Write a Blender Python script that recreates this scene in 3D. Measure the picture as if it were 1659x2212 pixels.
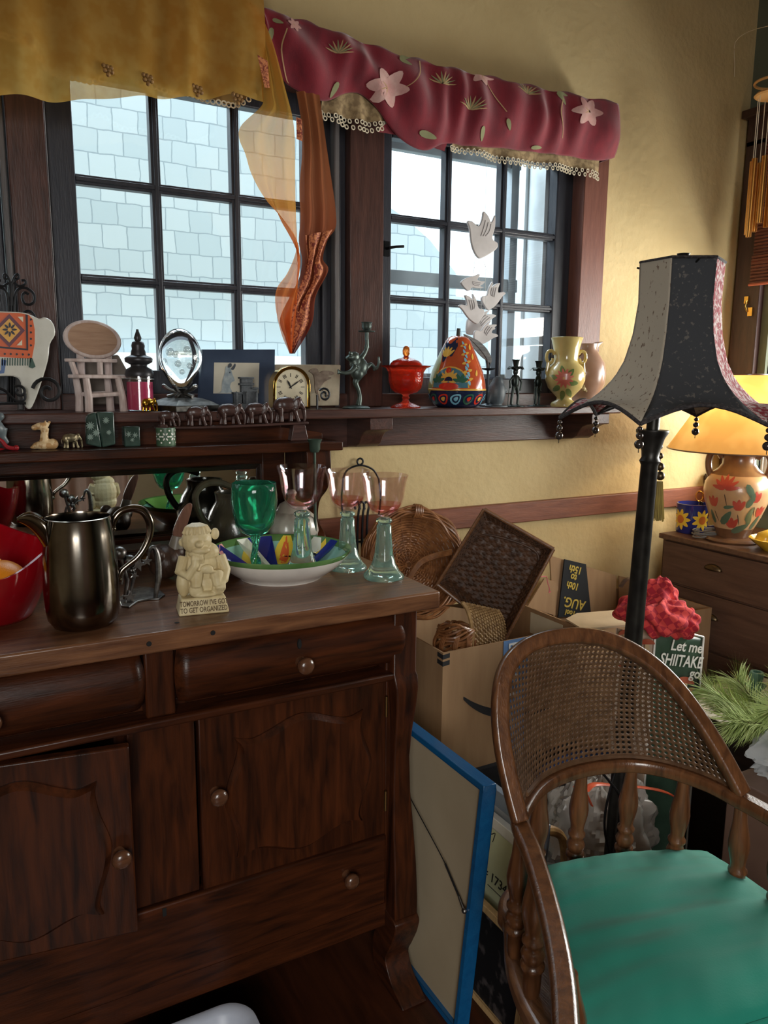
import bpy, bmesh, math, random
from mathutils import Vector as V, Matrix, noise as mnoise

R = random.Random(11)
PI = math.pi
scene = bpy.context.scene
for _o in list(bpy.data.objects):
    bpy.data.objects.remove(_o)
col = scene.collection

# ------------------------------------------------------------------ camera
F, YAW, PITCH, ROLL, EYE = 1660.0, math.radians(28.9), math.radians(9.8), math.radians(0.5), V((0, 0, 1.32))
fwd = V((math.sin(YAW) * math.cos(PITCH), math.cos(YAW) * math.cos(PITCH), -math.sin(PITCH)))
_r = V((math.cos(YAW), -math.sin(YAW), 0))
_u = _r.cross(fwd)
cr = _r * math.cos(ROLL) + _u * math.sin(ROLL)
cu = _u * math.cos(ROLL) - _r * math.sin(ROLL)
cam_d = bpy.data.cameras.new('camera')
cam_d.sensor_fit = 'VERTICAL'
cam_d.sensor_height = 36
cam_d.lens = F * 36 / 2212
cam_d.clip_start = .02
cam = bpy.data.objects.new('camera', cam_d)
col.objects.link(cam)
_m = Matrix((cr, cu, -fwd)).transposed().to_4x4()
_m.translation = EYE
cam.matrix_world = _m
scene.camera = cam

# ------------------------------------------------------------------ light
scene.view_settings.view_transform = 'Standard'
scene.view_settings.look = 'None'
scene.view_settings.gamma = 1
scene.view_settings.exposure = 0.25
scene.cycles.use_denoising = True
scene.cycles.max_bounces = 10
scene.cycles.diffuse_bounces = 4
scene.cycles.glossy_bounces = 4
scene.cycles.transmission_bounces = 10
scene.cycles.transparent_max_bounces = 12
scene.cycles.sample_clamp_indirect = 4
scene.cycles.caustics_reflective = False
world = bpy.data.worlds.new('world')
scene.world = world
world.use_nodes = True
_bg = world.node_tree.nodes['Background']
_bg.inputs[0].default_value = (.80, .92, 1.0, 1)
_bg.inputs[1].default_value = 2.3


def area(name, loc, target, sx, sy, power, color):
    d = bpy.data.lights.new(name, 'AREA')
    d.shape = 'RECTANGLE'
    d.size, d.size_y, d.energy, d.color = sx, sy, power, color
    o = bpy.data.objects.new(name, d)
    col.objects.link(o)
    o.location = loc
    o.rotation_euler = (V(target) - V(loc)).to_track_quat('-Z', 'Y').to_euler()
    return o


# sky light through the two back windows, falling in from above the neighbouring roof
area('window_daylight', (1.05, 2.75, 2.75), (0.95, 1.3, .75), 2.2, .8, 62, (.80, .92, 1))
# daylight at the window of the right wall, below its lowered blind
area('side_window_daylight', (2.80, 1.12, 1.32), (1.2, 1.25, 1.28), 1.24, .66, 52, (1.0, .94, .84))
# daylight from the window behind the camera
_rw = area('rear_window_daylight', (-.70, -1.62, 1.60), (1.15, 1.4, .15), 1.0, 1.1, 13, (1, .97, .92))
_rw.data.spread = math.radians(95)


# ------------------------------------------------------------------ pixel to place
def ray(x, y):
    return fwd * F + cr * (x - 829.5) - cu * (y - 1106)


def at(x, y, Y):
    d = ray(x, y)
    return EYE + d * (Y / d.y)


def az(x, y, Z):
    d = ray(x, y)
    return EYE + d * ((Z - EYE.z) / d.z)


def ax(x, y, X):
    d = ray(x, y)
    return EYE + d * (X / d.x)


def on(x, y, p0, n):
    d = ray(x, y)
    return EYE + d * ((V(p0) - EYE).dot(V(n)) / d.dot(V(n)))


def sc(P):
    return (V(P) - EYE).dot(fwd) / F


# ------------------------------------------------------------------ materials
def S(r, g, b):
    f = lambda c: (c / 255 / 12.92) if c <= 10 else ((c / 255 + .055) / 1.055) ** 2.4
    return (f(r), f(g), f(b), 1)


MATS = {}


def mat(name, c, rough=.5, metal=0., c2=None, scale=20., stretch=(1, 1, 1), bump=0., bscale=80., trans=0., ior=1.45,
        alpha=1., coat=0., sheen=0., lo=.35, hi=.65, dist=0., spec=.5, bdist=.004, thin=None):
    if name in MATS:
        return MATS[name]
    m = bpy.data.materials.new(name)
    m.use_nodes = True
    nt = m.node_tree
    N, L = nt.nodes, nt.links
    b = N['Principled BSDF']
    b.inputs['Base Color'].default_value = c
    b.inputs['Roughness'].default_value = rough
    b.inputs['Metallic'].default_value = metal
    b.inputs['Transmission Weight'].default_value = trans
    b.inputs['IOR'].default_value = ior
    b.inputs['Alpha'].default_value = alpha
    b.inputs['Coat Weight'].default_value = coat
    b.inputs['Coat Roughness'].default_value = .08
    b.inputs['Sheen Weight'].default_value = sheen
    b.inputs['Specular IOR Level'].default_value = spec
    tc = N.new('ShaderNodeTexCoord')
    mp = N.new('ShaderNodeMapping')
    mp.inputs['Scale'].default_value = stretch
    L.new(tc.outputs['Object'], mp.inputs[0])
    nz = N.new('ShaderNodeTexNoise')
    nz.inputs['Scale'].default_value = scale
    nz.inputs['Detail'].default_value = 6
    nz.inputs['Distortion'].default_value = dist
    L.new(mp.outputs[0], nz.inputs[0])
    rp = N.new('ShaderNodeValToRGB')
    rp.color_ramp.elements[0].position = lo
    rp.color_ramp.elements[1].position = hi
    rp.color_ramp.elements[0].color = c
    rp.color_ramp.elements[1].color = c2 or tuple(min(1, x * 1.12) for x in c[:3]) + (1,)
    L.new(nz.outputs['Fac'], rp.inputs[0])
    L.new(rp.outputs[0], b.inputs['Base Color'])
    if bump:
        n2 = N.new('ShaderNodeTexNoise')
        n2.inputs['Scale'].default_value = bscale
        n2.inputs['Detail'].default_value = 4
        L.new(mp.outputs[0], n2.inputs[0])
        bp = N.new('ShaderNodeBump')
        bp.inputs['Strength'].default_value = bump
        bp.inputs['Distance'].default_value = bdist
        L.new(n2.outputs['Fac'], bp.inputs['Height'])
        L.new(bp.outputs[0], b.inputs['Normal'])
    MATS[name] = m
    return m


def wood(name, c, c2, rough=.4, axis='x', scale=9., coat=0., spec=.5):
    st = {'x': (1, 9, 9), 'y': (9, 1, 9), 'z': (9, 9, 1)}[axis]
    return mat(name, c, rough, c2=c2, scale=scale, stretch=st, bump=.15, bscale=40, coat=coat, lo=.3, hi=.7, dist=.6, spec=spec)


def sheer(name, c, clear=.35, transl=.5, c2=None, scale=30):
    """woven see-through cloth: part open, part passing light, part reflecting"""
    m = bpy.data.materials.new(name)
    m.use_nodes = True
    nt = m.node_tree
    N, L = nt.nodes, nt.links
    N.remove(N['Principled BSDF'])
    out = N['Material Output']
    tr, tl, df = N.new('ShaderNodeBsdfTransparent'), N.new('ShaderNodeBsdfTranslucent'), N.new('ShaderNodeBsdfDiffuse')
    m1, m2 = N.new('ShaderNodeMixShader'), N.new('ShaderNodeMixShader')
    tc, nz, rp = N.new('ShaderNodeTexCoord'), N.new('ShaderNodeTexNoise'), N.new('ShaderNodeValToRGB')
    nz.inputs['Scale'].default_value = scale
    L.new(tc.outputs['Object'], nz.inputs[0])
    rp.color_ramp.elements[0].color, rp.color_ramp.elements[1].color = c, c2 or c
    rp.color_ramp.elements[0].position, rp.color_ramp.elements[1].position = .4, .6
    L.new(nz.outputs['Fac'], rp.inputs[0])
    for n in (tl, df):
        L.new(rp.outputs[0], n.inputs['Color'])
    tr.inputs['Color'].default_value = tuple(.5 + .5 * x for x in c[:3]) + (1,)
    m1.inputs[0].default_value = transl
    m2.inputs[0].default_value = clear
    L.new(df.outputs[0], m1.inputs[1]); L.new(tl.outputs[0], m1.inputs[2])
    L.new(m1.outputs[0], m2.inputs[1]); L.new(tr.outputs[0], m2.inputs[2])
    L.new(m2.outputs[0], out.inputs[0])
    MATS[name] = m
    return m


def thin_glass(name, tint, gloss=.07, rough=.02):
    m = bpy.data.materials.new(name)
    m.use_nodes = True
    N, L = m.node_tree.nodes, m.node_tree.links
    N.remove(N['Principled BSDF'])
    tr, gl, mx = N.new('ShaderNodeBsdfTransparent'), N.new('ShaderNodeBsdfGlossy'), N.new('ShaderNodeMixShader')
    tr.inputs[0].default_value = tint
    gl.inputs['Roughness'].default_value = rough
    mx.inputs[0].default_value = gloss
    L.new(tr.outputs[0], mx.inputs[1]); L.new(gl.outputs[0], mx.inputs[2])
    L.new(mx.outputs[0], N['Material Output'].inputs[0])
    MATS[name] = m
    return m


# ------------------------------------------------------------------ mesh builder (everything in world space)
def lerp(a, b, t):
    return a + (b - a) * t


def smooth_path(pts, k=6, closed=False):
    P = [V(p) for p in pts]
    n = len(P)
    out = []
    for i in range(n if closed else n - 1):
        g = lambda j: P[j % n] if closed else P[max(0, min(n - 1, j))]
        p0, p1, p2, p3 = g(i - 1), g(i), g(i + 1), g(i + 2)
        for j in range(k):
            t = j / k
            out.append(.5 * ((2 * p1) + (p2 - p0) * t + (2 * p0 - 5 * p1 + 4 * p2 - p3) * t * t + (3 * p1 - p0 - 3 * p2 + p3) * t ** 3))
    if not closed:
        out.append(P[-1])
    return out


class MB:
    def __init__(s):
        s.v, s.f, s.m, s.mi = [], [], [], 0

    def add(s, vs, fs):
        b = len(s.v)
        s.v += [V(v) for v in vs]
        for f in fs:
            s.f.append([b + i for i in f])
            s.m.append(s.mi)
        return s

    def box(s, lo, hi, M=None):
        x0, y0, z0 = lo
        x1, y1, z1 = hi
        vs = [V(p) for p in ((x0, y0, z0), (x1, y0, z0), (x1, y1, z0), (x0, y1, z0), (x0, y0, z1), (x1, y0, z1), (x1, y1, z1), (x0, y1, z1))]
        if M is not None:
            vs = [M @ v for v in vs]
        return s.add(vs, [(0, 3, 2, 1), (4, 5, 6, 7), (0, 1, 5, 4), (1, 2, 6, 5), (2, 3, 7, 6), (3, 0, 4, 7)])

    def lathe(s, prof, c=(0, 0, 0), n=40, M=None, rad=None, a0=0., a1=2 * PI):
        c = V(c)
        vs, fs = [], []
        full = abs(a1 - a0 - 2 * PI) < 1e-6
        cols = n if full else n + 1
        k = len(prof)
        for i in range(cols):
            a = a0 + (a1 - a0) * i / n
            for r, z in prof:
                rr = r * (rad(a, z) if rad else 1)
                p = V((rr * math.cos(a), rr * math.sin(a), z))
                vs.append((M @ p if M is not None else p) + c)
        for i in range(n):
            j = (i + 1) % cols
            for q in range(k - 1):
                fs.append((i * k + q, j * k + q, j * k + q + 1, i * k + q + 1))
        return s.add(vs, fs)

    def tube(s, pts, r, n=8, closed=False, flat=1., up=None, caps=True):
        P = [V(p) for p in pts]
        m = len(P)
        rr = r if isinstance(r, (list, tuple)) else [r] * m
        if len(rr) != m:
            q = rr
            rr = []
            for i in range(m):
                t = i / (m - 1) * (len(q) - 1)
                j = min(int(t), len(q) - 2)
                rr.append(lerp(q[j], q[j + 1], t - j))
        vs, fs = [], []
        nrm = None
        for i in range(m):
            a = P[(i - 1) % m] if closed else P[max(0, i - 1)]
            b = P[(i + 1) % m] if closed else P[min(m - 1, i + 1)]
            t = (b - a)
            t = t.normalized() if t.length > 1e-9 else V((0, 0, 1))
            if up is not None:
                nrm = V(up)
            elif nrm is None:
                nrm = V((0, 0, 1)) if abs(t.z) < .9 else V((1, 0, 0))
            nrm = (nrm - t * nrm.dot(t))
            nrm = nrm.normalized() if nrm.length > 1e-6 else t.orthogonal().normalized()
            bi = t.cross(nrm)
            for j in range(n):
                g = 2 * PI * j / n
                vs.append(P[i] + nrm * (math.cos(g) * rr[i] * flat) + bi * (math.sin(g) * rr[i]))
        for i in range(m if closed else m - 1):
            k = (i + 1) % m
            for j in range(n):
                l = (j + 1) % n
                fs.append((i * n + j, i * n + l, k * n + l, k * n + j))
        if not closed and caps:
            fs.append(tuple(range(n))[::-1])
            fs.append(tuple((m - 1) * n + j for j in range(n)))
        return s.add(vs, fs)

    def sweep(s, pts, sec, up=(0, 0, 1), closed=False):
        """sweep a 2D section (side, up) along a path; up = vector or list of vectors"""
        P = [V(p) for p in pts]
        m, n = len(P), len(sec)
        vs, fs = [], []
        for i in range(m):
            a = P[(i - 1) % m] if closed else P[max(0, i - 1)]
            b = P[(i + 1) % m] if closed else P[min(m - 1, i + 1)]
            t = (b - a).normalized()
            u = V(up[i]) if isinstance(up, list) else V(up)
            u = (u - t * u.dot(t)).normalized()
            w = t.cross(u)
            for q in sec:
                vs.append(P[i] + w * q[0] + u * q[1])
        for i in range(m if closed else m - 1):
            k = (i + 1) % m
            for j in range(n):
                l = (j + 1) % n
                fs.append((i * n + j, i * n + l, k * n + l, k * n + j))
        if not closed:
            fs.append(tuple(range(n))[::-1])
            fs.append(tuple((m - 1) * n + j for j in range(n)))
        return s.add(vs, fs)

    def prism(s, pts, d):
        """closed outline of points pushed along d"""
        P = [V(p) for p in pts]
        d = V(d)
        n = len(P)
        fs = [tuple(range(n)), tuple(range(2 * n - 1, n - 1, -1))]
        fs += [(i, n + i, n + (i + 1) % n, (i + 1) % n) for i in range(n)]
        return s.add(P + [p + d for p in P], fs)

    def pslab(s, px, Y, t, k=0, closed=True):
        """outline given in the photograph's pixels, standing in the plane y=Y, thickness t towards the wall"""
        P = [at(x, y, Y) for x, y in px]
        if k:
            P = smooth_path(P, k, True)
        return s.prism(P, (0, t, 0))

    def surf(s, fn, nu, nv, cu=False, cv=False):
        vs = [fn(i / nu, j / nv) for i in range(nu + (0 if cu else 1)) for j in range(nv + (0 if cv else 1))]
        w = nv + (0 if cv else 1)
        h = nu + (0 if cu else 1)
        fs = []
        for i in range(nu):
            for j in range(nv):
                a, b = i, (i + 1) % h
                c, d = j, (j + 1) % w
                fs.append((a * w + c, b * w + c, b * w + d, a * w + d))
        return s.add(vs, fs)

    def ell(s, c, r, M=None, nu=18, nv=12):
        c = V(c)
        r = r if isinstance(r, (tuple, list)) else (r, r, r)
        vs, fs = [], []
        for j in range(nv + 1):
            th = PI * j / nv
            for i in range(nu):
                a = 2 * PI * i / nu
                p = V((r[0] * math.sin(th) * math.cos(a), r[1] * math.sin(th) * math.sin(a), r[2] * math.cos(th)))
                vs.append((M @ p if M is not None else p) + c)
        for j in range(nv):
            for i in range(nu):
                k = (i + 1) % nu
                fs.append((j * nu + i, (j + 1) * nu + i, (j + 1) * nu + k, j * nu + k))
        return s.add(vs, fs)

    def build(s, name, mats, parent=None, bevel=0, solid=0, sub=0, sharp=35, vox=0, smooth=0, seg=2, offset=-1):
        me = bpy.data.meshes.new(name)
        vs = s.v
        if parent is not None:
            inv = WM[parent].inverted()
            vs = [inv @ v for v in vs]
        me.from_pydata([tuple(v) for v in vs], [], s.f)
        for m in (mats if isinstance(mats, (list, tuple)) else [mats]):
            me.materials.append(m)
        me.polygons.foreach_set('material_index', s.m)
        bm = bmesh.new()
        bm.from_mesh(me)
        bmesh.ops.remove_doubles(bm, verts=bm.verts, dist=1e-6)
        bmesh.ops.recalc_face_normals(bm, faces=bm.faces)
        bm.to_mesh(me)
        bm.free()
        me.polygons.foreach_set('use_smooth', [True] * len(me.polygons))
        me.set_sharp_from_angle(angle=math.radians(sharp))
        o = bpy.data.objects.new(name, me)
        col.objects.link(o)
        if parent is not None:
            o.parent = parent
        WM[o] = WM[parent] if parent is not None else Matrix.Identity(4)
        if vox:
            r = o.modifiers.new('remesh', 'REMESH')
            r.mode, r.voxel_size, r.use_smooth_shade = 'VOXEL', vox, True
        if smooth:
            r = o.modifiers.new('smooth', 'SMOOTH')
            r.iterations, r.factor = smooth, .5
        if solid:
            r = o.modifiers.new('solid', 'SOLIDIFY')
            r.thickness, r.offset = solid, offset
        if bevel:
            r = o.modifiers.new('bevel', 'BEVEL')
            r.width, r.segments, r.limit_method, r.angle_limit = bevel, seg, 'ANGLE', math.radians(40)
        if sub:
            r = o.modifiers.new('sub', 'SUBSURF')
            r.levels = r.render_levels = sub
        return o


WM = {}


def tag(o, label, cat, group=None):
    o['label'], o['category'] = label, cat
    if group:
        o['group'] = group
    return o


def thing(name, label, cat, loc, group=None, rz=0.):
    o = bpy.data.objects.new(name, None)
    o.empty_display_size = .03
    col.objects.link(o)
    o.location = loc
    o.rotation_euler.z = rz
    WM[o] = Matrix.Translation(V(loc)) @ Matrix.Rotation(rz, 4, 'Z')
    return tag(o, label, cat, group)


def solo(mb, name, m, label, cat, loc, group=None, **kw):
    """a thing that is one mesh, its origin at its base"""
    loc = V(loc)
    mb.v = [v - loc for v in mb.v]
    o = mb.build(name, m, None, **kw)
    o.location = loc
    WM[o] = Matrix.Translation(loc)
    return tag(o, label, cat, group)


def struct(mb, name, m, **kw):
    o = mb.build(name, m, None, **kw)
    o['kind'] = 'structure'
    return o


def copy_tree(o, loc, label, scale=1., rz=None, parent=None):
    c = o.copy()
    col.objects.link(c)
    if parent is None:
        c.location = loc
        c['label'] = label
        c.scale = (scale,) * 3
        if rz is not None:
            c.rotation_euler.z = rz
    else:
        c.parent = parent
    for ch in o.children:
        copy_tree(ch, None, None, parent=c)
    return c


def text(body, size, M, m, parent, name='lettering', ext=.0006, sx=1., align='CENTER', bold=0.):
    cu = bpy.data.curves.new(name, 'FONT')
    cu.body, cu.size, cu.extrude, cu.align_x, cu.align_y = body, size, ext, align, 'CENTER'
    cu.offset = bold
    cu.resolution_u = 3
    cu.materials.append(m)
    o = bpy.data.objects.new(name, cu)
    col.objects.link(o)
    dg = bpy.context.evaluated_depsgraph_get()
    me = bpy.data.meshes.new_from_object(o.evaluated_get(dg))
    bpy.data.objects.remove(o)
    me.transform((WM[parent].inverted() @ M) @ Matrix.Diagonal((sx, 1, 1, 1)))
    if not me.materials: me.materials.append(m)
    o = bpy.data.objects.new(name, me)
    col.objects.link(o)
    o.parent = parent
    WM[o] = WM[parent]
    return o


def frame_m(o, x, y):
    """matrix with origin o, first axis along x, second near y"""
    x = V(x).normalized()
    y = V(y)
    y = (y - x * y.dot(x)).normalized()
    z = x.cross(y)
    m = Matrix((x, y, z)).transposed().to_4x4()
    m.translation = V(o)
    return m


def pr(prof, s):
    return [(r * s, z * s) for r, z in prof]


def rad_at(prof, z):
    for (r0, z0), (r1, z1) in zip(prof, prof[1:]):
        if min(z0, z1) <= z <= max(z0, z1) and abs(z1 - z0) > 1e-9:
            return lerp(r0, r1, (z - z0) / (z1 - z0))
    return prof[-1][0]


def decal(mb, prof, c, a, z, pts, off=.0006):
    """a painted shape (star-shaped outline in metres) lying on a turned surface"""
    c = V(c)
    n = len(pts)
    vs, fs = [], []

    def place(u, v):
        zz = z + v
        r = rad_at(prof, zz) + off
        g = a + u / max(r, .004)
        return V((r * math.cos(g), r * math.sin(g), zz)) + c
    cx = sum(p[0] for p in pts) / n
    cy = sum(p[1] for p in pts) / n
    vs.append(place(cx, cy))
    rings = (.35, .7, 1.)
    for q in rings:
        vs += [place(lerp(cx, p[0], q), lerp(cy, p[1], q)) for p in pts]
    for i in range(n):
        j = (i + 1) % n
        fs.append((0, 1 + i, 1 + j))
        for k in range(2):
            b, d = 1 + k * n, 1 + (k + 1) * n
            fs.append((b + i, d + i, d + j, b + j))
    mb.add(vs, fs)


def petal(cx, cy, L, W, ang, n=10):
    out = []
    for i in range(n):
        t = 2 * PI * i / n
        u, v = L / 2 * math.cos(t) + L / 2, W / 2 * math.sin(t) * (1 - .35 * math.cos(t))
        out.append((cx + u * math.cos(ang) - v * math.sin(ang), cy + u * math.sin(ang) + v * math.cos(ang)))
    return out


def face_cam(P):
    """angle around z of the direction from P to the camera"""
    return math.atan2(-P[1], -P[0])


def spiral(c, ex, ey, r0, r1, a0, a1, n=28):
    c, ex, ey = V(c), V(ex), V(ey)
    return [c + (ex * math.cos(lerp(a0, a1, i / n)) + ey * math.sin(lerp(a0, a1, i / n))) * lerp(r0, r1, i / n) for i in range(n + 1)]


X, Y3, Z = V((1, 0, 0)), V((0, 1, 0)), V((0, 0, 1))

# ================================================================== THE SETTING
YW = 1.95            # room face of the window wall
XR = 2.55            # room face of the right wall
ZS = 1.243           # top of the sill shelf
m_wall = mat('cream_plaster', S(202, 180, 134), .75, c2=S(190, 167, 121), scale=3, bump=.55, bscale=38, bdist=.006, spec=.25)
m_wall_shade = mat('shaded_plaster', S(98, 104, 88), .8, c2=S(86, 92, 78), scale=3, bump=.4, bscale=40)  # same wall paint, with the backlit right wall's shade put into its colour
m_rear = mat('beige_plaster', S(196, 178, 146), .8, c2=S(186, 166, 134), scale=3)
m_ceil = mat('ceiling_paint', S(150, 128, 96), .85)
W_DARK, W_DARK2 = S(58, 37, 32), S(84, 54, 46)
m_trim_x = wood('stained_trim_wood', W_DARK, W_DARK2, .38, 'x')
m_trim_z = wood('stained_trim_wood_upright', W_DARK, W_DARK2, .38, 'z')
m_trim_y = wood('stained_trim_wood_deep', W_DARK, W_DARK2, .38, 'y')
m_rail = wood('red_brown_rail_wood', S(112, 66, 50), S(136, 84, 62), .45, 'x')
m_case = wood('red_brown_casing_wood', S(104, 64, 54), S(124, 80, 66), .42, 'z')
m_sash = wood('dark_sash_paint', S(44, 46, 54), S(56, 56, 62), .4, 'z')
m_floor = wood('dark_floor_boards', S(48, 24, 14), S(70, 36, 20), .3, 'y', 6)
m_pane = thin_glass('window_glass', (.97, .99, 1, 1), .05)

b = MB(); b.box((-2.6, -1.9, -.06), (2.75, 2.2, 0)); struct(b, 'floor', m_floor)
b = MB(); b.box((-2.6, -1.9, 2.75), (2.75, 2.1, 2.85)); struct(b, 'ceiling', m_ceil)
OX0, OX1, OZ0, OZ1 = -.72, 1.87, 1.222, 2.1
b = MB()
b.box((-2.6, YW, 0), (2.75, YW + .14, OZ0)); b.box((-2.6, YW, OZ1), (2.75, YW + .14, 2.75))
b.box((-2.6, YW, OZ0), (OX0, YW + .14, OZ1)); b.box((OX1, YW, OZ0), (2.75, YW + .14, OZ1))
struct(b, 'wall_back', m_wall)
WY0, WY1, WZ0, WZ1 = .45, 1.80, .98, 2.14
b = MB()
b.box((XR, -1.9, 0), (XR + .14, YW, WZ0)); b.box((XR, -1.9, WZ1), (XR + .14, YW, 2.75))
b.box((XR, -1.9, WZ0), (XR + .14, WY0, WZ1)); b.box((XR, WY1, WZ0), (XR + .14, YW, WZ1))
struct(b, 'wall_right', m_wall_shade)
b = MB(); b.box((-2.74, -1.9, 0), (-2.6, YW, 2.75)); struct(b, 'wall_left', m_rear)
b = MB()
b.box((-2.6, -2.04, 0), (2.75, -1.9, .9)); b.box((-2.6, -2.04, 2.3), (2.75, -1.9, 2.75))
b.box((-2.6, -2.04, .9), (-1.3, -1.9, 2.3)); b.box((-.1, -2.04, .9), (2.75, -1.9, 2.3))
struct(b, 'wall_front', m_rear)
b = MB(); b.box((-1.3, -1.96, .9), (-1.24, -1.88, 2.3)); b.box((-.16, -1.96, .9), (-.1, -1.88, 2.3)); b.box((-1.3, -1.96, .9), (-.1, -1.88, .96)); b.box((-1.3, -1.96, 2.24), (-.1, -1.88, 2.3)); b.box((-.72, -1.96, .9), (-.68, -1.9, 2.3))
struct(b, 'window_4', m_trim_z)
# pale drape on the wall behind the camera (the sideboard mirror shows it)
b = MB(); b.surf(lambda u, v: V((lerp(.15, 1.02, u), -1.82 + .03 * math.sin(u * 44) * (1 - .3 * v), lerp(.02, 2.4, v))), 110, 8)
solo(b, 'drape', mat('pinkish_linen', S(206, 178, 166), .9), 'pale pinkish drape seen reflected in the sideboard mirror', 'curtain', (.58, -1.82, .02), solid=.004)

# ---- back windows
def window(n, gx0, gx1, gz0, gz1, mx, mz, sx0, sx1, label):
    root = bpy.data.objects.new('window_%d' % n, None)
    col.objects.link(root)
    root['kind'] = 'structure'
    root.location = ((gx0 + gx1) / 2, 1.99, gz0)
    WM[root] = Matrix.Translation(root.location)
    s_ = MB()
    s_.box((sx0, 1.972, gz0 - .06), (gx0, 2.012, gz1 + .06)); s_.box((gx1, 1.972, gz0 - .06), (sx1, 2.012, gz1 + .06))
    s_.box((gx0, 1.973, gz0 - .06), (gx1, 2.011, gz0)); s_.box((gx0, 1.973, gz1), (gx1, 2.011, gz1 + .06))
    s_.build('sash', m_sash, root, bevel=.004)
    mu = MB()
    for x in mx:
        mu.box((x - .011, 1.978, gz0), (x + .011, 2.006, gz1)); mu.box((x - .005, 1.972, gz0), (x + .005, 1.98, gz1))
    for z in mz:
        mu.box((gx0, 1.979, z - .011), (gx1, 2.005, z + .011)); mu.box((gx0, 1.973, z - .005), (gx1, 1.98, z + .005))
    mu.build('muntins', m_sash, root, bevel=.002)
    p = MB(); p.box((gx0, 1.992, gz0), (gx1, 1.995, gz1)); p.build('glass', m_pane, root)
    return root

w1 = window(1, .276, .842, 1.337, 1.986, (.459, .657), (1.768, 1.547), .217, .888, '')
w2 = window(2, 1.105, 1.70, 1.326, 1.978, (1.297, 1.497), (1.768, 1.547), 1.066, 1.765, '')
w3 = window(3, -.64, .075, 1.337, 1.986, (-.42, -.16), (1.768, 1.547), -.70, .118, '')
# inner stops, boards between the windows, head and outer casing
def board(nm, x0, x1, y0, y1, z0, z1, m=m_trim_z):
    b = MB(); b.box((x0, y0, z0), (x1, y1, z1)); return struct(b, nm, m, bevel=.003)
board('trim_1', .135, .213, 1.938, 2.02, 1.243, 2.07)
board('trim_2', .958, 1.062, 1.938, 2.02, 1.243, 2.07)
board('trim_3', 1.769, 1.868, 1.925, 2.02, 1.243, 2.07, m_case)
m_stop = wood('grey_stop_wood', S(96, 92, 92), S(112, 106, 104), .4, 'z')
for i, (x0, x1, y0) in enumerate(((.888, .915, 1.965), (.919, .934, 1.95), (.938, .956, 1.96), (.213, .217, 1.95), (.12, .133, 1.95))):
    board('trim_%d' % (4 + i), x0, x1, y0, 2.03, 1.243, 2.06, m_stop if i in (1, 3, 4) else m_sash)
board('trim_10', OX0, 1.868, 1.925, 2.02, 2.04, 2.12, m_trim_x)
board('trim_11', OX0, 1.868, 1.955, 2.06, 1.223, 1.28, m_trim_x)
board('trim_12', -.76, -.70, 1.925, 2.02, 1.243, 2.07)
b = MB(); b.box((1.076, 1.962, 1.66), (1.094, 1.973, 1.70)); b.tube([V((1.085, 1.965, 1.68)), V((1.085, 1.945, 1.68)), V((1.10, 1.938, 1.683)), V((1.125, 1.938, 1.686))], .004, 8); b.build('latch', mat('black_latch_iron', S(26, 26, 28), .4, .7), w2)
# storm sash outside the second window
b = MB()
b.box((1.08, 2.085, 1.605), (1.645, 2.11, 1.645)); b.box((1.08, 2.085, 1.30), (1.645, 2.11, 1.34)); b.box((1.08, 2.085, 1.985), (1.645, 2.11, 2.02))
b.box((1.605, 2.08, 1.30), (1.635, 2.115, 2.02))
struct(b, 'window_5', mat('storm_sash_paint', S(160, 170, 176), .5), bevel=.002)
b = MB()
for i in range(3):
    b.box((1.70 - .012 * i, 2.03 + i * .085, 1.28), (1.74, 2.11 + i * .085, 2.05))
struct(b, 'trim_13', mat('pale_outer_jamb_paint', S(214, 220, 222), .6))

# ---- sill shelf with apron and corbels
sh = bpy.data.objects.new('sill_shelf', None); col.objects.link(sh)
sh.location = (.6, 1.86, ZS); WM[sh] = Matrix.Translation(sh.location)
tag(sh, 'long dark wood sill shelf on brackets under the windows', 'shelf')
b = MB(); b.box((-.8, 1.78, ZS - .023), (1.836, 1.957, ZS)); b.build('board', m_trim_x, sh, bevel=.004)
b = MB(); b.box((-.78, 1.93, 1.132), (1.802, 1.949, ZS - .023)); b.build('apron', m_trim_x, sh, bevel=.003)
def corbel(x0, x1):
    b = MB()
    prof = [(1.93, 1.2195), (1.79, 1.2195), (1.79, 1.188), (1.81, 1.185), (1.83, 1.178), (1.845, 1.165), (1.855, 1.148), (1.875, 1.138), (1.93, 1.134)]
    b.prism([(x0, y, z) for y, z in prof], (x1 - x0, 0, 0)); b.build('bracket', m_trim_y, sh, bevel=.002)
corbel(.945, 1.013); corbel(1.722, 1.796)

# ---- chair rail and baseboards
b = MB(); b.box((.86, 1.93, .866), (2.55, 1.951, .932)); struct(b, 'trim_14', m_rail, bevel=.003)
b = MB(); b.box((-2.6, 1.93, 0), (2.55, 1.951, .13)); struct(b, 'baseboard_back', m_trim_x, bevel=.004)
b = MB(); b.box((2.53, -1.9, 0), (2.551, 1.93, .13)); struct(b, 'baseboard_right', m_trim_y, bevel=.004)

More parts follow.
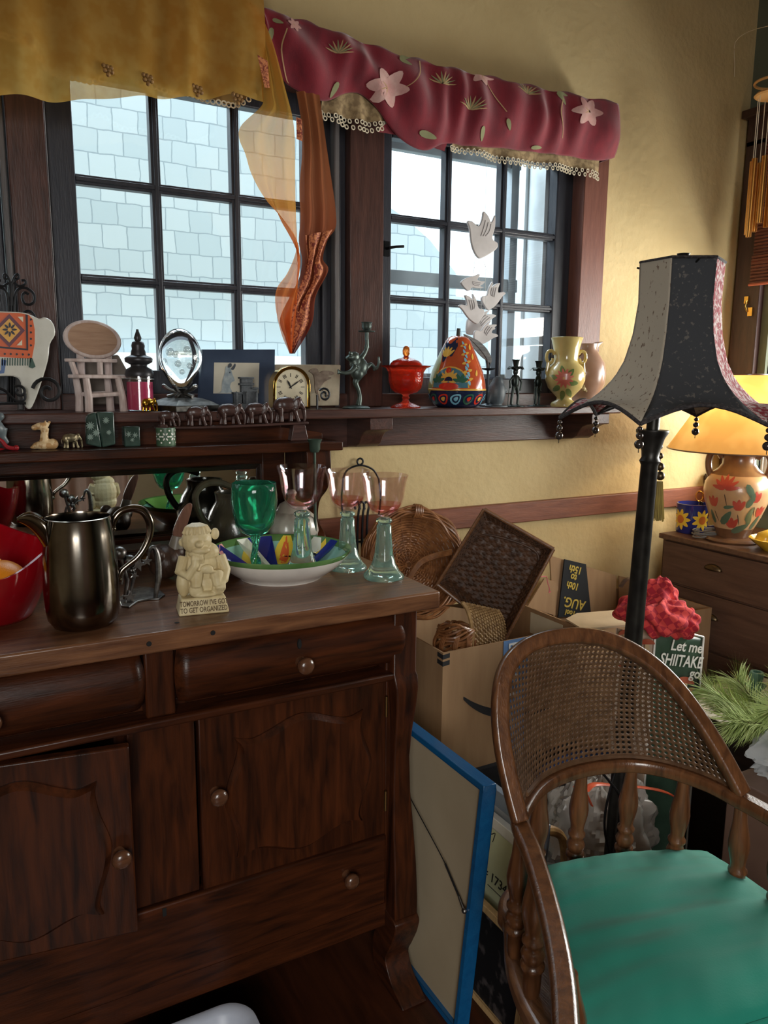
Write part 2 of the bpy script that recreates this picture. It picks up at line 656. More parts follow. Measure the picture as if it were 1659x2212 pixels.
# ---- right window
w6 = bpy.data.objects.new('window_6', None); col.objects.link(w6); w6['kind'] = 'structure'; w6.location = (2.55, 1.1, 1.0); WM[w6] = Matrix.Translation(w6.location)
m_case_r = wood('dark_casing_wood', S(52, 36, 34), S(70, 48, 44), .4, 'z')
b = MB()
b.box((2.525, 1.83, .9), (2.56, 1.935, 2.16)); b.box((2.525, .33, .9), (2.56, .44, 2.16)); b.box((2.525, .33, 2.14), (2.56, 1.935, 2.24)); b.box((2.50, .33, 2.235), (2.56, 1.945, 2.262)); b.box((2.45, .3, .955), (2.56, 1.94, .98))
b.build('casing', m_case_r, w6, bevel=.003)
b = MB(); b.box((2.60, 1.755, .98), (2.64, 1.80, 2.14)); b.box((2.60, .45, .98), (2.64, .50, 2.14)); b.box((2.6, .5, 1.5), (2.64, 1.755, 1.54)); b.box((2.6, .5, .98), (2.64, 1.755, 1.03)); b.box((2.6, .5, 2.1), (2.64, 1.755, 2.14))
b.build('sash', mat('white_sash_paint', S(196, 200, 204), .5), w6, bevel=.002)
b = MB()
for i in range(4):
    b.box((2.565 + .012 * i, 1.80 - .006 * i, .98), (2.572 + .012 * i, 1.83, 2.14))
b.build('jamb_strip', mat('pale_jamb_paint', S(200, 196, 190), .5), w6)
b = MB(); b.box((2.618, .5, 1.03), (2.621, 1.755, 2.1)); b.build('glass', m_pane, w6)
m_brass = mat('brass', S(206, 160, 80), .25, 1.)
b = MB(); b.box((2.517, 1.848, 1.555), (2.524, 1.866, 1.585)); b.box((2.517, 1.868, 1.60), (2.524, 1.884, 1.625)); b.tube([(2.515, 1.866, 1.57), (2.512, 1.874, 1.59), (2.515, 1.872, 1.61)], .003)
b.build('latch', m_brass, w6)

# ---- the house next door
def shingles():
    m = bpy.data.materials.new('weathered_shingles'); m.use_nodes = True
    nt = m.node_tree; N, L = nt.nodes, nt.links
    bs = N['Principled BSDF']; bs.inputs['Roughness'].default_value = .9
    tc, mp, br, nz, mx = N.new('ShaderNodeTexCoord'), N.new('ShaderNodeMapping'), N.new('ShaderNodeTexBrick'), N.new('ShaderNodeTexNoise'), N.new('ShaderNodeMixRGB')
    mp.inputs['Rotation'].default_value = (PI / 2, 0, 0)
    L.new(tc.outputs['Object'], mp.inputs[0])
    nz.inputs['Scale'].default_value = 9; nz.inputs['Detail'].default_value = 8
    L.new(tc.outputs['Object'], nz.inputs[0])
    mx.blend_type = 'LINEAR_LIGHT'; mx.inputs[0].default_value = .013
    L.new(mp.outputs[0], mx.inputs[1]); L.new(nz.outputs['Color'], mx.inputs[2])
    L.new(mx.outputs[0], br.inputs[0])
    br.offset = .37
    br.inputs['Color1'].default_value = S(190, 204, 211); br.inputs['Color2'].default_value = S(176, 192, 200)
    br.inputs['Mortar'].default_value = S(146, 162, 172)
    br.inputs['Scale'].default_value = 1; br.inputs['Mortar Size'].default_value = .003
    br.inputs['Brick Width'].default_value = .118; br.inputs['Row Height'].default_value = .108
    L.new(br.outputs['Color'], bs.inputs['Base Color'])
    return m
HY = 4.1
house = thing('neighbor_house', 'pale shingled gable wall of the house outside the windows', 'house', (.8, HY, 0))
b = MB()
b.prism([at(-700, 1500, HY), at(-700, 40, HY), at(400, 40, HY), at(839, 446, HY), at(874, 470, HY), at(929, 519, HY), at(985, 590, HY), at(985, 640, HY), at(1110, 660, HY), at(1110, 1500, HY)], (0, 2., 0))
b.build('shingle_wall', shingles(), house)
b = MB()
b.box((-.6, HY - .10, 1.32), (2.05, HY - .005, 1.44)); b.box((-.6, HY - .03, 1.17), (2.05, HY - .004, 1.30))
b.build('white_ledge', mat('white_outdoor_paint', S(236, 240, 242), .7), house)
b = MB(); b.box((2.66, HY + .1, .0), (4.0, HY + 1.5, 1.62)); b.build('side_wing', mat('pale_siding', S(206, 212, 212), .8), house)
b = MB(); b.box((-4, 2.2, -.2), (7, 8, -.1)); struct(b, 'ground', mat('pale_ground', S(150, 150, 140), .9))

# ================================================================== THE SIDEBOARD
OAK, OAK2 = S(32, 15, 8), S(72, 35, 16)
m_oak_x = wood('dark_oak', OAK, OAK2, .36, 'x', 7, .06, .25)
m_oak_z = wood('dark_oak_upright', OAK, OAK2, .36, 'z', 7, .06, .25)
m_oak_y = wood('dark_oak_deep', OAK, OAK2, .38, 'y', 7)
m_top = wood('worn_oak_top', S(74, 44, 29), S(122, 82, 54), .34, 'x', 8, .15)
m_knob = wood('turned_knob_wood', S(70, 43, 29), S(96, 62, 42), .25, 'x', 12, .4)
m_black = mat('black_gap', S(12, 10, 9), .8)
m_iron = mat('black_iron', S(28, 28, 30), .45, .6, c2=S(44, 44, 46))
TT = .90
sb = thing('sideboard', 'large dark oak sideboard with mirror back, two doors and drawers', 'sideboard', (.27, 1.6, 0))
b = MB(); b.box((-.31, 1.258, .864), (.826, 1.90, TT)); b.build('top', m_top, sb, bevel=.004)
b = MB()
b.box((-.25, 1.305, .15), (-.13, 1.88, .864)); b.box((.728, 1.305, .15), (.785, 1.88, .864))
b.box((-.25, 1.86, .15), (.785, 1.88, .864)); b.box((-.13, 1.34, .725), (.728, 1.86, .745)); b.box((-.13, 1.34, .372), (.728, 1.86, .385)); b.box((-.13, 1.325, .15), (.728, 1.86, .20))
b.box((.196, 1.33, .372), (.34, 1.86, .725)); b.box((-.13, 1.335, .745), (.728, 1.345, .864))
b.build('carcass', m_oak_z, sb, bevel=.003)
b = MB(); b.box((-.24, 1.282, .7175), (.748, 1.34, .733)); b.build('rail', m_oak_x, sb, bevel=.004)
b = MB(); b.box((.214, 1.300, .374), (.331, 1.329, .716)); b.build('centre_panel', m_oak_z, sb, bevel=.002)
b = MB(); b.box((.248, 1.296, .733), (.299, 1.335, .864)); b.build('divider', m_oak_z, sb, bevel=.004)
b = MB(); b.box((-.13, 1.303, .148), (.735, 1.325, .208)); b.build('apron', m_oak_x, sb, bevel=.003)

def knob(P, parent, d=.036, rr=.0165):
    """turned wooden knob standing out towards the room from P"""
    b = MB()
    M = Matrix.Rotation(PI / 2, 4, 'X')
    b.lathe(pr([(0, d + .001), (rr * .55, d), (rr * .9, d - .004), (rr, d - .009), (rr * .9, d - .015), (rr * .5, d - .020), (rr * .42, d - .026), (rr * .62, 0), (0, 0)], 1), P, 24, M)
    return b.build('knob', m_knob, parent, sharp=50)

def swell_drawer(x0, x1):
    def fn(u, v):
        z = lerp(.746, .860, v)
        e = .013 * (1 - math.sin(PI * v) ** .6)
        x = lerp(x0 + e, x1 - e, u)
        edge = min(1, min(u, 1 - u) * 30) ** .5
        y = 1.318 - .042 * (math.sin(PI * min(1, max(0, v))) ** .40) * (.55 + .45 * edge)
        return V((x, y, z))
    b = MB(); b.surf(fn, 60, 20)
    b.box((x0 + .012, 1.315, .747), (x1 - .012, 1.336, .859))
    return b.build('drawer', m_oak_x, sb, sharp=60)
dr = swell_drawer(.298, .768)
knob(V((.528, 1.276, .797)), dr)
b = MB(); b.lathe([(0, .003), (.006, .003), (.0075, 0)], V((.526, 1.2755, .832)), 20, Matrix.Rotation(PI / 2, 4, 'X') @ Matrix.Diagonal((.6, 1.35, 1, 1))); b.build('keyhole', m_black, dr)
dl = swell_drawer(-.225, .2485)
knob(V((.008, 1.276, .797)), dl)
b = MB(); b.box((.004, 1.270, .818), (.010, 1.276, .842)); b.build('keyhole', mat('worn_brass_plate', S(150, 120, 70), .35, 1.), dl)

def door(hinge_x, w, rz, kx, kz, flip):
    """panel door, hinge at its outer edge"""
    d_ = MB()
    T = Matrix.Translation((hinge_x, 1.302, .368)) @ Matrix.Rotation(rz, 4, 'Z')
    sgn = -1 if flip else 1
    x0, x1 = (0, w) if not flip else (-w, 0)
    d_.box((x0, 0, 0), (x1, .02, .345), T)
    o = d_.build('door', m_oak_z, sb, bevel=.003)
    cx = (x0 + x1) / 2 + (0.005 if flip else 0)
    hw, hh = w * .345, .122
    def outline(k):
        pts = []
        n = 16
        top = [(-1, 1), (-.75, .93), (-.5, 1.0), (-.2, 1.13), (0, 1.17), (.2, 1.13), (.5, 1.0), (.75, .93), (1, 1)]
        right = [(1, 1), (.97, .8), (1.02, .5), (1.12, .2), (1.15, 0), (1.1, -.3), (1.0, -.6), (.95, -.85), (1, -1)]
        bot = [(-x, -z) for x, z in top]
        left = [(-x, -z) for x, z in right]
        for seg in (top, right, bot, left):
            q = smooth_path([V((x, 0, z)) for x, z in seg], 4)
            pts += q[:-1]
        return [V((cx + p.x * hw * k, 0, .172 + p.z * hh * (k if k == 1 else k * 1.0))) for p in pts]
    A, B = outline(1.0), outline(.93)
    n = len(A)
    p = MB()
    vs = [T @ V((q.x, .002, q.z)) for q in A] + [T @ V((q.x, -.004, q.z)) for q in A] + [T @ V((q.x, -.015, q.z)) for q in B]
    fs = [(i, (i + 1) % n, n + (i + 1) % n, n + i) for i in range(n)] + [(n + i, n + (i + 1) % n, 2 * n + (i + 1) % n, 2 * n + i) for i in range(n)]
    fs.append(tuple(range(2 * n, 3 * n)))
    p.add(vs, fs)
    p.build('raised_panel', m_oak_z, o, sharp=25)
    kb = MB()
    knob(T @ V((kx, -.0, kz)), o, .034, .0165)
    h = MB()
    hx = 0.002 if not flip else -.002
    for z in (.08, .29):
        h.tube([T @ V((hx, -.004, z - .022)), T @ V((hx, -.004, z + .022))], .0035, 8)
    h.build('hinge', mat('old_brass', S(120, 92, 56), .4, 1.), o)
    return o
door(.728, .39, 0, -.362, .195, True)
door(-.13, .342, -.155, .318, .158, False)
b = MB(); b.box((-.128, 1.292, .212), (.726, 1.325, .371)); ld = b.build('long_drawer', m_oak_x, sb, bevel=.004)
knob(V((.632, 1.292, .312)), ld); knob(V((-.05, 1.292, .312)), ld)
b = MB(); b.box((.259, 1.2905, .350), (.266, 1.293, .366)); b.build('keyhole', m_black, ld)

def post(xc, sg):
    """scrolled front post"""
    prof = [(.862, 1.282, .027), (.73, 1.282, .027), (.722, 1.276, .028), (.70, 1.270, .026), (.66, 1.272, .023), (.60, 1.282, .020), (.54, 1.289, .019), (.46, 1.287, .021), (.38, 1.278, .025), (.30, 1.268, .027), (.22, 1.262, .028), (.185, 1.262, .028)]
    b = MB()
    vs = []
    for z, y, hw in prof:
        vs += [(xc - hw, y, z), (xc + hw, y, z), (xc + hw, 1.34, z), (xc - hw, 1.34, z)]
    fs = [(0, 1, 2, 3), tuple(len(vs) - 4 + i for i in (3, 2, 1, 0))]
    for i in range(len(prof) - 1):
        for j in range(4):
            k = (j + 1) % 4
            fs.append((i * 4 + j, i * 4 + 4 + j, i * 4 + 4 + k, i * 4 + k))
    b.add(vs, fs)
    b.build('post', m_oak_z, sb, bevel=.003, sharp=50)
    f = MB()
    out = smooth_path([(xc, 1.265, .184), (xc, 1.262, .15), (xc, 1.285, .10), (xc, 1.30, .065), (xc, 1.275, .03), (xc, 1.235, .012), (xc, 1.225, .0), (xc, 1.30, .0), (xc, 1.345, .01), (xc, 1.36, .07), (xc, 1.345, .13), (xc, 1.36, .184)], 4, True)
    f.prism([p - X * .03 for p in out], (.06, 0, 0))
    f.build('foot', m_oak_y, sb, bevel=.002)
    g = MB(); g.box((xc - .02, 1.80, 0), (xc + .025, 1.875, .16)); g.build('back_leg', m_oak_z, sb, bevel=.003)
post(.760, 1); post(-.225, -1)
b = MB()
# mirror back with its own shelf
b = MB()
b.box((-.24, 1.872, .905), (.73, 1.895, .936)); b.box((-.24, 1.868, 1.104), (.73, 1.895, 1.15)); b.box((.672, 1.866, .905), (.735, 1.895, 1.15)); b.box((-.24, 1.866, .905), (-.19, 1.895, 1.15)); b.box((-.24, 1.888, .9), (.735, 1.9, 1.24))
b.build('mirror_frame', m_oak_x, sb, bevel=.003)
m_mir = mat('mirror_silver', (.86, .88, .86, 1), .015, 1., c2=(.84, .86, .84, 1))
b = MB()
x0, x1, z0, z1, y = -.19, .672, .936, 1.104, 1.876
vs = [(x0, y + .004, z0), (x1, y + .004, z0), (x1, y + .004, z1), (x0, y + .004, z1), (x0 + .013, y, z0 + .013), (x1 - .013, y, z0 + .013), (x1 - .013, y, z1 - .013), (x0 + .013, y, z1 - .013)]
b.add(vs, [(4, 5, 6, 7), (0, 1, 5, 4), (1, 2, 6, 5), (2, 3, 7, 6), (3, 0, 4, 7)])
b.build('mirror', m_mir, sb, sharp=1)
b = MB(); b.box((-.28, 1.702, 1.147), (.824, 1.895, 1.169)); b.build('shelf', m_oak_x, sb, bevel=.003)
b = MB()
top = smooth_path([(-.28, 1.80, 1.228), (.3, 1.80, 1.226), (.6, 1.80, 1.214), (.72, 1.80, 1.198), (.80, 1.80, 1.186), (.812, 1.80, 1.180)], 6)
b.prism(top + [V((.812, 1.80, 1.168)), V((-.28, 1.80, 1.168))], (0, .018, 0)); b.build('gallery', m_oak_x, sb, bevel=.002)
def bracket(x0, x1):
    b = MB()
    q = smooth_path([(x0, 1.725, 1.147), (x0, 1.722, 1.10), (x0, 1.74, 1.05), (x0, 1.79, 1.01), (x0, 1.80, .96), (x0, 1.76, .93), (x0, 1.75, .90)], 6)
    b.prism(q + [V((x0, 1.868, .90)), V((x0, 1.868, 1.147))], (x1 - x0, 0, 0)); b.build('bracket', m_oak_z, sb, bevel=.002)
bracket(.735, .800); bracket(-.27, -.205)
b = MB()
for (px, py) in ((460, 1367), (322, 1391)):
    P = at(px, py, 1.2575); b.lathe([(0, .0012), (.004, .0012), (.0045, 0)], P, 14, Matrix.Rotation(PI / 2, 4, 'X'))
P = az(382, 1345, TT + .0003); b.lathe([(.0045, 0), (0, .0008)], P, 14)
b.build('screw_hole', m_black, sb)

# ================================================================== ON THE SIDEBOARD
# red petal bowl
m_red = mat('red_glaze', S(150, 10, 22), .12, c2=S(120, 8, 18), coat=.6, scale=8)
P = V((.022, 1.475, TT))
bowl = thing('petal_bowl', 'glossy red bowl with a wavy petal rim at the sideboard end', 'bowl', P)
def redb(t, inner):
    def fn(u, v):
        a = 2 * PI * u
        h = .126 + .030 * math.cos(a - 1.75) + .010 * math.cos(3 * (a - 1.75))
        r = lerp(.068, .098, v ** .8) + .008 * math.sin(PI * v) + .012 * v * v * math.cos(2 * (a - 1.7 + PI / 2))
        z = h * v
        if inner:
            r -= .005; z = .007 + (h - .007) * v
        return P + V((r * math.cos(a), r * math.sin(a), z))
    return fn
b = MB()
b.surf(redb(0, False), 64, 16, cu=True); b.surf(redb(0, True), 64, 16, cu=True)
k = 64 * 17
vs, fs = [], []
for i in range(64):
    j = (i + 1) % 64
    b.f.append([i * 17 + 16, j * 17 + 16, k + j * 17 + 16, k + i * 17 + 16]); b.m.append(0)
b.f.append([i * 17 for i in range(64)]); b.m.append(0)
b.f.append([k + i * 17 for i in range(64)]); b.m.append(0)
b.build('bowl', m_red, bowl, sharp=60)
b = MB(); b.ell(P + V((.020, -.030, .0605)), (.048, .047, .047), nu=28, nv=18); b.lathe([(.006, .0), (.004, .004), (.0, .005)], P + V((.020, -.030, .106)), 10)
solo(b, 'orange', mat('orange_peel', S(226, 140, 24), .35, c2=S(206, 118, 18), bump=.2, bscale=400), 'shiny orange lying inside the red petal bowl', 'fruit', P + V((.020, -.030, .0135)), sharp=80)
for i, (dx, dy, rz, lab) in enumerate(((.066, -.012, .5, 'pale finger-shaped biscuit beside the orange in the red bowl'), (-.02, .03, 2.2, 'pale finger-shaped biscuit at the back of the red bowl'))):
    b = MB(); q = P + V((dx, dy, .05)); dv = V((math.cos(rz), math.sin(rz), 1.6)).normalized() * .05
    b.tube([q - dv * .9, q - dv * .8, q, q + dv * .9, q + dv], [.003, .009, .0095, .009, .003], 10)
    solo(b, 'biscuit', mat('biscuit', S(214, 170, 116), .7, c2=S(196, 150, 96)), lab, 'biscuit', q - dv)

# white egg ornament at the picture's edge
P = V((-.033, 1.60, TT))
orn = thing('egg_ornament', 'white egg-shaped ornament on a slim stem behind the red bowl', 'ornament', P)
b = MB(); b.lathe([(0, .16), (.018, .163), (.036, .185), (.044, .212), (.038, .243), (.02, .262), (0, .268)], P, 28); b.build('egg', mat('white_porcelain', S(226, 226, 222), .2, coat=.4), orn, sharp=80)
b = MB(); b.lathe([(0, 0), (.03, 0), (.03, .005), (.008, .012), (.006, .15), (.014, .165), (0, .165)], P, 20); b.build('stem', m_iron, orn)

# silver pitcher
P = V((.163, 1.357, TT)); s = .00079
pit = thing('pitcher', 'tarnished silver pitcher with a tall swan-neck handle on the sideboard', 'pitcher', P)
def silver():
    m = mat('tarnished_silver', S(150, 142, 130), .16, 1., c2=S(96, 82, 70), scale=14, lo=.3, hi=.75, bump=.02, bscale=30)
    return m
m_silver = silver()
m_pewter = mat('pewter', S(156, 154, 150), .34, 1., c2=S(96, 94, 92), scale=60)
prof = pr([(0, 1), (50, 0), (62, 5), (72, 20), (76, 45), (77, 80), (76, 120), (74, 160), (70, 205), (66, 236), (66.5, 239), (64, 240), (63, 236), (67, 205), (71, 160), (73, 110), (72, 50), (60, 12), (0, 8)], s)
b = MB(); b.lathe(prof, P, 72); b.build('body', m_silver, pit, sharp=60)
Yp = P.y
L = (at(105, 1240, Yp) - at(259, 1240, Yp)).normalized()   # towards the spout
n_ = V((-L.y, L.x, 0))
b = MB()
def spout(u, v):
    # v: along from the body to the tip, u: across
    a = (u - .5) * PI
    w = lerp(.030, .004, v ** 1.3)
    top = lerp(.180, .183, v) + .010 * math.sin(PI * v)
    dep = lerp(.062, .006, v ** .8)
    c = P + L * lerp(.050, .093, v)
    return c + n_ * (w * math.sin(a)) + Z * (top - dep * math.cos(a) ** .8 if abs(math.cos(a)) > 1e-6 else top)
b.surf(spout, 16, 10); b.build('spout', m_silver, pit, solid=.0016, sharp=70)
b = MB()
hp = smooth_path([at(x, y, Yp) for x, y in ((243, 1142), (247, 1122), (262, 1105), (287, 1098), (309, 1104), (323, 1126), (324, 1152), (314, 1180), (297, 1204), (277, 1220), (262, 1234), (256, 1252))], 6)
b.tube(hp, [.004, .0065, .0065, .0075, .0075, .0065, .0055, .005, .0045, .0042], 12)
for q in (hp[0], hp[-1]):
    b.ell(q, .0065, nu=12, nv=8)
b.ell(at(300, 1098, Yp), (.012, .005, .004), nu=12, nv=8)
b.build('handle', m_silver, pit, sharp=70)

# pewter moon and stars holder
P = V((.290, 1.462, TT)); Ym = 1.455
mo = thing('moon_holder', 'small pewter stand with crescent moon and stars behind the pitcher', 'figurine', P)
b = MB(); b.prism([az(x, y, TT) for x, y in ((256, 1296), (262, 1312), (280, 1314), (298, 1302), (322, 1297), (345, 1296), (357, 1288), (345, 1278), (325, 1272), (300, 1270), (275, 1280))], (0, 0, .004)); b.build('base', m_pewter, mo, bevel=.0012)
b = MB(); b.tube(smooth_path([at(x, y, Ym) for x, y in ((320, 1205), (324, 1188), (331, 1182), (338, 1194), (342, 1220), (342, 1250), (338, 1275), (336, 1291))], 5), [.002, .0035, .0045, .006, .0065, .005, .004], 10); b.build('crescent', m_pewter, mo)
b = MB(); b.tube(smooth_path([at(x, y, Ym) for x, y in ((262, 1262), (266, 1240), (282, 1228), (290, 1240), (286, 1262), (280, 1292))], 5), .0032, 10); b.ell(at(258, 1195, Ym), .013); b.ell(at(280, 1212, Ym), .012); b.ell(at(284, 1232, Ym), .006); b.tube([at(262, 1205, Ym), at(275, 1252, Ym), at(270, 1294, Ym)], .004, 10); b.build('stem', m_pewter, mo)
def star(px, py, r, a=.3):
    b = MB(); c = at(px, py, Ym - .006)
    b.prism([c + V((math.sin(a + i * PI / 5), 0, math.cos(a + i * PI / 5))) * (r if i % 2 == 0 else r * .42) for i in range(10)], (0, .004, 0)); b.build('star', m_pewter, mo, bevel=.0006)
star(299, 1220, .015); star(318, 1213, .010, .1); star(281, 1290, .014, .0); star(291, 1244, .008, .5)
b = MB(); b.tube([at(281, 1290, Ym), at(281, 1300, Ym)], .002); b.tube([at(299, 1220, Ym), at(285, 1240, Ym)], .002); b.tube([at(318, 1213, Ym), at(299, 1220, Ym)], .0018); b.build('wire', m_pewter, mo)

# troll figurine
P = V((.366, 1.350, TT)); s = .00085
rz = math.atan2(-P.x, P.y) * .55
tr = thing('troll_figurine', 'cream seated troll figurine on an inscribed plinth', 'figurine', P, rz=0)
MT = Matrix.Translation(P) @ Matrix.Rotation(rz, 4, 'Z')
T = lambda u, d, h: MT @ V((u * s, -d * s, h * s))
m_cream = mat('cream_resin', S(206, 190, 148), .5, c2=S(184, 164, 120), scale=30, bump=.15, bscale=120)
m_cream2 = m_cream
b = MB()
lo = [(-53, -30), (53, -30), (53, 36), (-53, 36)]
vs = [T(u, d, 0) for u, d in lo] + [T(u * .87, d * .84, 36) for u, d in lo]
b.add(vs, [(0, 1, 2, 3), (4, 5, 6, 7), (0, 1, 5, 4), (1, 2, 6, 5), (2, 3, 7, 6), (3, 0, 4, 7)]); plinth = b.build('plinth', m_cream, tr, bevel=.003)
b = MB()
e = lambda u, d, h, r: b.ell(T(u, d, h), tuple(x * s for x in r), MT.to_3x3().to_4x4(), 16, 10)
tb = lambda pts, r: b.tube([T(*p) for p in pts], [x * s for x in r], 10)
e(2, -2, 92, (42, 28, 52)); e(4, 0, 60, (40, 26, 32)); e(-8, 8, 156, (32, 27, 30)); e(4, 2, 128, (36, 24, 24))
e(-6, 34, 152, (9, 12, 8)); e(-8, 4, 178, (26, 22, 14)); e(-2, 28, 138, (20, 14, 9)); e(-12, 26, 130, (16, 10, 7)); e(-20, 26, 160, (8, 7, 5)); e(4, 28, 160, (8, 7, 5))
e(32, 0, 166, (9, 7, 13)); e(-38, 4, 152, (7, 6, 9))
for k in range(9):
    a = -1.2 + k * .33
    tb([(-8 + 6 * math.sin(a), 4, 190), (-8 + 22 * math.sin(a), 20 * math.cos(a) + 4, 184), (-8 + 31 * math.sin(a), 27 * math.cos(a) + 4, 172)], [4, 4.5, 2.5])
tb([(-34, 4, 120), (-44, 16, 92), (-30, 30, 84), (-16, 34, 108), (-12, 34, 126)], [13, 13, 11, 9, 7])
for k in range(4):
    tb([(-20 + k * 6, 34, 112), (-20 + k * 6, 38, 122), (-19 + k * 6, 35, 130)], [4, 4, 3])
tb([(40, 2, 118), (50, 12, 88), (44, 26, 70), (34, 34, 62)], [13, 12, 10, 7])
for k in range(4):
    tb([(28 + k * 5, 34, 66), (28 + k * 5, 37, 56), (28 + k * 5, 34, 50)], [3.5, 3.5, 2.5])
tb([(-10, 4, 78), (-14, 28, 84), (-15, 30, 60)], [16, 15, 11]); tb([(22, 4, 78), (30, 26, 82), (31, 30, 60)], [16, 15, 11])
e(-15, 28, 53, (15, 8, 16)); e(32, 28, 53, (14, 8, 15)); e(-38, 6, 64, (15, 15, 30)); e(-38, 6, 90, (18, 17, 4)); e(8, 34, 98, (14, 6, 10)); e(14, 33, 92, (16, 5, 4))
e(4, 20, 42, (30, 20, 8))
b.build('figure', m_cream, tr, vox=.0013, smooth=2)
tm = frame_m(T(0, 33.8, 24.5), MT.to_3x3() @ X, T(0, 30.2, 36) - T(0, 36, 0))
m_ink = mat('brown_ink', S(92, 72, 46), .7)
text("TOMORROW I'VE GOT", 15.5 * s, tm @ Matrix.Translation((0, .0005, 0)), m_ink, plinth, sx=.62, bold=.00012)
text('TO GET ORGANIZED', 15.5 * s, tm @ Matrix.Translation((0, -13.5 * s, 0)), m_ink, plinth, sx=.66, bold=.00012)

# painted bowl
P = V((.585, 1.515, TT)); BR, BH = .150, .060
pb = thing('painted_bowl', 'wide white bowl with green rim and colourful painted inside', 'bowl', P)
m_white = mat('white_glaze', S(226, 222, 214), .14, coat=.5)
outp = [(0, .002), (.078, .002), (.080, 0), (.086, 0), (.088, .004), (.110, .016), (.132, .034), (.145, .050), (.1505, BH)]
inp = [(.1475, BH + .001), (.140, .049), (.126, .034), (.104, .018), (.082, .010), (0, .008)]
m_green = mat('painted_green', S(74, 112, 60), .15, c2=S(96, 134, 78), coat=.5)
b = MB(); b.lathe(outp, P, 72); b.build('outside', m_white, pb, sharp=60)
b = MB(); b.lathe([(.1455, .0505), (.1508, BH - .001), (.1505, BH + .002), (.1475, BH + .001), (.139, .0485)], P, 72); b.build('rim', m_green, pb, sharp=70)
b = MB(); b.lathe(inp, P, 72)
m_pal = [mat('painted_teal', S(126, 178, 162), .15, c2=S(150, 196, 178), coat=.5)] + [mat(n, c, .15, coat=.5) for n, c in (('painted_blue', S(38, 48, 128)), ('painted_orange', S(226, 106, 60)), ('painted_pink', S(228, 158, 150)), ('painted_yellow', S(232, 200, 70)), ('painted_white', S(226, 226, 214)), ('painted_leaf', S(48, 100, 70)), ('painted_black', S(24, 26, 40)), ('painted_grass', S(120, 170, 90)))]
inz = lambda r: rad_at([(z, r_) for r_, z in reversed(inp)], r)
def bd(mi, pts, off):
    b.mi = mi
    n = len(pts)
    cx, cy = sum(p[0] for p in pts) / n, sum(p[1] for p in pts) / n
    vs = []
    for q in (0, .25, .5, .75, 1):
        for p in pts:
            x, y = lerp(cx, p[0], q), lerp(cy, p[1], q)
            r = math.hypot(x, y)
            if r > .146:
                x, y, r = x * .146 / r, y * .146 / r, .146
            vs.append(P + V((x, y, inz(r) + off)))
    fs = [(k * n + i, k * n + (i + 1) % n, (k + 1) * n + (i + 1) % n, (k + 1) * n + i) for k in range(4) for i in range(n)]
    b.add(vs, fs)
def sector(a0, a1, r0, r1):
    n = 10
    return [(r1 * math.cos(lerp(a0, a1, i / n)), r1 * math.sin(lerp(a0, a1, i / n))) for i in range(n + 1)] + [(r0 * math.cos(lerp(a1, a0, i / n)), r0 * math.sin(lerp(a1, a0, i / n))) for i in range(n + 1)]
bd(1, sector(2.35, 3.0, .06, .146), .0008); bd(1, sector(1.35, 1.75, .05, .146), .0008); bd(5, sector(1.75, 1.95, .03, .146), .0009); bd(1, sector(.15, .32, .07, .146), .0008)
bd(8, sector(-2.5, -.6, .075, .146), .0008); bd(4, petal(-.045, -.115, .045, .04, .3), .0012); bd(4, petal(-.010, -.115, .02, .012, .9), .0012); bd(2, petal(-.035, -.112, .018, .018, .3), .0016)
bd(4, petal(.02, .06, .1, .045, 1.0), .0010); bd(2, petal(.028, .066, .075, .02, 1.05), .0013); bd(5, petal(.05, .03, .1, .05, .62), .0010); bd(4, petal(.07, .03, .07, .03, .45), .0013)
bd(2, petal(-.09, .005, .09, .05, -.5), .0011); bd(2, petal(-.02, -.05, .11, .06, .3), .0010); bd(3, petal(-.085, .03, .085, .036, 1.75), .0014); bd(3, petal(-.095, .03, .075, .028, 2.05), .0016); bd(6, petal(-.10, .045, .06, .02, 2.3), .0017)
bd(4, petal(-.05, .05, .075, .03, 1.4), .0012); bd(5, petal(-.02, .07, .07, .022, 1.75), .0011)
for i in range(5):
    bd(7, petal(.075 + .008 * i, .075 - .012 * i, .04, .006, 2.6 - .2 * i), .0019)
b.build('painted_inside', m_pal, pb, sharp=50)

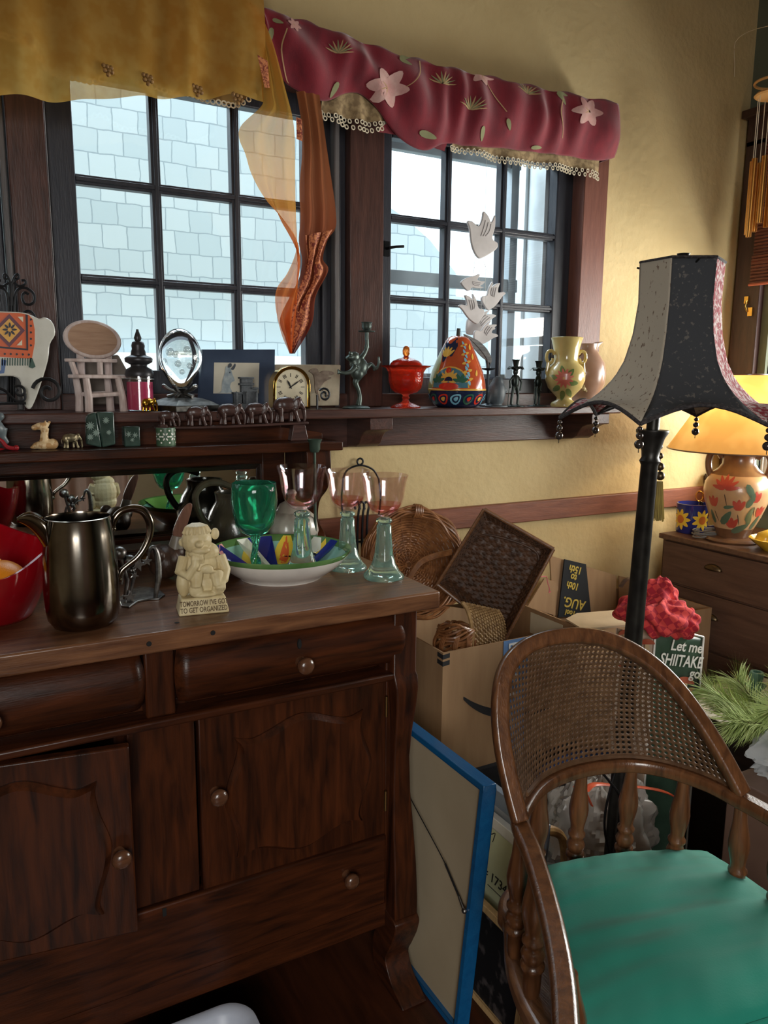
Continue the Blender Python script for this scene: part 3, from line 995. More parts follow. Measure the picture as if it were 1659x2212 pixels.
# goblets
def glass_mat(n, c, rough=.02):
    return mat(n, c, rough, trans=1., ior=1.45, c2=c)
g_aqua = mat('aqua_glass', (.66, .95, .85, 1), .03, trans=.90, ior=1.42, c2=(.62, .93, .82, 1)); g_pink = thin_glass('pink_glass', (.985, .925, .94, 1), .13); g_green = mat('emerald_glass', (.16, .74, .50, 1), .03, trans=.93, ior=1.42, c2=(.12, .70, .46, 1)); g_rose = thin_glass('rose_glass', (.97, .62, .58, 1), .12)
def pink_goblet(P, label):
    s = .00098
    t = thing('goblet', label, 'goblet', P, 'pink and aqua goblets')
    b = MB(); b.lathe(pr([(0, 7), (20, 6), (36, 3), (43, 0), (45, 3), (43, 8), (34, 17), (25, 34), (20, 56), (17, 92), (16, 116), (12, 120), (17, 125), (17, 130), (11, 134), (0, 134)], s), P, 40, rad=lambda a, z: 1 + .02 * math.sin(6 * a)); b.build('stem', g_aqua, t, sharp=70)
    wob = lambda a, z: 1 + .012 * math.sin(7 * a + 40 * z) * math.sin(210 * z)
    b = MB(); b.lathe(pr([(0, 134), (10, 135), (24, 142), (36, 156), (42, 176), (45, 198), (47, 212), (52, 226), (50.5, 227), (45.5, 212), (43, 198), (40, 177), (34, 158), (22, 147), (0, 143)], s), P, 56, rad=wob); b.mi = 0
    bo = b.build('cup', g_pink, t, sharp=70)
    b = MB(); b.lathe(pr([(0, 143.6), (20, 146.5), (28, 151), (33, 157.5), (36.5, 165)], s), P, 36); b.build('rose_bottom', g_rose, bo, sharp=70)
    return t
gob = pink_goblet(V((.776, 1.405, TT)), 'pink goblet with aqua stem nearest the sideboard corner')
copy_tree(gob, V((.742, 1.512, TT)), 'pink goblet standing behind the painted bowl, middle of the three')
copy_tree(gob, V((.612, 1.462, TT + .0135)), 'pink goblet standing inside the painted bowl', 1.03)
P = V((.524, 1.505, TT + .0135)); s = .00094
gg = thing('green_goblet', 'emerald green goblet with twisted stem standing in the painted bowl', 'goblet', P)
b = MB(); b.lathe(pr([(0, 5), (34, 0), (36, 3), (20, 9), (8, 16), (0, 16)], s), P, 36)
def tw(u, v):
    a = 2 * PI * u; z = lerp(14, 88, v); r = 8 + 2.5 * math.sin(v * 2.4 * PI) + 2.2 * math.cos(3 * a + v * 9)
    return P + V((r * s * math.cos(a), r * s * math.sin(a), z * s))
b.surf(tw, 24, 30, cu=True); b.build('stem', g_green, gg, sharp=80)
fac = lambda a, z: 1 + .03 * abs(math.sin(4 * a + z * 60))
b = MB(); b.lathe(pr([(0, 86), (14, 88), (30, 98), (41, 116), (47, 140), (49.5, 165), (49, 190), (47.5, 206), (46, 207), (46.5, 190), (46, 165), (43, 140), (37, 120), (26, 104), (0, 96)], s), P, 48, rad=fac); b.build('cup', g_green, gg, sharp=70)

# carved bird with an upright tail
wb = thing('carved_bird', 'dark carved wooden bird with a tall upright tail behind the troll', 'figurine', V((.375, 1.60, TT)))
m_dk = wood('dark_carved_wood', S(48, 34, 26), S(74, 52, 40), .4, 'z', 12)
b = MB(); b.pslab([(378, 1162), (374, 1150), (385, 1120), (398, 1097), (411, 1087), (416, 1094), (409, 1122), (399, 1150), (391, 1165)], 1.596, .008, 4); b.build('tail', wood('red_brown_feather_wood', S(96, 62, 48), S(124, 84, 66), .4, 'z', 14), wb, bevel=.002)
b = MB(); b.tube([at(384, 1158, 1.6), at(378, 1190, 1.6)], [.012, .017], 16); b.build('band', mat('grey_horn', S(118, 110, 98), .4), wb)
b = MB(); b.ell(V((.358, 1.61, TT + .038)), (.034, .05, .037)); b.ell(at(380, 1195, 1.6), (.018, .02, .02)); b.ell(V((.335, 1.575, TT + .06)), (.016, .018, .016)); b.build('body', m_dk, wb, vox=.003, smooth=3)

# casket with amber glass knobs under the mirror
ck = thing('casket', 'low dark casket with amber glass knobs under the mirror', 'box', V((.33, 1.79, TT)))
b = MB(); b.box((.235, 1.755, TT), (.42, 1.82, TT + .03)); b.box((.229, 1.75, TT + .03), (.426, 1.826, TT + .036)); b.build('box', m_dk, ck, bevel=.003)
m_amber = glass_mat('amber_glass', (.95, .55, .18, 1))
for px in (.255, .285, .315, .345, .375, .405):
    b = MB(); b.ell(V((px, 1.752, TT + .018)), (.010, .008, .009)); b.build('knob', m_amber, ck)

# dark pitcher with looped handle, pale lidded shell jar
P = V((.560, 1.745, TT))
dk = thing('dark_pitcher', 'dark glazed pitcher with a knotted handle behind the green goblet', 'pitcher', P)
m_dglz = mat('dark_glaze', S(44, 42, 36), .22, c2=S(64, 60, 46), coat=.4, bump=.3, bscale=60)
b = MB(); b.lathe([(0, 0), (.05, 0), (.07, .03), (.074, .07), (.06, .11), (.045, .135), (.048, .155), (.044, .155), (.04, .135), (.055, .11), (.066, .07), (0, .01)], P, 40); b.build('body', m_dglz, dk, sharp=70)
b = MB(); b.tube(smooth_path([at(x, y, 1.735) for x, y in ((500, 1052), (470, 1042), (442, 1046), (424, 1065), (424, 1090), (436, 1118), (455, 1140), (480, 1152))], 6), [.007, .009, .008, .0085, .009, .008], 10); b.build('handle', m_dglz, dk)
b = MB(); b.tube(smooth_path([V((P.x + .055, P.y, TT + .06)), V((P.x + .085, P.y, TT + .10)), V((P.x + .095, P.y, TT + .145))], 6), [.016, .012, .009], 12); b.build('spout', m_dglz, dk)
P = V((.70, 1.735, TT))
sj = thing('shell_jar', 'pale ribbed shell-shaped lidded jar behind the pink goblets', 'jar', P)
m_pale = mat('pale_grey_glaze', S(186, 180, 168), .3, c2=S(164, 156, 146), coat=.3)
b = MB(); b.lathe([(0, 0), (.035, 0), (.054, .02), (.062, .05), (.056, .085), (.04, .1), (0, .102)], P, 60, rad=lambda a, z: 1 + .06 * abs(math.sin(6 * a))); b.build('body', m_pale, sj, sharp=80)
b = MB(); b.lathe([(.042, .098), (.03, .118), (.01, .128), (.008, .136), (.013, .145), (.008, .152), (0, .153)], P, 40); b.build('lid', m_pale, sj, sharp=80)

# green iron candlestick beside the mirror
P = V((.742, 1.69, TT))
m_verd = mat('green_iron', S(52, 66, 56), .5, .5, c2=S(70, 86, 74))
cs = thing('candlestick', 'slim dark green iron candlestick with a cup beside the mirror', 'candlestick', P)
top = at(702, 975, 1.69)
b = MB(); b.lathe([(0, 0), (.035, 0), (.036, .004), (.01, .012), (.0035, .02), (.003, top.z - TT), (0, top.z - TT)], P, 24); b.build('stem', m_verd, cs)
b = MB(); b.lathe([(0, 0), (.009, .001), (.013, .008), (.0135, .022), (.018, .032), (.0165, .032), (.011, .022), (0, .006)], V((P.x, P.y, top.z - .002)), 28); b.build('cup', m_verd, cs)

# iron hook hanger on the wall
ih = thing('hook_hanger', 'black iron ring hanger with hooks on the wall behind the goblets', 'hanger', V((.99, 1.935, .86)))
Yh = 1.94
b = MB(); b.tube(spiral(at(778, 997, Yh), X, Z, .009, .009, 0, 2 * PI), .0028, 8)
b.tube(smooth_path([at(x, y, Yh) for x, y in ((742, 1030), (752, 1014), (778, 1005), (805, 1014), (818, 1034))], 6), .0028, 8)
b.tube(smooth_path([at(x, y, Yh) for x, y in ((742, 1030), (738, 1080), (745, 1140), (760, 1170))], 6), .0028, 8)
b.tube(smooth_path([at(x, y, Yh) for x, y in ((818, 1034), (822, 1080), (812, 1140), (795, 1170))], 6), .0028, 8)
b.tube([at(760, 1170, Yh), at(795, 1170, Yh)], .0028, 8)
b.build('ring', m_iron, ih)
for px in (772, 782, 792):
    b = MB(); b.tube(smooth_path([at(x, y, Yh - .012) for x, y in ((px - 4, 1100), (px - 6, 1090), (px, 1084), (px + 5, 1092), (px + 2, 1112), (px, 1160), (px, 1200))], 5), .0035, 8); b.build('hook', m_iron, ih)

# ================================================================== ON THE SILL SHELF
def SP(cx, Y, cy=878):
    p = at(cx, cy, Y); P = V((p.x, Y, ZS)); return P, sc(P)

def drape(mb, lp, rp_, Y, nu, nv, amp, nw, ph=0., yfn=None):
    A = smooth_path([V((x, y, 0)) for x, y in lp], 8); B = smooth_path([V((x, y, 0)) for x, y in rp_], 8)
    def pick(Q, t):
        f = t * (len(Q) - 1); i = min(int(f), len(Q) - 2); return Q[i].lerp(Q[i + 1], f - i)
    def fn(u, v):
        a, c = pick(A, v), pick(B, v); q = a.lerp(c, u); p = at(q.x, q.y, Y)
        p.y += amp * math.sin(u * nw * 2 * PI + ph + 1.5 * v) * (.4 + .6 * v) + .35 * amp * math.sin(u * nw * 5.3 + v * 6)
        return p
    mb.surf(fn, nu, nv)

def flat(mb, mi, pts, Y, k=0, t=.0008):
    mb.mi = mi; mb.pslab(pts, Y - t, t, k)

m_cer = mat('cream_ceramic', S(214, 212, 202), .15, c2=S(200, 198, 186), coat=.5, scale=25, bump=.1, bscale=60)
# llama-shaped platter on a wire easel
YL = 1.822
P, s = SP(35, YL)
ll = thing('animal_platter', 'white animal-shaped ceramic platter painted with an orange blanket', 'platter', P)
out = [(-75, 676), (-20, 672), (40, 674), (62, 678), (84, 688), (96, 685), (110, 692), (118, 706), (119, 724), (108, 744), (104, 778), (86, 838), (70, 878), (60, 883), (52, 872), (48, 850), (40, 817), (0, 813), (-30, 820), (-40, 878), (-60, 880), (-75, 820)]
b = MB(); b.pslab(out, YL, .016, 3); b.build('body', m_cer, ll, bevel=.004, seg=3)
pals = [mat('blanket_orange', S(204, 92, 44), .3), mat('blanket_plum', S(96, 50, 62), .3), mat('blanket_yellow', S(216, 160, 70), .3), mat('blanket_black', S(34, 34, 44), .3), mat('blanket_cream', S(214, 204, 180), .3), mat('blanket_green', S(44, 74, 62), .4), mat('blanket_blue', S(70, 96, 140), .4)]
b = MB()
flat(b, 0, [(-72, 677), (0, 675), (40, 676), (62, 680), (71, 690), (75, 712), (75, 742), (69, 775), (0, 771), (-72, 771)], YL)
flat(b, 3, [(55, 679), (60, 680), (61, 757), (0, 752), (-70, 752), (-70, 748), (0, 748), (57, 753)], YL - .0009)
flat(b, 1, [(20, 678), (54, 714), (20, 750), (-16, 714)], YL - .0010)
flat(b, 2, [(20, 688), (44, 714), (20, 740), (-6, 714)], YL - .0019)
for k in range(8):
    a = k * PI / 4
    flat(b, 3, [(x, y) for x, y in petal(21 + 4 * math.cos(a), 712 + 4 * math.sin(a), 12, 5, a, 8)], YL - .0028)
for k in range(5):
    flat(b, 3, petal(64.5, 690 + k * 14, 5, 5, 0, 8), YL - .0010)
for k in range(6):
    flat(b, 3, petal(-5 + k * 13, 764 + k * .4, 5, 5, 0, 8), YL - .0010)
flat(b, 4, [(38, 684), (50, 684), (50, 696)], YL - .0010); flat(b, 4, [(36, 746), (48, 746), (48, 734)], YL - .0010)
for k in range(12):
    flat(b, 5, [(4 + k * 5.5, 773), (6.5 + k * 5.5, 773), (6 + k * 5.5, 790), (3.5 + k * 5.5, 789)], YL)
flat(b, 5, [(64, 772), (70, 774), (77, 792), (70, 796), (62, 793)], YL); flat(b, 6, [(3, 776), (14, 778), (9, 806), (-6, 808), (-8, 804), (2, 800)], YL)
b.build('painted_blanket', pals, ll)
st = thing('plate_stand', 'black wrought iron scroll easel holding the animal platter', 'stand', V((P.x, 1.84, ZS)))
b = MB()
Yb = 1.843
w = .0028
b.tube(spiral(at(104, 846, 1.80), X, Z, .006, .031, .5, 9.2), w + .001, 8)
b.tube(spiral(at(42, 846, 1.80), X, Z, .004, .013, 2.0, 8.5), w, 8); b.tube(smooth_path([at(x, y, 1.80) for x, y in ((54, 850), (52, 864), (35, 866), (12, 845), (-10, 836))], 5), w, 8)
b.tube([at(-30, 872, 1.80), at(56, 871, 1.80)], w, 8); b.tube([at(-30, 872, 1.80), V((at(-30, 872, 1.8).x, 1.92, ZS + .003))], w, 8)
for sx in (1, -1):
    f = lambda x, y: at(24 + (x - 24) * sx, y, Yb)
    b.tube(smooth_path([f(x, y) for x, y in ((30, 872), (30, 700), (31, 650), (38, 626), (56, 622), (72, 634), (74, 650), (64, 658), (52, 654), (48, 640), (54, 632), (62, 636))], 5), w, 8)
    b.tube(smooth_path([f(x, y) for x, y in ((26, 660), (26, 625), (30, 612), (42, 618), (54, 614), (54, 606), (46, 606))], 5), w * .9, 8)
    b.tube(smooth_path([f(x, y) for x, y in ((24, 620), (30, 600), (38, 592), (40, 600), (33, 604))], 5), w * .9, 8)
    b.tube(smooth_path([f(x, y) for x, y in ((50, 676), (60, 672), (70, 676), (78, 690))], 5), w, 8)
b.tube([at(24, 872, Yb), at(24, 610, Yb)], w, 8)
b.build('scrollwork', m_iron, st)

# toy high chair
P, s = SP(212, 1.845)
hc = thing('toy_high_chair', 'small whitewashed wooden doll high chair with oval back', 'doll furniture', P)
m_wwash = mat('whitewashed_wood', S(206, 190, 184), .6, c2=S(180, 158, 150), scale=25, stretch=(4, 4, 1))
m_oval = wood('tan_oval_wood', S(150, 116, 92), S(172, 138, 112), .5, 'x', 14)
D = lambda u, d, h: P + V((u * s, -d * s, h * s))
b = MB(); c = D(-2, -14, 152); M = Matrix.Rotation(-.18, 4, 'X') @ Matrix.Rotation(.12, 4, 'Y')
n = 40
ring = lambda k, y: [c + M @ V((59 * k * s * math.cos(2 * PI * i / n), y * s, 41 * k * s * math.sin(2 * PI * i / n))) for i in range(n)]
b.prism(ring(1, 5), M.to_3x3() @ V((0, -10 * s, 0))); b.build('back', m_wwash, hc, bevel=.003)
b = MB(); b.prism(ring(.84, -5), M.to_3x3() @ V((0, -.8 * s, 0))); b.build('oval_panel', m_oval, hc)
b = MB(); b.prism([D(u, d, 104) for u, d in ((-62, -6), (-40, -16), (38, -10), (43, 10), (20, 22), (-40, 20), (-62, 10))], (0, 0, 7 * s)); b.build('tray', m_wwash, hc, bevel=.0015)
b = MB(); b.prism([D(u, d, 70) for u, d in ((-58, 0), (-40, -24), (40, -24), (62, 4), (30, 26), (-40, 26))], (0, 0, 8 * s)); b.build('seat', m_wwash, hc, bevel=.002)
for u0, d0, u1, d1 in ((-40, -14, -36, -16), (24, -14, 28, -16), (-24, 18, -22, 22), (42, 12, 50, 18)):
    b = MB(); b.tube([D(u1, d1, 0), D(u1 * .97, d1, 30), D(u0, d0, 72)], [8.5 * s, 8 * s, 7 * s], 10); b.build('leg', m_wwash, hc)
b = MB(); b.tube([D(-22, 20, 34), D(48, 16, 38)], 5 * s, 8); b.tube([D(-38, -14, 36), D(26, -14, 38)], 5 * s, 8); b.build('stretcher', m_wwash, hc)
for u, d in ((-50, 8), (6, 14), (28, -16), (-30, -18)):
    b = MB(); b.tube([D(u + (8 if u in (-50,) else 0), d, 76), D(u, d, 106)], 6 * s, 8); b.build('post', m_wwash, hc)
for u in (-28, 28):
    b = MB(); b.tube([D(u, -18, 76), D(u, -15, 125)], 8 * s, 8); b.build('post', m_wwash, hc)

# hexagonal box behind
P, s = SP(215, 1.905)
b = MB(); b.prism([at(x, y, 1.90) for x, y in ((160, 830), (186, 772), (256, 766), (284, 816), (262, 874), (178, 875))], (0, .03, 0))
hx = solo(b, 'hexagonal_box', mat('dull_brown_card', S(104, 94, 84), .7, c2=S(88, 78, 70), scale=40), 'dull brown six-sided plaque standing behind the toy high chair', 'plaque', P, bevel=.004)

# candle jar
P, s = SP(304, 1.835)
cj = thing('candle_jar', 'pink candle in a glass jar with dark finial lid', 'candle', P)
b = MB(); b.lathe(pr([(0, 0), (27, 0), (29, 3), (29, 74), (27.5, 74), (27.5, 3), (0, 2)], s), P, 40); b.build('glass', thin_glass('clear_jar_glass', (.96, .97, .98, 1), .12), cj, sharp=60)
b = MB(); b.lathe(pr([(0, 3), (27, 3), (27, 62), (24, 60), (0, 60)], s), P, 36); b.build('wax', mat('pink_wax', S(214, 58, 104), .4, c2=S(200, 48, 92)), cj, sharp=60)
b = MB(); b.lathe(pr([(0, 71), (28, 72), (30, 78), (27, 88), (17, 94), (17, 98), (28, 104), (29, 111), (26, 114), (16, 118), (15, 126), (13, 131), (14, 138), (12, 145), (6, 148), (8, 154), (6, 160), (3, 168), (2.5, 172), (0, 172)], s), P, 36); b.build('lid', mat('dark_bronze', S(58, 56, 58), .4, .5), cj, sharp=60)
b = MB(); b.tube(spiral(P + V((0, 0, 68 * s)), X, Y3, 29.6 * s, 29.6 * s, 0, 2 * PI, 40), 1.2 * s, 6); b.build('collar', m_pewter, cj)

# little elephants: one sculpted mesh, facing +x, one unit long
def elephant_mb(trunk_up=False):
    b = MB()
    b.ell((0, 0, .62), (.40, .24, .27)); b.ell((-.18, 0, .60), (.26, .22, .27)); b.ell((.44, 0, .70), (.15, .14, .18)); b.ell((.46, 0, .83), (.09, .11, .07))
    b.tube(smooth_path([(.52, 0, .66), (.62, 0, .48), (.66, 0, .25), (.66, 0, .08), (.62, 0, .02)], 4), [.11, .085, .065, .05, .04], 10)
    for sg in (1, -1):
        b.ell((.33, sg * .19, .64), (.12, .03, .20), Matrix.Rotation(sg * .25, 4, 'Z'))
        b.tube([(.26, sg * .12, .5), (.34, sg * .12, .25), (.42, sg * .12, .03)] if sg < 0 else [(.22, sg * .12, .5), (.20, sg * .12, .25), (.20, sg * .12, .03)], [.10, .07, .08], 10)
        b.tube([(-.24, sg * .12, .5), (-.24 - .04 * sg, sg * .12, .25), (-.26 - .06 * sg, sg * .12, .03)], [.12, .075, .085], 10)
        b.tube([(.50, sg * .07, .55), (.62, sg * .08, .48), (.70, sg * .08, .50)], [.025, .02, .01], 8)
    b.tube([(-.40, 0, .68), (-.48, 0, .5), (-.46, 0, .3)], [.03, .02, .03], 8)
    return b
def elephant(P, size, m, name='elephant', parent=None, rz=0., **lab):
    b = elephant_mb(); b.v = [Matrix.Rotation(rz, 3, 'Z') @ v * size + V(P) for v in b.v]
    if parent is not None:
        return b.build(name, m, parent, vox=size * .022, smooth=1)
    return solo(b, name, m, lab['label'], 'figurine', P, vox=size * .022, smooth=1)
P, s = SP(320, 1.80)
elephant(P, .034, mat('gold_plate', S(214, 160, 60), .2, 1.), 'elephant_figurine', label='tiny shiny gold elephant in front of the pink candle', rz=.3)

# crystal egg on an ornate stand
P, s = SP(396, 1.83)
ce = thing('crystal_egg', 'clear glass egg with bubbles on an ornate metal stand', 'ornament', P)
g_clear = glass_mat('crystal', (.97, .98, .98, 1))
b = MB(); prof = [(0, 48), (10, 48.5), (18, 52), (28, 66), (38, 84), (45, 102), (46, 116), (43, 134), (36, 150), (26, 163), (14, 171), (0, 174)]
P2 = V((P.x - 3 * s, P.y, P.z)); b.lathe(pr(prof, s), P2, 48); b.build('egg', g_clear, ce, sub=1, sharp=180)
g_bub = thin_glass('trapped_air', (.93, .95, .95, 1), .25)
for u, h, r, d in ((-18, 122, 9, -6), (-4, 118, 6, 8), (10, 126, 8, -4), (-24, 104, 8, 6), (-6, 102, 7, -8), (14, 100, 6, 4), (24, 110, 5, 6), (2, 88, 6, 0), (-14, 84, 4, 4)):
    b = MB(); b.ell(P2 + V((u * s, d * s, h * s)), (r * s * .8, r * s * .8, r * s), nu=14, nv=10); b.build('bubble', g_bub, ce)
b = MB()
sq = lambda k, h: [P + V((math.cos(PI / 4 + i * PI / 2 + .35) * k * s, math.sin(PI / 4 + i * PI / 2 + .35) * k * s, h * s)) for i in range(4)]
for (k0, h0), (k1, h1) in zip(((78, 0), (78, 12), (62, 20), (40, 27)), ((78, 12), (62, 20), (40, 27), (16, 30))):
    b.add(sq(k0, h0) + sq(k1, h1), [(0, 1, 5, 4), (1, 2, 6, 5), (2, 3, 7, 6), (3, 0, 4, 7)])
b.add(sq(78, 0), [(0, 1, 2, 3)]); b.add(sq(16, 30), [(0, 1, 2, 3)])
b.lathe(pr([(0, 28), (10, 29), (6, 36), (8, 42), (14, 48), (0, 47)], s), P2, 20)
b.build('base', mat('dark_pewter', S(84, 82, 78), .5, 1., c2=S(56, 54, 52), scale=90), ce, bevel=.001)
for i in range(5):
    a = i * 2 * PI / 5 + .3
    f = lambda r, h: P2 + V((math.cos(a) * r * s, math.sin(a) * r * s, h * s))
    b = MB(); b.tube(smooth_path([f(8, 40), f(24, 44), (f(36, 52)), f(40, 53)], 4), [3 * s, 4 * s, 5 * s, 2 * s], 8); b.tube(smooth_path([f(8, 36), f(22, 32), f(30, 30)], 4), 3.5 * s, 8); b.build('leaf', m_pewter, ce)

# framed ram picture
YF = 1.875
fr = thing('ram_picture', 'dark navy framed picture of a horned ram on the sill shelf', 'picture', V((at(510, 878, YF).x, YF, ZS)))
o4 = [at(x, y, YF) for x, y in ((430, 881), (592, 881), (594, 755), (437, 755))]; i4 = [at(x, y, YF) for x, y in ((462, 850), (560, 850), (562, 784), (464, 783))]
b = MB(); dv = V((0, .018, 0))
i5 = [p + V((0, .006, 0)) for p in i4]
b.add(o4 + i5 + [p + dv for p in o4], [(0, 1, 5, 4), (1, 2, 6, 5), (2, 3, 7, 6), (3, 0, 4, 7), (0, 8, 9, 1), (1, 9, 10, 2), (2, 10, 11, 3), (3, 11, 8, 0), (8, 11, 10, 9)])
b.build('frame', mat('navy_frame', S(46, 58, 78), .35, c2=S(56, 68, 88)), fr, sharp=20)
b = MB(); b.add([p + V((0, .0055, 0)) for p in i4], [(0, 1, 2, 3)])
YQ = YF + .0052
b.mi = 1; b.pslab([(478, 845), (480, 825), (486, 805), (488, 792), (497, 794), (502, 808), (507, 822), (500, 826), (497, 836), (500, 848), (470, 848)], YQ - .0003, .0003, 3)
b.mi = 2
for q in ([(492, 794), (494, 786), (500, 785), (500, 792)], [(499, 797), (504, 790), (508, 785), (509, 791), (504, 799)]):
    b.pslab(q, YQ - .0004, .0004, 3)
b.pslab([(495, 803), (498, 803), (498, 806), (495, 806)], YQ - .0006, .0003)
b.build('print', [mat('beige_paper', S(178, 172, 156), .5), mat('blue_grey_ink', S(122, 134, 140), .6, c2=S(150, 158, 160), scale=90), mat('dark_ink', S(56, 62, 70), .6)], fr)
# little relief building before it
P, s = SP(530, 1.835)
b = MB(); B_ = lambda u0, u1, h0, h1, d0=-6, d1=6: b.box(P + V((u0 * s, d0 * s, h0 * s)), P + V((u1 * s, d1 * s, h1 * s)))
B_(-30, 28, 0, 14, -10, 10); B_(-26, -6, 14, 34); B_(-10, 16, 14, 52); B_(14, 27, 14, 44); B_(-13, 19, 52, 57, -8, 8); B_(-10, 16, 57, 66); B_(-13, 19, 66, 70, -8, 8); B_(-28, -8, 34, 38, -8, 8); B_(12, 29, 44, 48, -8, 8)
for k in range(3):
    b.lathe(pr([(3, 0), (3, 22), (0, 26)], s), P + V(((-22 + k * 22) * s, -8 * s, 14 * s)), 10)
solo(b, 'relief_building', mat('dark_cast_stone', S(62, 66, 70), .7, c2=S(84, 88, 92), scale=70, bump=.4, bscale=150), 'small dark cast relief of a towered building before the ram picture', 'ornament', P, bevel=.0012)

# arched carriage clock
YC = 1.845
P, s = SP(630, YC)
ck = thing('mantel_clock', 'gold arched mantel clock with cream dial and roman numerals', 'clock', P)
def arch(k, cx=630.5, w=40.5, yb=882, yt=791):
    w2 = w - k
    pts = [(cx - w2, yb - (0 if k == 0 else 4))]
    for i in range(17):
        a = PI - PI * i / 16
        pts.append((cx + w2 * math.cos(a), yt + w - w2 * math.sin(a)))
    return pts + [(cx + w2, yb - (0 if k == 0 else 4))]
m_gold = mat('polished_gold', S(224, 182, 104), .12, 1., c2=S(214, 170, 92))
b = MB(); A, B = [at(x, y, YC) for x, y in arch(0)], [at(x, y, YC) for x, y in arch(7)]
n = len(A); dv = V((0, .035, 0))
b.add(A + B + [p + dv for p in A] + [p + V((0, .004, 0)) for p in B], [(i, (i + 1) % n, n + (i + 1) % n, n + i) for i in range(n)] + [(i, 2 * n + i, 2 * n + (i + 1) % n, (i + 1) % n) for i in range(n)] + [(n + i, n + (i + 1) % n, 3 * n + (i + 1) % n, 3 * n + i) for i in range(n)] + [tuple(range(3 * n - 1, 2 * n - 1, -1))])
b.build('case', m_gold, ck, bevel=.0015)
b = MB(); b.pslab(arch(7), YC + .003, .001); dial = b.build('dial', mat('cream_dial', S(196, 186, 160), .5), ck)
m_blk = mat('black_enamel', S(24, 24, 26), .4)
b = MB(); cx, cy, YD = 628, 836, YC + .0029
for k in range(12):
    a = k * PI / 6; x, y = cx + 26 * math.sin(a), cy - 26 * math.cos(a)
    wd = (1.0, 1.8, 2.6)[(k * 7) % 3]
    for q in range(1 + (k % 3)):
        off = (q - (k % 3) / 2) * 2.6
        ux, uy = math.cos(a) * off, math.sin(a) * off
        dx, dy = math.sin(a) * 4, -math.cos(a) * 4; nx, ny = math.cos(a) * .7, math.sin(a) * .7
        b.pslab([(x + ux - dx - nx, y + uy - dy - ny), (x + ux - dx + nx, y + uy - dy + ny), (x + ux + dx + nx, y + uy + dy + ny), (x + ux + dx - nx, y + uy + dy - ny)], YD - .0003, .0003)
b.build('numeral_marks', m_blk, dial)
b = MB()
for L_, a, w in ((17, -.45, 2.2), (25, .95, 1.6)):
    dx, dy = math.sin(a), -math.cos(a); nx, ny = -dy, dx
    b.pslab([(cx - 4 * dx - nx * w / 2, cy - 4 * dy - ny * w / 2), (cx + L_ * .6 * dx - nx * w, cy + L_ * .6 * dy - ny * w), (cx + L_ * dx, cy + L_ * dy), (cx + L_ * .6 * dx + nx * w, cy + L_ * .6 * dy + ny * w), (cx - 4 * dx + nx * w / 2, cy - 4 * dy + ny * w / 2)], YD - .0012, .0006)
b.build('hands', m_blk, dial)

# heron tile
YT = 1.895
P, s = SP(690, YT)
ht = thing('heron_tile', 'cream relief tile with a wading heron beside the gold clock', 'tile', P)
m_tile = mat('cream_tile', S(184, 172, 148), .5, c2=S(164, 150, 128), scale=30)
b = MB(); b.pslab([(594, 787), (737, 788), (733, 876), (592, 879)], YT, .012); b.build('slab', m_tile, ht, bevel=.003)
b = MB(); b.pslab([(668, 802), (676, 796), (686, 797), (690, 806), (698, 801), (716, 802), (722, 808), (708, 812), (716, 816), (702, 824), (694, 834), (688, 842), (684, 850), (681, 840), (680, 820), (676, 808)], YT - .006, .007, 3)
b.tube([at(686, 846, YT - .002), at(690, 866, YT - .002)], .0014, 6); b.tube([at(692, 838, YT - .002), at(710, 856, YT - .002), at(704, 866, YT - .002)], .0014, 6)
b.build('heron', mat('brown_grey_relief', S(108, 90, 78), .6, c2=S(150, 134, 118), scale=60), ht, bevel=.0012)
# scroll hook
b = MB(); b.tube(spiral(at(701, 853, 1.81), X, Z, .003, .0175, -1.0, 7.2 + PI / 2), .0028, 8); b.tube([at(685, 853, 1.81), V((at(685, 853, 1.81).x, 1.81, ZS + .001)), V((at(700, 853, 1.81).x, 1.83, ZS + .0015))], .0028, 8)
solo(b, 'scroll_hook', m_iron, 'small black iron scroll on the shelf before the heron tile', 'ornament', V((at(685, 853, 1.81).x, 1.81, ZS)))

# frog candle holder
YR = 1.83
P, s = SP(770, YR)
fg = thing('frog_candleholder', 'green bronze dancing frog holding up a candle cup', 'candlestick', P)
m_brz = mat('green_bronze', S(66, 76, 72), .42, .7, c2=S(92, 102, 96), scale=40)
A = lambda x, y, d=0: at(x, y, YR + d)
b = MB(); b.lathe(pr([(0, 0), (29, 0), (30, 2), (26, 5), (8, 7), (0, 7)], s), P, 28, rad=lambda a, z: 1 + .05 * math.sin(5 * a)); b.build('base', m_brz, fg)
b = MB()
b.tube(smooth_path([A(774, 876), A(777, 858), A(774, 842), A(768, 826), A(776, 812), A(784, 800)], 4), [.009, .006, .006, .008, .010, .014], 10)
b.ell(A(777, 795), (.021, .018, .026), Matrix.Rotation(.5, 4, 'Y')); b.ell(A(772, 805), (.018, .017, .020)); b.ell(A(763, 771), (.017, .015, .013), Matrix.Rotation(-.5, 4, 'Y')); b.ell(A(768, 784), (.016, .015, .02))
b.ell(A(757, 763, -.008), .005); b.ell(A(757, 763, .008), .005); b.ell(A(754, 773), (.009, .012, .007))
b.tube(smooth_path([A(768, 792, -.012), A(757, 803, -.014), A(744, 806, -.014), A(734, 804, -.012)], 4), [.008, .006, .005, .005], 10)
for dy in (-5, 0, 5):
    b.tube([A(735, 804, -.012), A(729, 803 + dy, -.012)], [.003, .0025], 6)
b.tube(smooth_path([A(776, 778), A(788, 762), A(793, 745), A(792, 730)], 4), [.009, .006, .005, .005], 10)
for dx in (-4, 0, 4):
    b.tube([A(793, 738), A(792 + dx, 752)], .003, 6)
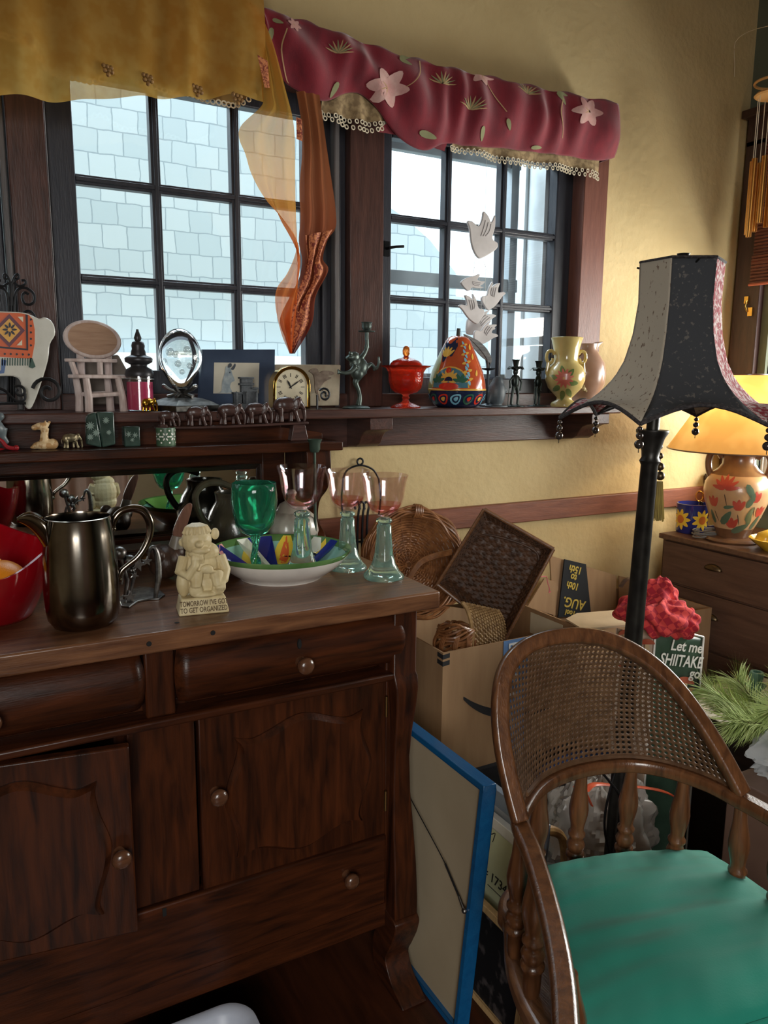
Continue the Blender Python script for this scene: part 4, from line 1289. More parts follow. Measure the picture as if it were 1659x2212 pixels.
b.tube(smooth_path([A(782, 805), A(794, 792), A(802, 787), A(812, 797), A(818, 786), A(818, 770)], 4), [.009, .007, .005, .0045, .004, .003], 10)
b.tube([A(817, 788), A(823, 782)], .0025, 6); b.tube([A(812, 797), A(806, 800)], .003, 6)
b.build('frog', m_brz, fg, vox=.0018, smooth=2)
Q = V((A(792, 717).x, YR, A(792, 717).z))
b = MB(); b.lathe(pr([(0, -18), (4, -17), (4, -1), (17, 0), (18, 2), (6, 3), (9, 6), (10.5, 10), (10.5, 18), (12.5, 20), (11, 20.5), (9, 18), (8, 8), (0, 7)], s), Q, 28); b.build('cup', m_brz, fg, sharp=50)

# red glass compote
P, s = SP(876, 1.83)
rc = thing('lidded_compote', 'red pressed glass compote with lid and orange knob', 'glass dish', P)
g_red = mat('red_glass', (.93, .055, .03, 1), .06, trans=.85, ior=1.45, c2=(.96, .12, .04, 1), bump=.5, bscale=160, bdist=.003)
g_or = mat('orange_red_glass', (.98, .26, .04, 1), .05, trans=.8, ior=1.45, c2=(.98, .3, .05, 1))
b = MB(); b.lathe(pr([(0, 4), (20, 3), (32, 0), (33, 3), (24, 7), (10, 12), (6, 18), (9, 22), (6, 26), (10, 30), (24, 33), (33, 42), (37, 58), (38, 76), (42, 84), (51, 88), (52, 90), (42, 90), (35, 84), (34, 60), (30, 44), (20, 37), (0, 35)], s), P, 72, rad=lambda a, z: 1 + (.03 * math.cos(12 * a) if z > 82 * s else .008 * math.cos(24 * a) if z > 40 * s else 0)); b.build('bowl', g_red, rc, sharp=60)
b = MB(); b.lathe(pr([(35, 90), (34, 94), (28, 100), (16, 105), (7, 107), (5, 110), (0, 110), (0, 104), (16, 102), (27, 97), (33, 90)], s), P, 60); lid = b.build('lid', g_red, rc, sharp=60)
b = MB(); b.lathe(pr([(0, 108), (4, 109), (7, 114), (8, 121), (6, 128), (3, 131), (0, 131.5)], s), P, 28, rad=lambda a, z: 1 + .06 * math.sin(9 * a + z * 900)); b.build('knob', g_or, lid, sharp=70)

# painted pear jar
P, s = SP(986, 1.84)
pj = thing('pear_jar', 'large painted pear-shaped lidded jar in orange and blue', 'jar', P)
pp = pr([(0, 0), (40, 0), (50, 6), (58, 17), (62, 30), (62, 36), (62, 40), (60, 55), (55, 75), (47, 95), (39, 113), (32, 128), (27, 139), (22, 146), (13, 150), (5, 149), (0, 149)], s)
jp = [mat('pear_orange', S(186, 84, 46), .12, c2=S(170, 72, 40), coat=.6), mat('pear_teal', S(60, 104, 122), .12, c2=S(78, 122, 134), coat=.6), mat('pear_navy', S(26, 36, 62), .12, coat=.6), mat('pear_ochre', S(206, 160, 72), .15, coat=.5), mat('pear_leaf', S(48, 92, 72), .15, coat=.5), mat('pear_sky', S(120, 176, 196), .15, coat=.5), mat('pear_red', S(190, 50, 34), .15, coat=.5), mat('pear_olive', S(150, 152, 96), .15, c2=S(170, 164, 108), coat=.5)]
b = MB(); b.mi = 2; b.lathe(pp[:6], P, 56); b.mi = 3; b.lathe(pr([(62, 36), (63, 37), (63, 39), (62, 40)], s), P, 56)
ac = face_cam(P)
for i in range(9):
    a = ac - 1.9 + i * .47; mi = (6, 5, 4)[i % 3]
    for k in range(3):
        b.mi = (mi, 2, (3, 5, 6)[i % 3])[k]
        decal(b, pp, P, a, 19 * s, [(x * s * (1 - k * .3), y * s * (1 - k * .3)) for x, y in petal(-10, -8, 26, 20, .7, 14)], .0006 + .0005 * k)
base = b.build('base', jp, pj, sharp=60)
b = MB(); b.mi = 0; b.lathe(pp[6:], P, 56)
def dc(mi, du, h, pts, off=.0007):
    b.mi = mi; decal(b, pp, P, ac + du, h * s, [(x * s, y * s) for x, y in pts], off)
circ = lambda r, q=1: [(r * math.cos(t * PI / 12), q * r * math.sin(t * PI / 12)) for t in range(24)]
dc(3, -.28, 42, [(x, max(0, y)) for x, y in circ(44, 1.0)], .0005); dc(1, -.28, 42, [(x, max(0, y)) for x, y in circ(41, 1.0)], .0010)
dc(7, -1.35, 72, [(x, y) for x, y in circ(30, 1.5)], .0006)
dc(2, -.55, 118, [(-8, -24), (12, -10), (18, 10), (12, 27), (-14, 26), (-22, 0)], .0009)
for k in range(5):
    dc(3, -.62, 112, petal(0, -6, 22, 7, .7 + k * .42, 10), .0014)
for k in range(9):
    a = k * PI / 8; dc(3, -.30, 56, petal(0, 0, 24, 8, a, 10), .0016)
dc(2, -.30, 56, [(x, max(0, y)) for x, y in circ(9)], .0022); dc(6, -.30, 45, [(x, y) for x, y in circ(22, .35)], .0016); dc(6, -.33, 78, circ(6), .0016)
for du in (-.72, .12):
    for k in range(4):
        dc(4, du, 54, petal(0, 0, 18, 8, .4 + k * .8, 10), .0018)
for h, w in ((130, 9), (112, 10), (94, 11), (76, 12), (58, 12)):
    for k in range(4):
        dc(5 if k % 2 else 3, .40, h, petal(0, 0, w, w * .5, k * PI / 2 + .3, 8), .0012)
    dc(6, .40, h, circ(2), .0016)
for h in (120, 100, 66):
    dc(3, .75, h, petal(0, 0, 14, 6, 1.2, 8), .0012)
b.build('lid', jp, pj, sharp=60)
b = MB(); b.tube([P + V((0, 0, 147 * s)), P + V((1 * s, 0, 166 * s))], [4.5 * s, 4 * s], 10); b.build('stalk', mat('dark_stalk', S(44, 40, 34), .6), pj)

# quill in its stand
YQ2 = 1.87
P, s = SP(1052, YQ2)
qs = thing('quill_stand', 'grey feather quill in a dark metal inkwell stand', 'quill', P)
b = MB(); b.lathe(pr([(0, 0), (17, 0), (17, 3), (5, 7), (3, 20), (3, 76), (14, 79), (16, 81), (4, 82), (5, 90), (7, 100), (5, 100), (0, 88)], s), P, 24); b.build('stand', mat('dark_stand_metal', S(44, 50, 54), .4, .7), qs, sharp=50)
b = MB(); b.pslab([(1056, 782), (1040, 770), (1024, 752), (1012, 736), (1002, 722), (1018, 728), (1036, 738), (1052, 754), (1062, 774), (1060, 786)], YQ2 - .01, .003, 4); b.tube(smooth_path([at(x, y, YQ2 - .0105) for x, y in ((1003, 722), (1030, 746), (1052, 775), (1054, 796))], 5), [.0008, .0018, .002], 6); b.build('feather', mat('grey_feather', S(78, 78, 78), .7, c2=S(108, 106, 104), scale=30, stretch=(1, 1, 6)), qs)
# dark stone bird
P, s = SP(1072, 1.825)
b = MB(); b.ell(P + V((0, 0, 30 * s)), (20 * s, 18 * s, 30 * s)); b.ell(P + V((2 * s, 0, 52 * s)), (13 * s, 12 * s, 14 * s)); b.ell(P + V((14 * s, -4 * s, 36 * s)), (9 * s, 8 * s, 7 * s)); b.lathe(pr([(0, 0), (25, 0), (25, 3), (0, 4)], s), P, 20); b.tube([P + V((-14 * s, 0, 30 * s)), P + V((-22 * s, 0, 8 * s))], [8 * s, 3 * s], 8)
solo(b, 'stone_bird', mat('slate_stone', S(64, 72, 78), .5, c2=S(84, 92, 96)), 'dark slate bird figure right of the painted pear jar', 'figurine', P, vox=.002, smooth=3)
# flower-headed figures
def flower_fig(P, s, label):
    t = thing('flower_figure', label, 'figurine', P, 'flower-headed iron figures')
    m_ff = mat('blackened_metal', S(36, 42, 40), .38, .8, c2=S(60, 66, 62))
    b = MB(); q = lambda u, h, d=0: P + V((u * s, d * s, h * s))
    b.lathe(pr([(0, 0), (22, 0), (22, 2), (0, 4)], s), P, 16)
    b.tube([q(-9, 3), q(-8, 20), q(-3, 44)], [.004, .0042, .006], 8); b.tube([q(8, 3), q(9, 22), q(4, 44)], [.004, .0042, .006], 8)
    b.ell(q(0, 54), (9 * s, 7 * s, 16 * s)); b.tube([q(-6, 66), q(-15, 54), q(-12, 40)], .003, 8); b.tube([q(6, 66), q(17, 52), q(14, 34)], .003, 8); b.tube([q(-15, 54), q(-18, 4)], .0016, 6); b.ell(q(0, 74), (6 * s, 6 * s, 7 * s))
    b.build('figure', m_ff, t, vox=.0016, smooth=1)
    for k in range(6):
        a = k * PI / 3; f = MB()
        e1 = V((math.cos(a), math.sin(a), 0)); up = Z
        f.surf(lambda u, v: q(0, 78) + (e1 * lerp(2, 19, v) + up * (lerp(0, 15, v) - 34 * max(0, v - .5) ** 1.3) + e1.cross(Z) * (u - .5) * 19 * math.sin(PI * (.15 + .8 * v))) * s, 4, 6)
        f.build('petal', m_ff, t, solid=.001)
    b = MB(); b.lathe(pr([(0, 80), (5, 84), (7, 96), (9, 100), (6, 98), (0, 90)], s), P, 14); b.build('bud', m_ff, t)
    return t
P, s = SP(1111, 1.835); f1 = flower_fig(P, s, 'dark metal flower-headed figure nearest the slate bird')
P, s = SP(1160, 1.838); copy_tree(f1, P, 'dark metal flower-headed figure nearest the yellow vase', .98, rz=.4)

# yellow vase
P, s = SP(1218, 1.80)
yv = thing('yellow_vase', 'yellow two-handled vase with a raised pink flower', 'vase', P)
m_yel = mat('yellow_glaze', S(204, 184, 122), .18, c2=S(188, 166, 102), coat=.5)
vp = pr([(0, 0), (28, 0), (29, 4), (27, 9), (17, 14), (16, 19), (24, 27), (36, 40), (42, 56), (42, 70), (36, 84), (27, 92), (25, 98), (25.5, 108), (28, 125), (32, 140), (34, 145), (32.5, 146), (27, 128), (23, 105), (0, 100)], s)
b = MB(); b.lathe(vp, P, 56); b.build('body', m_yel, yv, sharp=60)
for sg in (-1, 1):
    b = MB(); f = lambda u, h: P + V((sg * u * s * .95, sg * -u * s * .3, h * s))
    b.tube(smooth_path([f(27, 110), f(33, 117), f(42, 115), f(45, 103), f(40, 93), (f(33, 94)), f(30, 102)], 5), 3.6 * s, 10); b.tube(smooth_path([f(40, 93), f(41, 84), f(43, 72), f(40, 62)], 5), [4 * s, 4 * s, 3 * s, 2 * s], 10); b.build('handle', m_yel, yv)
b = MB(); ac = face_cam(P); fm = [mat('raised_pink', S(196, 96, 84), .3, c2=S(210, 124, 104), coat=.3), mat('raised_green', S(118, 132, 76), .3, c2=S(98, 120, 70), coat=.3), mat('raised_centre', S(206, 150, 80), .3)]
for k in range(7):
    b.mi = 1; decal(b, vp, P, ac - .05 + .25 * math.cos(k * .9), (50 + 16 * math.sin(k * .9)) * s, [(x * s, y * s) for x, y in petal(0, 0, 22, 11, k * .9, 12)], .001)
for ring, L_, off in ((12, 21, .0022), (9, 15, .0035), (6, 9, .0048)):
    for k in range(ring):
        b.mi = 0; decal(b, vp, P, ac - .05, 60 * s, [(x * s, y * s) for x, y in petal(0, 0, L_, 7, k * 2 * PI / ring + off * 90, 10)], off)
b.mi = 2; decal(b, vp, P, ac - .05, 60 * s, [(3 * s * math.cos(t * PI / 6), 3 * s * math.sin(t * PI / 6)) for t in range(12)], .0055)
b.build('raised_flower', fm, yv)
# pinkish ewer behind
YE = 1.875
P, s = SP(1262, YE)
pv = thing('pink_ewer', 'dusty pink ewer vase with applied roses behind the yellow vase', 'vase', P)
m_dp = mat('dusty_pink_glaze', S(178, 142, 122), .3, c2=S(160, 124, 104), coat=.3)
b = MB(); b.lathe(pr([(0, 0), (34, 0), (30, 8), (30, 24), (40, 45), (42, 68), (38, 90), (26, 108), (20, 118), (22, 130), (18, 130), (16, 118), (0, 110)], s), P, 40); b.build('body', m_dp, pv, sharp=60)
b = MB(); b.pslab([(1250, 762), (1262, 752), (1270, 758), (1282, 744), (1304, 738), (1292, 752), (1286, 775), (1270, 786), (1254, 782)], YE - .012, .022, 3); b.build('lip', m_dp, pv, bevel=.003)
b = MB(); b.tube(smooth_path([at(x, y, YE) for x, y in ((1256, 778), (1240, 764), (1232, 772), (1230, 800), (1238, 826))], 5), .006, 10); b.build('handle', m_dp, pv)
for (px, py) in ((1276, 790), (1278, 826), (1266, 836)):
    c = at(px, py, YE); dv = (EYE - c).normalized(); c = c + dv * .050
    for k in range(5):
        a = k * 2 * PI / 5; b = MB(); b.ell(c + V((math.cos(a) * .009, 0, math.sin(a) * .009)), (.008, .005, .008), nu=12, nv=8); b.build('rose_petal', m_cream, pv)

# hanging doves
YV = 1.89
dm = thing('dove_mobile', 'white ceramic dove mobile hanging on strings in the window', 'mobile', at(1050, 455, YV))
m_dove = mat('white_bisque', S(196, 190, 188), .5, c2=S(180, 174, 172))
dv0 = [(1010, 478), (1021, 478), (1034, 488), (1042, 472), (1045, 456), (1056, 467), (1062, 480), (1070, 464), (1070, 491), (1064, 515), (1075, 524), (1075, 535), (1064, 545), (1045, 556), (1034, 557), (1024, 542), (1018, 521), (1015, 494)]
def dove(cx, cy, k, rot, flip, Yd, nm='dove'):
    pts = []
    for x, y in dv0:
        u, v = (x - 1043) * k * (-1 if flip else 1), (y - 508) * k
        pts.append((cx + u * math.cos(rot) - v * math.sin(rot), cy + u * math.sin(rot) + v * math.cos(rot)))
    b = MB(); b.pslab(pts, Yd, .008, 3); d = b.build(nm, m_dove, dm, bevel=.0025)
    g = MB()
    for i in range(3):
        f = lambda x, y: (cx + (x * (-1 if flip else 1) * k) * math.cos(rot) - y * k * math.sin(rot), cy + (x * (-1 if flip else 1) * k) * math.sin(rot) + y * k * math.cos(rot))
        q = [f(6 + i * 6, -32 + i * 4), f(2 + i * 6, -16 + i * 4), f(-4 + i * 5, 2)]
        g.tube(smooth_path([at(x, y, Yd - .0005) for x, y in q], 4), .0009, 6)
    g.build('wing_groove', mat('grey_groove', S(136, 132, 132), .6), d)
dove(1043, 508, 1.0, 0, False, YV); dove(1066, 640, .62, .5, True, YV + .004); dove(1020, 668, .66, -.5, False, YV - .02); dove(1040, 700, .72, 1.1, True, YV + .016); dove(1022, 610, .5, 1.45, False, YV - .03); dove(1050, 722, .6, .9, True, YV - .012)
for (x0, y0, x1, y1, Yd) in ((1052, 322, 1048, 470, YV + .004), (1040, 555, 1066, 615, YV + .006), (1026, 545, 1020, 640, YV - .018), (1034, 556, 1040, 670, YV + .018), (1030, 555, 1022, 590, YV - .028), (1048, 553, 1050, 700, YV - .01)):
    b = MB(); b.tube([at(x0, y0, YV + .004), at(x1, y1, Yd + .004)], .0006, 5); b.build('string', m_white, dm)

# ================================================================== ON THE SIDEBOARD'S UPPER SHELF
ZD = 1.169
def DP(cx, Y=1.755):
    p = at(cx, 960, Y); P = V((p.x, Y, ZD)); return P, sc(P)
# bird at the edge
P, s = DP(2, 1.75)
bi = thing('bird_figurine', 'small grey bird figurine on red feet at the shelf end', 'figurine', P)
b = MB(); b.ell(P + V((-14 * s, 0, 52 * s)), (26 * s, 18 * s, 20 * s), Matrix.Rotation(.6, 4, 'Y')); b.ell(P + V((0, 0, 74 * s)), (11 * s, 10 * s, 10 * s)); b.tube([P + V((6 * s, 0, 50 * s)), P + V((4 * s, 0, 30 * s)), P + V((14 * s, 0, 16 * s))], [10 * s, 8 * s, 4 * s], 10); b.build('body', mat('grey_bird', S(86, 96, 100), .4, c2=S(110, 118, 120)), bi, vox=.002, smooth=2)
b = MB(); b.tube(smooth_path([P + V((-12 * s, 0, 36 * s)), P + V((2 * s, -.004, 22 * s)), P + V((12 * s, -.004, 8 * s)), P + V((30 * s, -.004, 5 * s))], 4), [3 * s, 4 * s, 4.5 * s, 5 * s], 10); b.ell(P + V((29 * s, -.004, 6 * s)), 6 * s); b.ell(P + V((-22 * s, 0, 4 * s)), (30 * s, 8 * s, 4 * s)); b.build('feet', mat('dark_red_paint', S(140, 28, 34), .35), bi)
# giraffe
P, s = DP(98, 1.755)
b = MB(); q = lambda u, h, d=0: P + V((u * s, d * s, h * s))
b.ell(q(0, 9), (26 * s, 14 * s, 10 * s)); b.ell(q(14, 11), (13 * s, 12 * s, 12 * s)); b.tube([q(-2, 12), q(-1, 30), q(2, 46)], [.010, .008, .0075], 12); b.ell(q(-6, 50), (16 * s, 8 * s, 8 * s), Matrix.Rotation(-.1, 4, 'Y')); b.ell(q(-19, 47), (7 * s, 6 * s, 6 * s)); b.tube([q(8, 54), q(12, 60)], .003, 6); b.tube([q(2, 56, -3), q(3, 62, -3)], .0022, 6); b.ell(q(-22, 5), (9 * s, 5 * s, 4 * s)); b.ell(q(8, 5, 9), (18 * s, 6 * s, 5 * s))
solo(b, 'giraffe_figurine', mat('giraffe_spots', S(214, 186, 142), .5, c2=S(176, 136, 88), scale=90, lo=.5, hi=.56), 'small cream spotted giraffe lying on the upper shelf', 'figurine', P, vox=.0018, smooth=1)
# brass elephant
P, s = DP(152, 1.752)
elephant(P, .036, mat('dull_brass', S(120, 108, 84), .4, .8, c2=S(150, 138, 108), scale=100), 'elephant_figurine', label='tiny dull brass elephant between giraffe and green stone blocks', rz=.1)
# green stone blocks
m_jade = mat('dark_green_stone', S(34, 52, 46), .25, c2=S(58, 78, 70), scale=26, coat=.4)
m_fl = mat('pale_stone_carving', S(120, 138, 128), .5)
def flower_slab(b, px, py, Yd, r, n=10):
    for k in range(n):
        b.pslab(petal(px, py, r, r * .28, k * 2 * PI / n, 6), Yd - .0005, .0006)
YG = 1.748
for nm, out, fl, lab in (('stone_block', [(187, 960), (186, 905), (190, 896), (200, 892), (207, 890), (220, 962)], ((195, 920, 10), (208, 935, 9), (195, 944, 8)), 'dark green carved stone block with rounded top, pair left half'),
                         ('stone_block', [(221, 962), (208, 890), (246, 890), (250, 960)], ((229, 908, 8), (235, 934, 6)), 'dark green carved stone block with square top beside the rounded one')):
    c = at(sum(x for x, y in out) / len(out), 960, YG); t = thing(nm, lab, 'bookend', V((c.x, YG + .01, ZD)))
    b = MB(); P3 = [at(x, y, YG) for x, y in out]
    for p in P3:
        if p.z < ZD + .006: p.z = ZD
    b.prism(P3, (0, .022, 0)); b.build('block', m_jade, t, bevel=.003)
    b = MB()
    for f in fl: flower_slab(b, f[0], f[1], YG, f[2])
    b.build('carved_flower', m_fl, t)
t = thing('stone_box', 'small dark green stone box with carved flowers on the upper shelf', 'box', V((at(286, 960, YG).x, YG + .015, ZD)))
b = MB(); a0, a1 = at(269, 958, YG), at(304, 958, YG); h = at(286, 921, YG).z
b.box((a0.x, YG, ZD), (a1.x, YG + .03, h)); b.build('box', m_jade, t, bevel=.003)
b = MB()
for f in ((278, 938, 7), (292, 940, 7), (286, 950, 5)): flower_slab(b, f[0], f[1], YG, f[2], 7)
b.build('carved_flower', m_fl, t)
P, s = DP(359, 1.752)
t = thing('pierced_holder', 'green pierced stone votive cup with flower-shaped openings', 'candle holder', P)
pfl = pr([(0, 0), (20, 0), (20.5, 2), (20.5, 38), (19, 39), (18, 38), (18, 4), (0, 3)], s)
b = MB(); b.lathe(pfl, P, 40); b.build('cup', mat('mid_green_stone', S(62, 88, 66), .35, c2=S(84, 108, 84), scale=30), t, sharp=50)
b = MB(); ac = face_cam(P)
for du in (-.9, -.05, .8):
    for k in range(6):
        decal(b, pfl, P, ac + du, 20 * s, [(x * s, y * s) for x, y in petal(3.5 * math.cos(k * PI / 3), 3.5 * math.sin(k * PI / 3), 6, 3.4, k * PI / 3, 8)], .0005)
    for dh in (7, 33):
        decal(b, pfl, P, ac + du + .42, dh * s, [(2 * s * math.cos(t_ * PI / 4), 2 * s * math.sin(t_ * PI / 4)) for t_ in range(8)], .0005)
b.build('pierced_flower', m_white, t)
# elephant bridge
YB = 1.768
eb = thing('elephant_bridge', 'dark carved wooden bridge with a row of five elephants', 'carving', V((at(500, 940, YB).x, YB, ZD)))
m_eb = wood('dark_polished_ebony', S(50, 33, 30), S(78, 52, 46), .36, 'x', 14, .15)
b = MB()
A = [at(x, y, YB - .012) for x, y in ((338, 922), (430, 921), (520, 918), (600, 914), (667, 911))]
b.prism(A + [p - Z * .006 for p in reversed(A)], (0, .026, 0)); b.build('plank', m_eb, eb, bevel=.0015)
for px0, px1, px2, px3 in ((634, 660, 667, 628), (346, 362, 366, 342)):
    b = MB(); q0, q1, q2, q3 = (at(px0, 917, YB - .010), at(px1, 917, YB - .010), at(px2, 950, YB - .010), at(px3, 950, YB - .010)); q2.z = q3.z = ZD
    b.prism([q0, q1, q2, q3], (0, .022, 0)); b.build('support', m_eb, eb, bevel=.002)
for x0, x1, yb, yt in ((342, 388, 921.5, 878), (399, 455, 920.5, 878), (469, 528, 918, 866), (528, 586, 916, 859), (588, 656, 913, 854)):
    c = at((x0 + x1) / 2 - 4, yb, YB); sz = (at(x1, yb, YB) - at(x0, yb, YB)).length / 1.16
    elephant(V((c.x, YB, at((x0 + x1) / 2, yb, YB).z - .0005)), sz, m_eb, parent=eb, rz=-.1)

# ================================================================== VALANCES AND SCARVES
# gold sheer
def ombre(m, c0, c1, z0, z1):
    nt = m.node_tree; N, L = nt.nodes, nt.links
    rp = next(n for n in N if n.type == 'VALTORGB'); nz = next(n for n in N if n.type == 'TEX_NOISE'); tc = next(n for n in N if n.type == 'TEX_COORD')
    sx, mr, ma = N.new('ShaderNodeSeparateXYZ'), N.new('ShaderNodeMapRange'), N.new('ShaderNodeMath')
    L.new(tc.outputs['Object'], sx.inputs[0]); L.new(sx.outputs['Z'], mr.inputs[0])
    mr.inputs[1].default_value, mr.inputs[2].default_value = z0, z1
    L.new(mr.outputs[0], rp.inputs[0])
    rp.color_ramp.elements[0].position, rp.color_ramp.elements[1].position = 0, 1
    rp.color_ramp.elements[0].color, rp.color_ramp.elements[1].color = c0, c1
m_gs = sheer('gold_voile', S(232, 186, 100), .26, .62, c2=S(222, 170, 82))
m_gd = sheer('gold_voile_lining', S(172, 132, 78), .12, .5, c2=S(140, 104, 62))
m_lace = mat('ivory_lace', S(216, 204, 178), .8)
gv = thing('gold_valance', 'sheer gold valance with lace edging over the left window', 'valance', V((.2, 1.80, 1.87)))
b = MB()
def hem(pts, Y):
    Q = [at(x_, y_, Y) for x_, y_ in pts]
    Q = smooth_path([V((q.x, 0, q.z)) for q in Q], 6)
    return [(q.x, q.z) for q in Q]
def hem_z(H, x):
    for (x0, z0), (x1, z1) in zip(H, H[1:]):
        if x <= x1: return lerp(z0, z1, (x - x0) / (x1 - x0))
    return H[-1][1]
GH = hem([(-420, 190), (-200, 196), (0, 207), (120, 217), (220, 214), (310, 208), (400, 214), (440, 212), (500, 204), (560, 218), (600, 226)], 1.80)
LH = hem([(-420, 90), (-200, 60), (0, 72), (60, 92), (110, 150), (200, 172), (260, 150), (320, 182), (420, 204), (500, 224), (560, 200), (610, 196)], 1.835)
def gold(u, v):
    x = lerp(-.28, .668, u); f = math.sin(u * 47 + math.sin(u * 9) * 1.4)
    zb = hem_z(GH, x)
    zt = 2.20
    return V((x, 1.80 - .02 * math.sin(PI * min(1, v * 1.1)) - (.011 + .009 * math.sin(u * 17)) * f * v ** .7, lerp(zt, zb, v)))
b.surf(gold, 150, 26); b.build('sheer_layer', m_gs, gv)
b = MB(); b.surf(lambda u, v: V((lerp(-.28, .66, u), 1.835 + .008 * math.sin(u * 61 + 1), lerp(2.2, hem_z(LH, lerp(-.28, .66, u)), v))), 150, 10); b.build('under_layer', m_gd, gv)
b = MB()
for i in range(64):
    u = i / 63; c = V((lerp(-.1, .655, u), 1.832 + .006 * math.sin(u * 61), hem_z(LH, lerp(-.1, .655, u)) - .004))
    b.tube(spiral(c, X, Z, .0055, .0055, 0, 2 * PI, 9), .0017, 5, caps=False)
b.build('lace_edge', m_lace, gv)
for px, py in ((48, 82), (232, 144), (318, 164), (425, 188), (512, 206)):
    b = MB()
    for dx, dy in ((0, 0), (8, 3), (-8, -3), (4, 9), (-5, 8), (10, 12), (2, 17)):
        b.ell(at(px + dx, py + dy, 1.788), .0048, nu=10, nv=7)
    b.build('embroidered_flower', mat('dark_gold_thread', S(112, 78, 40), .6, c2=S(160, 120, 66), scale=200), gv)
b = MB(); b.tube([V((-.30, 1.83, 2.205)), V((.68, 1.83, 2.205))], .012, 12); b.build('rod', m_brass, gv)
# hanging gold and rust tails
m_tail = sheer('gold_to_rust_voile', S(226, 150, 60), .42, .6); ombre(m_tail, S(214, 112, 56), S(226, 172, 78), -.05, .35)
tl = thing('gold_scarf', 'sheer gold to orange scarf tail hanging between the windows', 'scarf', at(600, 620, 1.80))
b = MB()
drape(b, [(528, 4), (548, 60), (562, 140), (568, 205), (566, 228), (524, 268), (518, 296), (532, 332), (545, 375), (572, 425), (605, 462), (640, 512), (640, 545), (622, 590), (600, 622), (597, 660), (610, 720), (628, 762)], [(556, 15), (590, 90), (618, 190), (634, 250), (640, 300), (641, 380), (642, 440), (645, 520), (648, 560), (646, 600), (643, 640), (640, 680), (634, 730), (630, 763)], 1.79, 26, 90, .010, 2.2)
b.build('sheer_panel', m_tail, tl)
m_rust = sheer('rust_voile', S(170, 84, 48), .12, .55); ombre(m_rust, S(124, 58, 42), S(160, 98, 62), -.1, .4)
rs = thing('rust_scarf', 'rust coloured patterned scarf tail hanging beside the left window', 'scarf', at(670, 600, 1.81))
b = MB()
drape(b, [(640, 195), (652, 260), (655, 330), (650, 400), (652, 470), (648, 520), (655, 560), (648, 600), (628, 640), (606, 690), (618, 730), (628, 764)], [(690, 205), (700, 280), (708, 340), (716, 400), (722, 450), (722, 492), (704, 520), (694, 560), (706, 585), (680, 640), (672, 700), (634, 764)], 1.812, 30, 80, .010, 2.6, .6)
b.build('panel', m_rust, rs)
m_print = mat('scarf_print', S(120, 44, 34), .7, c2=S(206, 130, 84), scale=70, lo=.42, hi=.58, dist=2.5)
b = MB()
drape(b, [(660, 508), (664, 545), (660, 590), (642, 632), (622, 676), (614, 694), (622, 728), (629, 758)], [(718, 496), (702, 525), (692, 560), (700, 585), (676, 640), (668, 698), (650, 730), (632, 758)], 1.800, 20, 40, .006, 2.0, .4); b.build('printed_border', m_print, rs)
b = MB(); drape(b, [(640, 252), (641, 300)], [(652, 258), (654, 306)], 1.80, 4, 6, .001, 1); b.build('woven_patch', m_print, rs)
b = MB(); drape(b, [(556, 118), (572, 190)], [(578, 132), (583, 190)], 1.772, 4, 6, .001, 1); b.build('woven_patch', m_print, tl)

# red floral valance
m_redc = mat('red_linen', S(126, 24, 40), .85, c2=S(104, 18, 34), scale=12, stretch=(3, 3, 1), bump=.15, bscale=300, sheen=.3)
rv = thing('floral_valance', 'red floral draped valance with lace trim over the right window', 'valance', V((1.25, 1.83, 2.0)))
TOPL = [(560, 14), (700, 58), (860, 116), (1000, 152), (1150, 185), (1335, 222)]
BOTL = [(566, 50), (600, 150), (655, 196), (705, 216), (760, 196), (800, 212), (862, 290), (920, 322), (965, 308), (1010, 312), (1085, 318), (1150, 325), (1230, 335), (1300, 345), (1335, 338)]
def pl(Q, x):
    for (x0, y0), (x1, y1) in zip(Q, Q[1:]):
        if x <= x1: return lerp(y0, y1, (x - x0) / (x1 - x0))
    return Q[-1][1]
SB = smooth_path([V((x, y, 0)) for x, y in BOTL], 6); SB = [(p.x, p.y) for p in SB]
SB.sort()
def redv(u, v, off=0.):
    px = lerp(562, 1334, u); yt, yb = pl(TOPL, px), pl(SB, px)
    if v < .12:   # back over the top board
        p = at(px, yt, 1.825); t = v / .12; return V((p.x, lerp(1.948, 1.825, t), p.z + .004 * math.sin(u * 60) * t))
    t = (v - .12) / .88
    p = at(px, lerp(yt, yb, t), 1.825)
    g = .35 + .65 * min(1, max(0, (u - .38) / .2))
    fold = math.sin(u * 92 + 1.5 * math.sin(u * 23) + t * 1.2) * .008 * g + math.sin(u * 38 - t * 5.5) * .013 * (1 - .6 * g)
    p.y += -.020 * math.sin(PI * t) - fold * (.3 + .7 * math.sin(PI * min(1, t * .9 + .1))) + .012 * t * t - off
    return p
b = MB(); b.surf(redv, 190, 34)
e0 = [redv(1, j / 34) for j in range(5, 35)]
b.add(e0 + [V((p.x + .006, 1.948, p.z)) for p in e0], [(i, i + 1, len(e0) + i + 1, len(e0) + i) for i in range(len(e0) - 1)])
b.build('cloth', m_redc, rv, sharp=180, solid=.002)
fmats = [mat('printed_lily', S(206, 168, 160), .85, c2=S(190, 140, 134), scale=30), mat('printed_leaf', S(128, 128, 92), .85), mat('printed_stem', S(170, 140, 100), .85), mat('printed_dark_leaf', S(74, 66, 56), .85)]
b = MB()
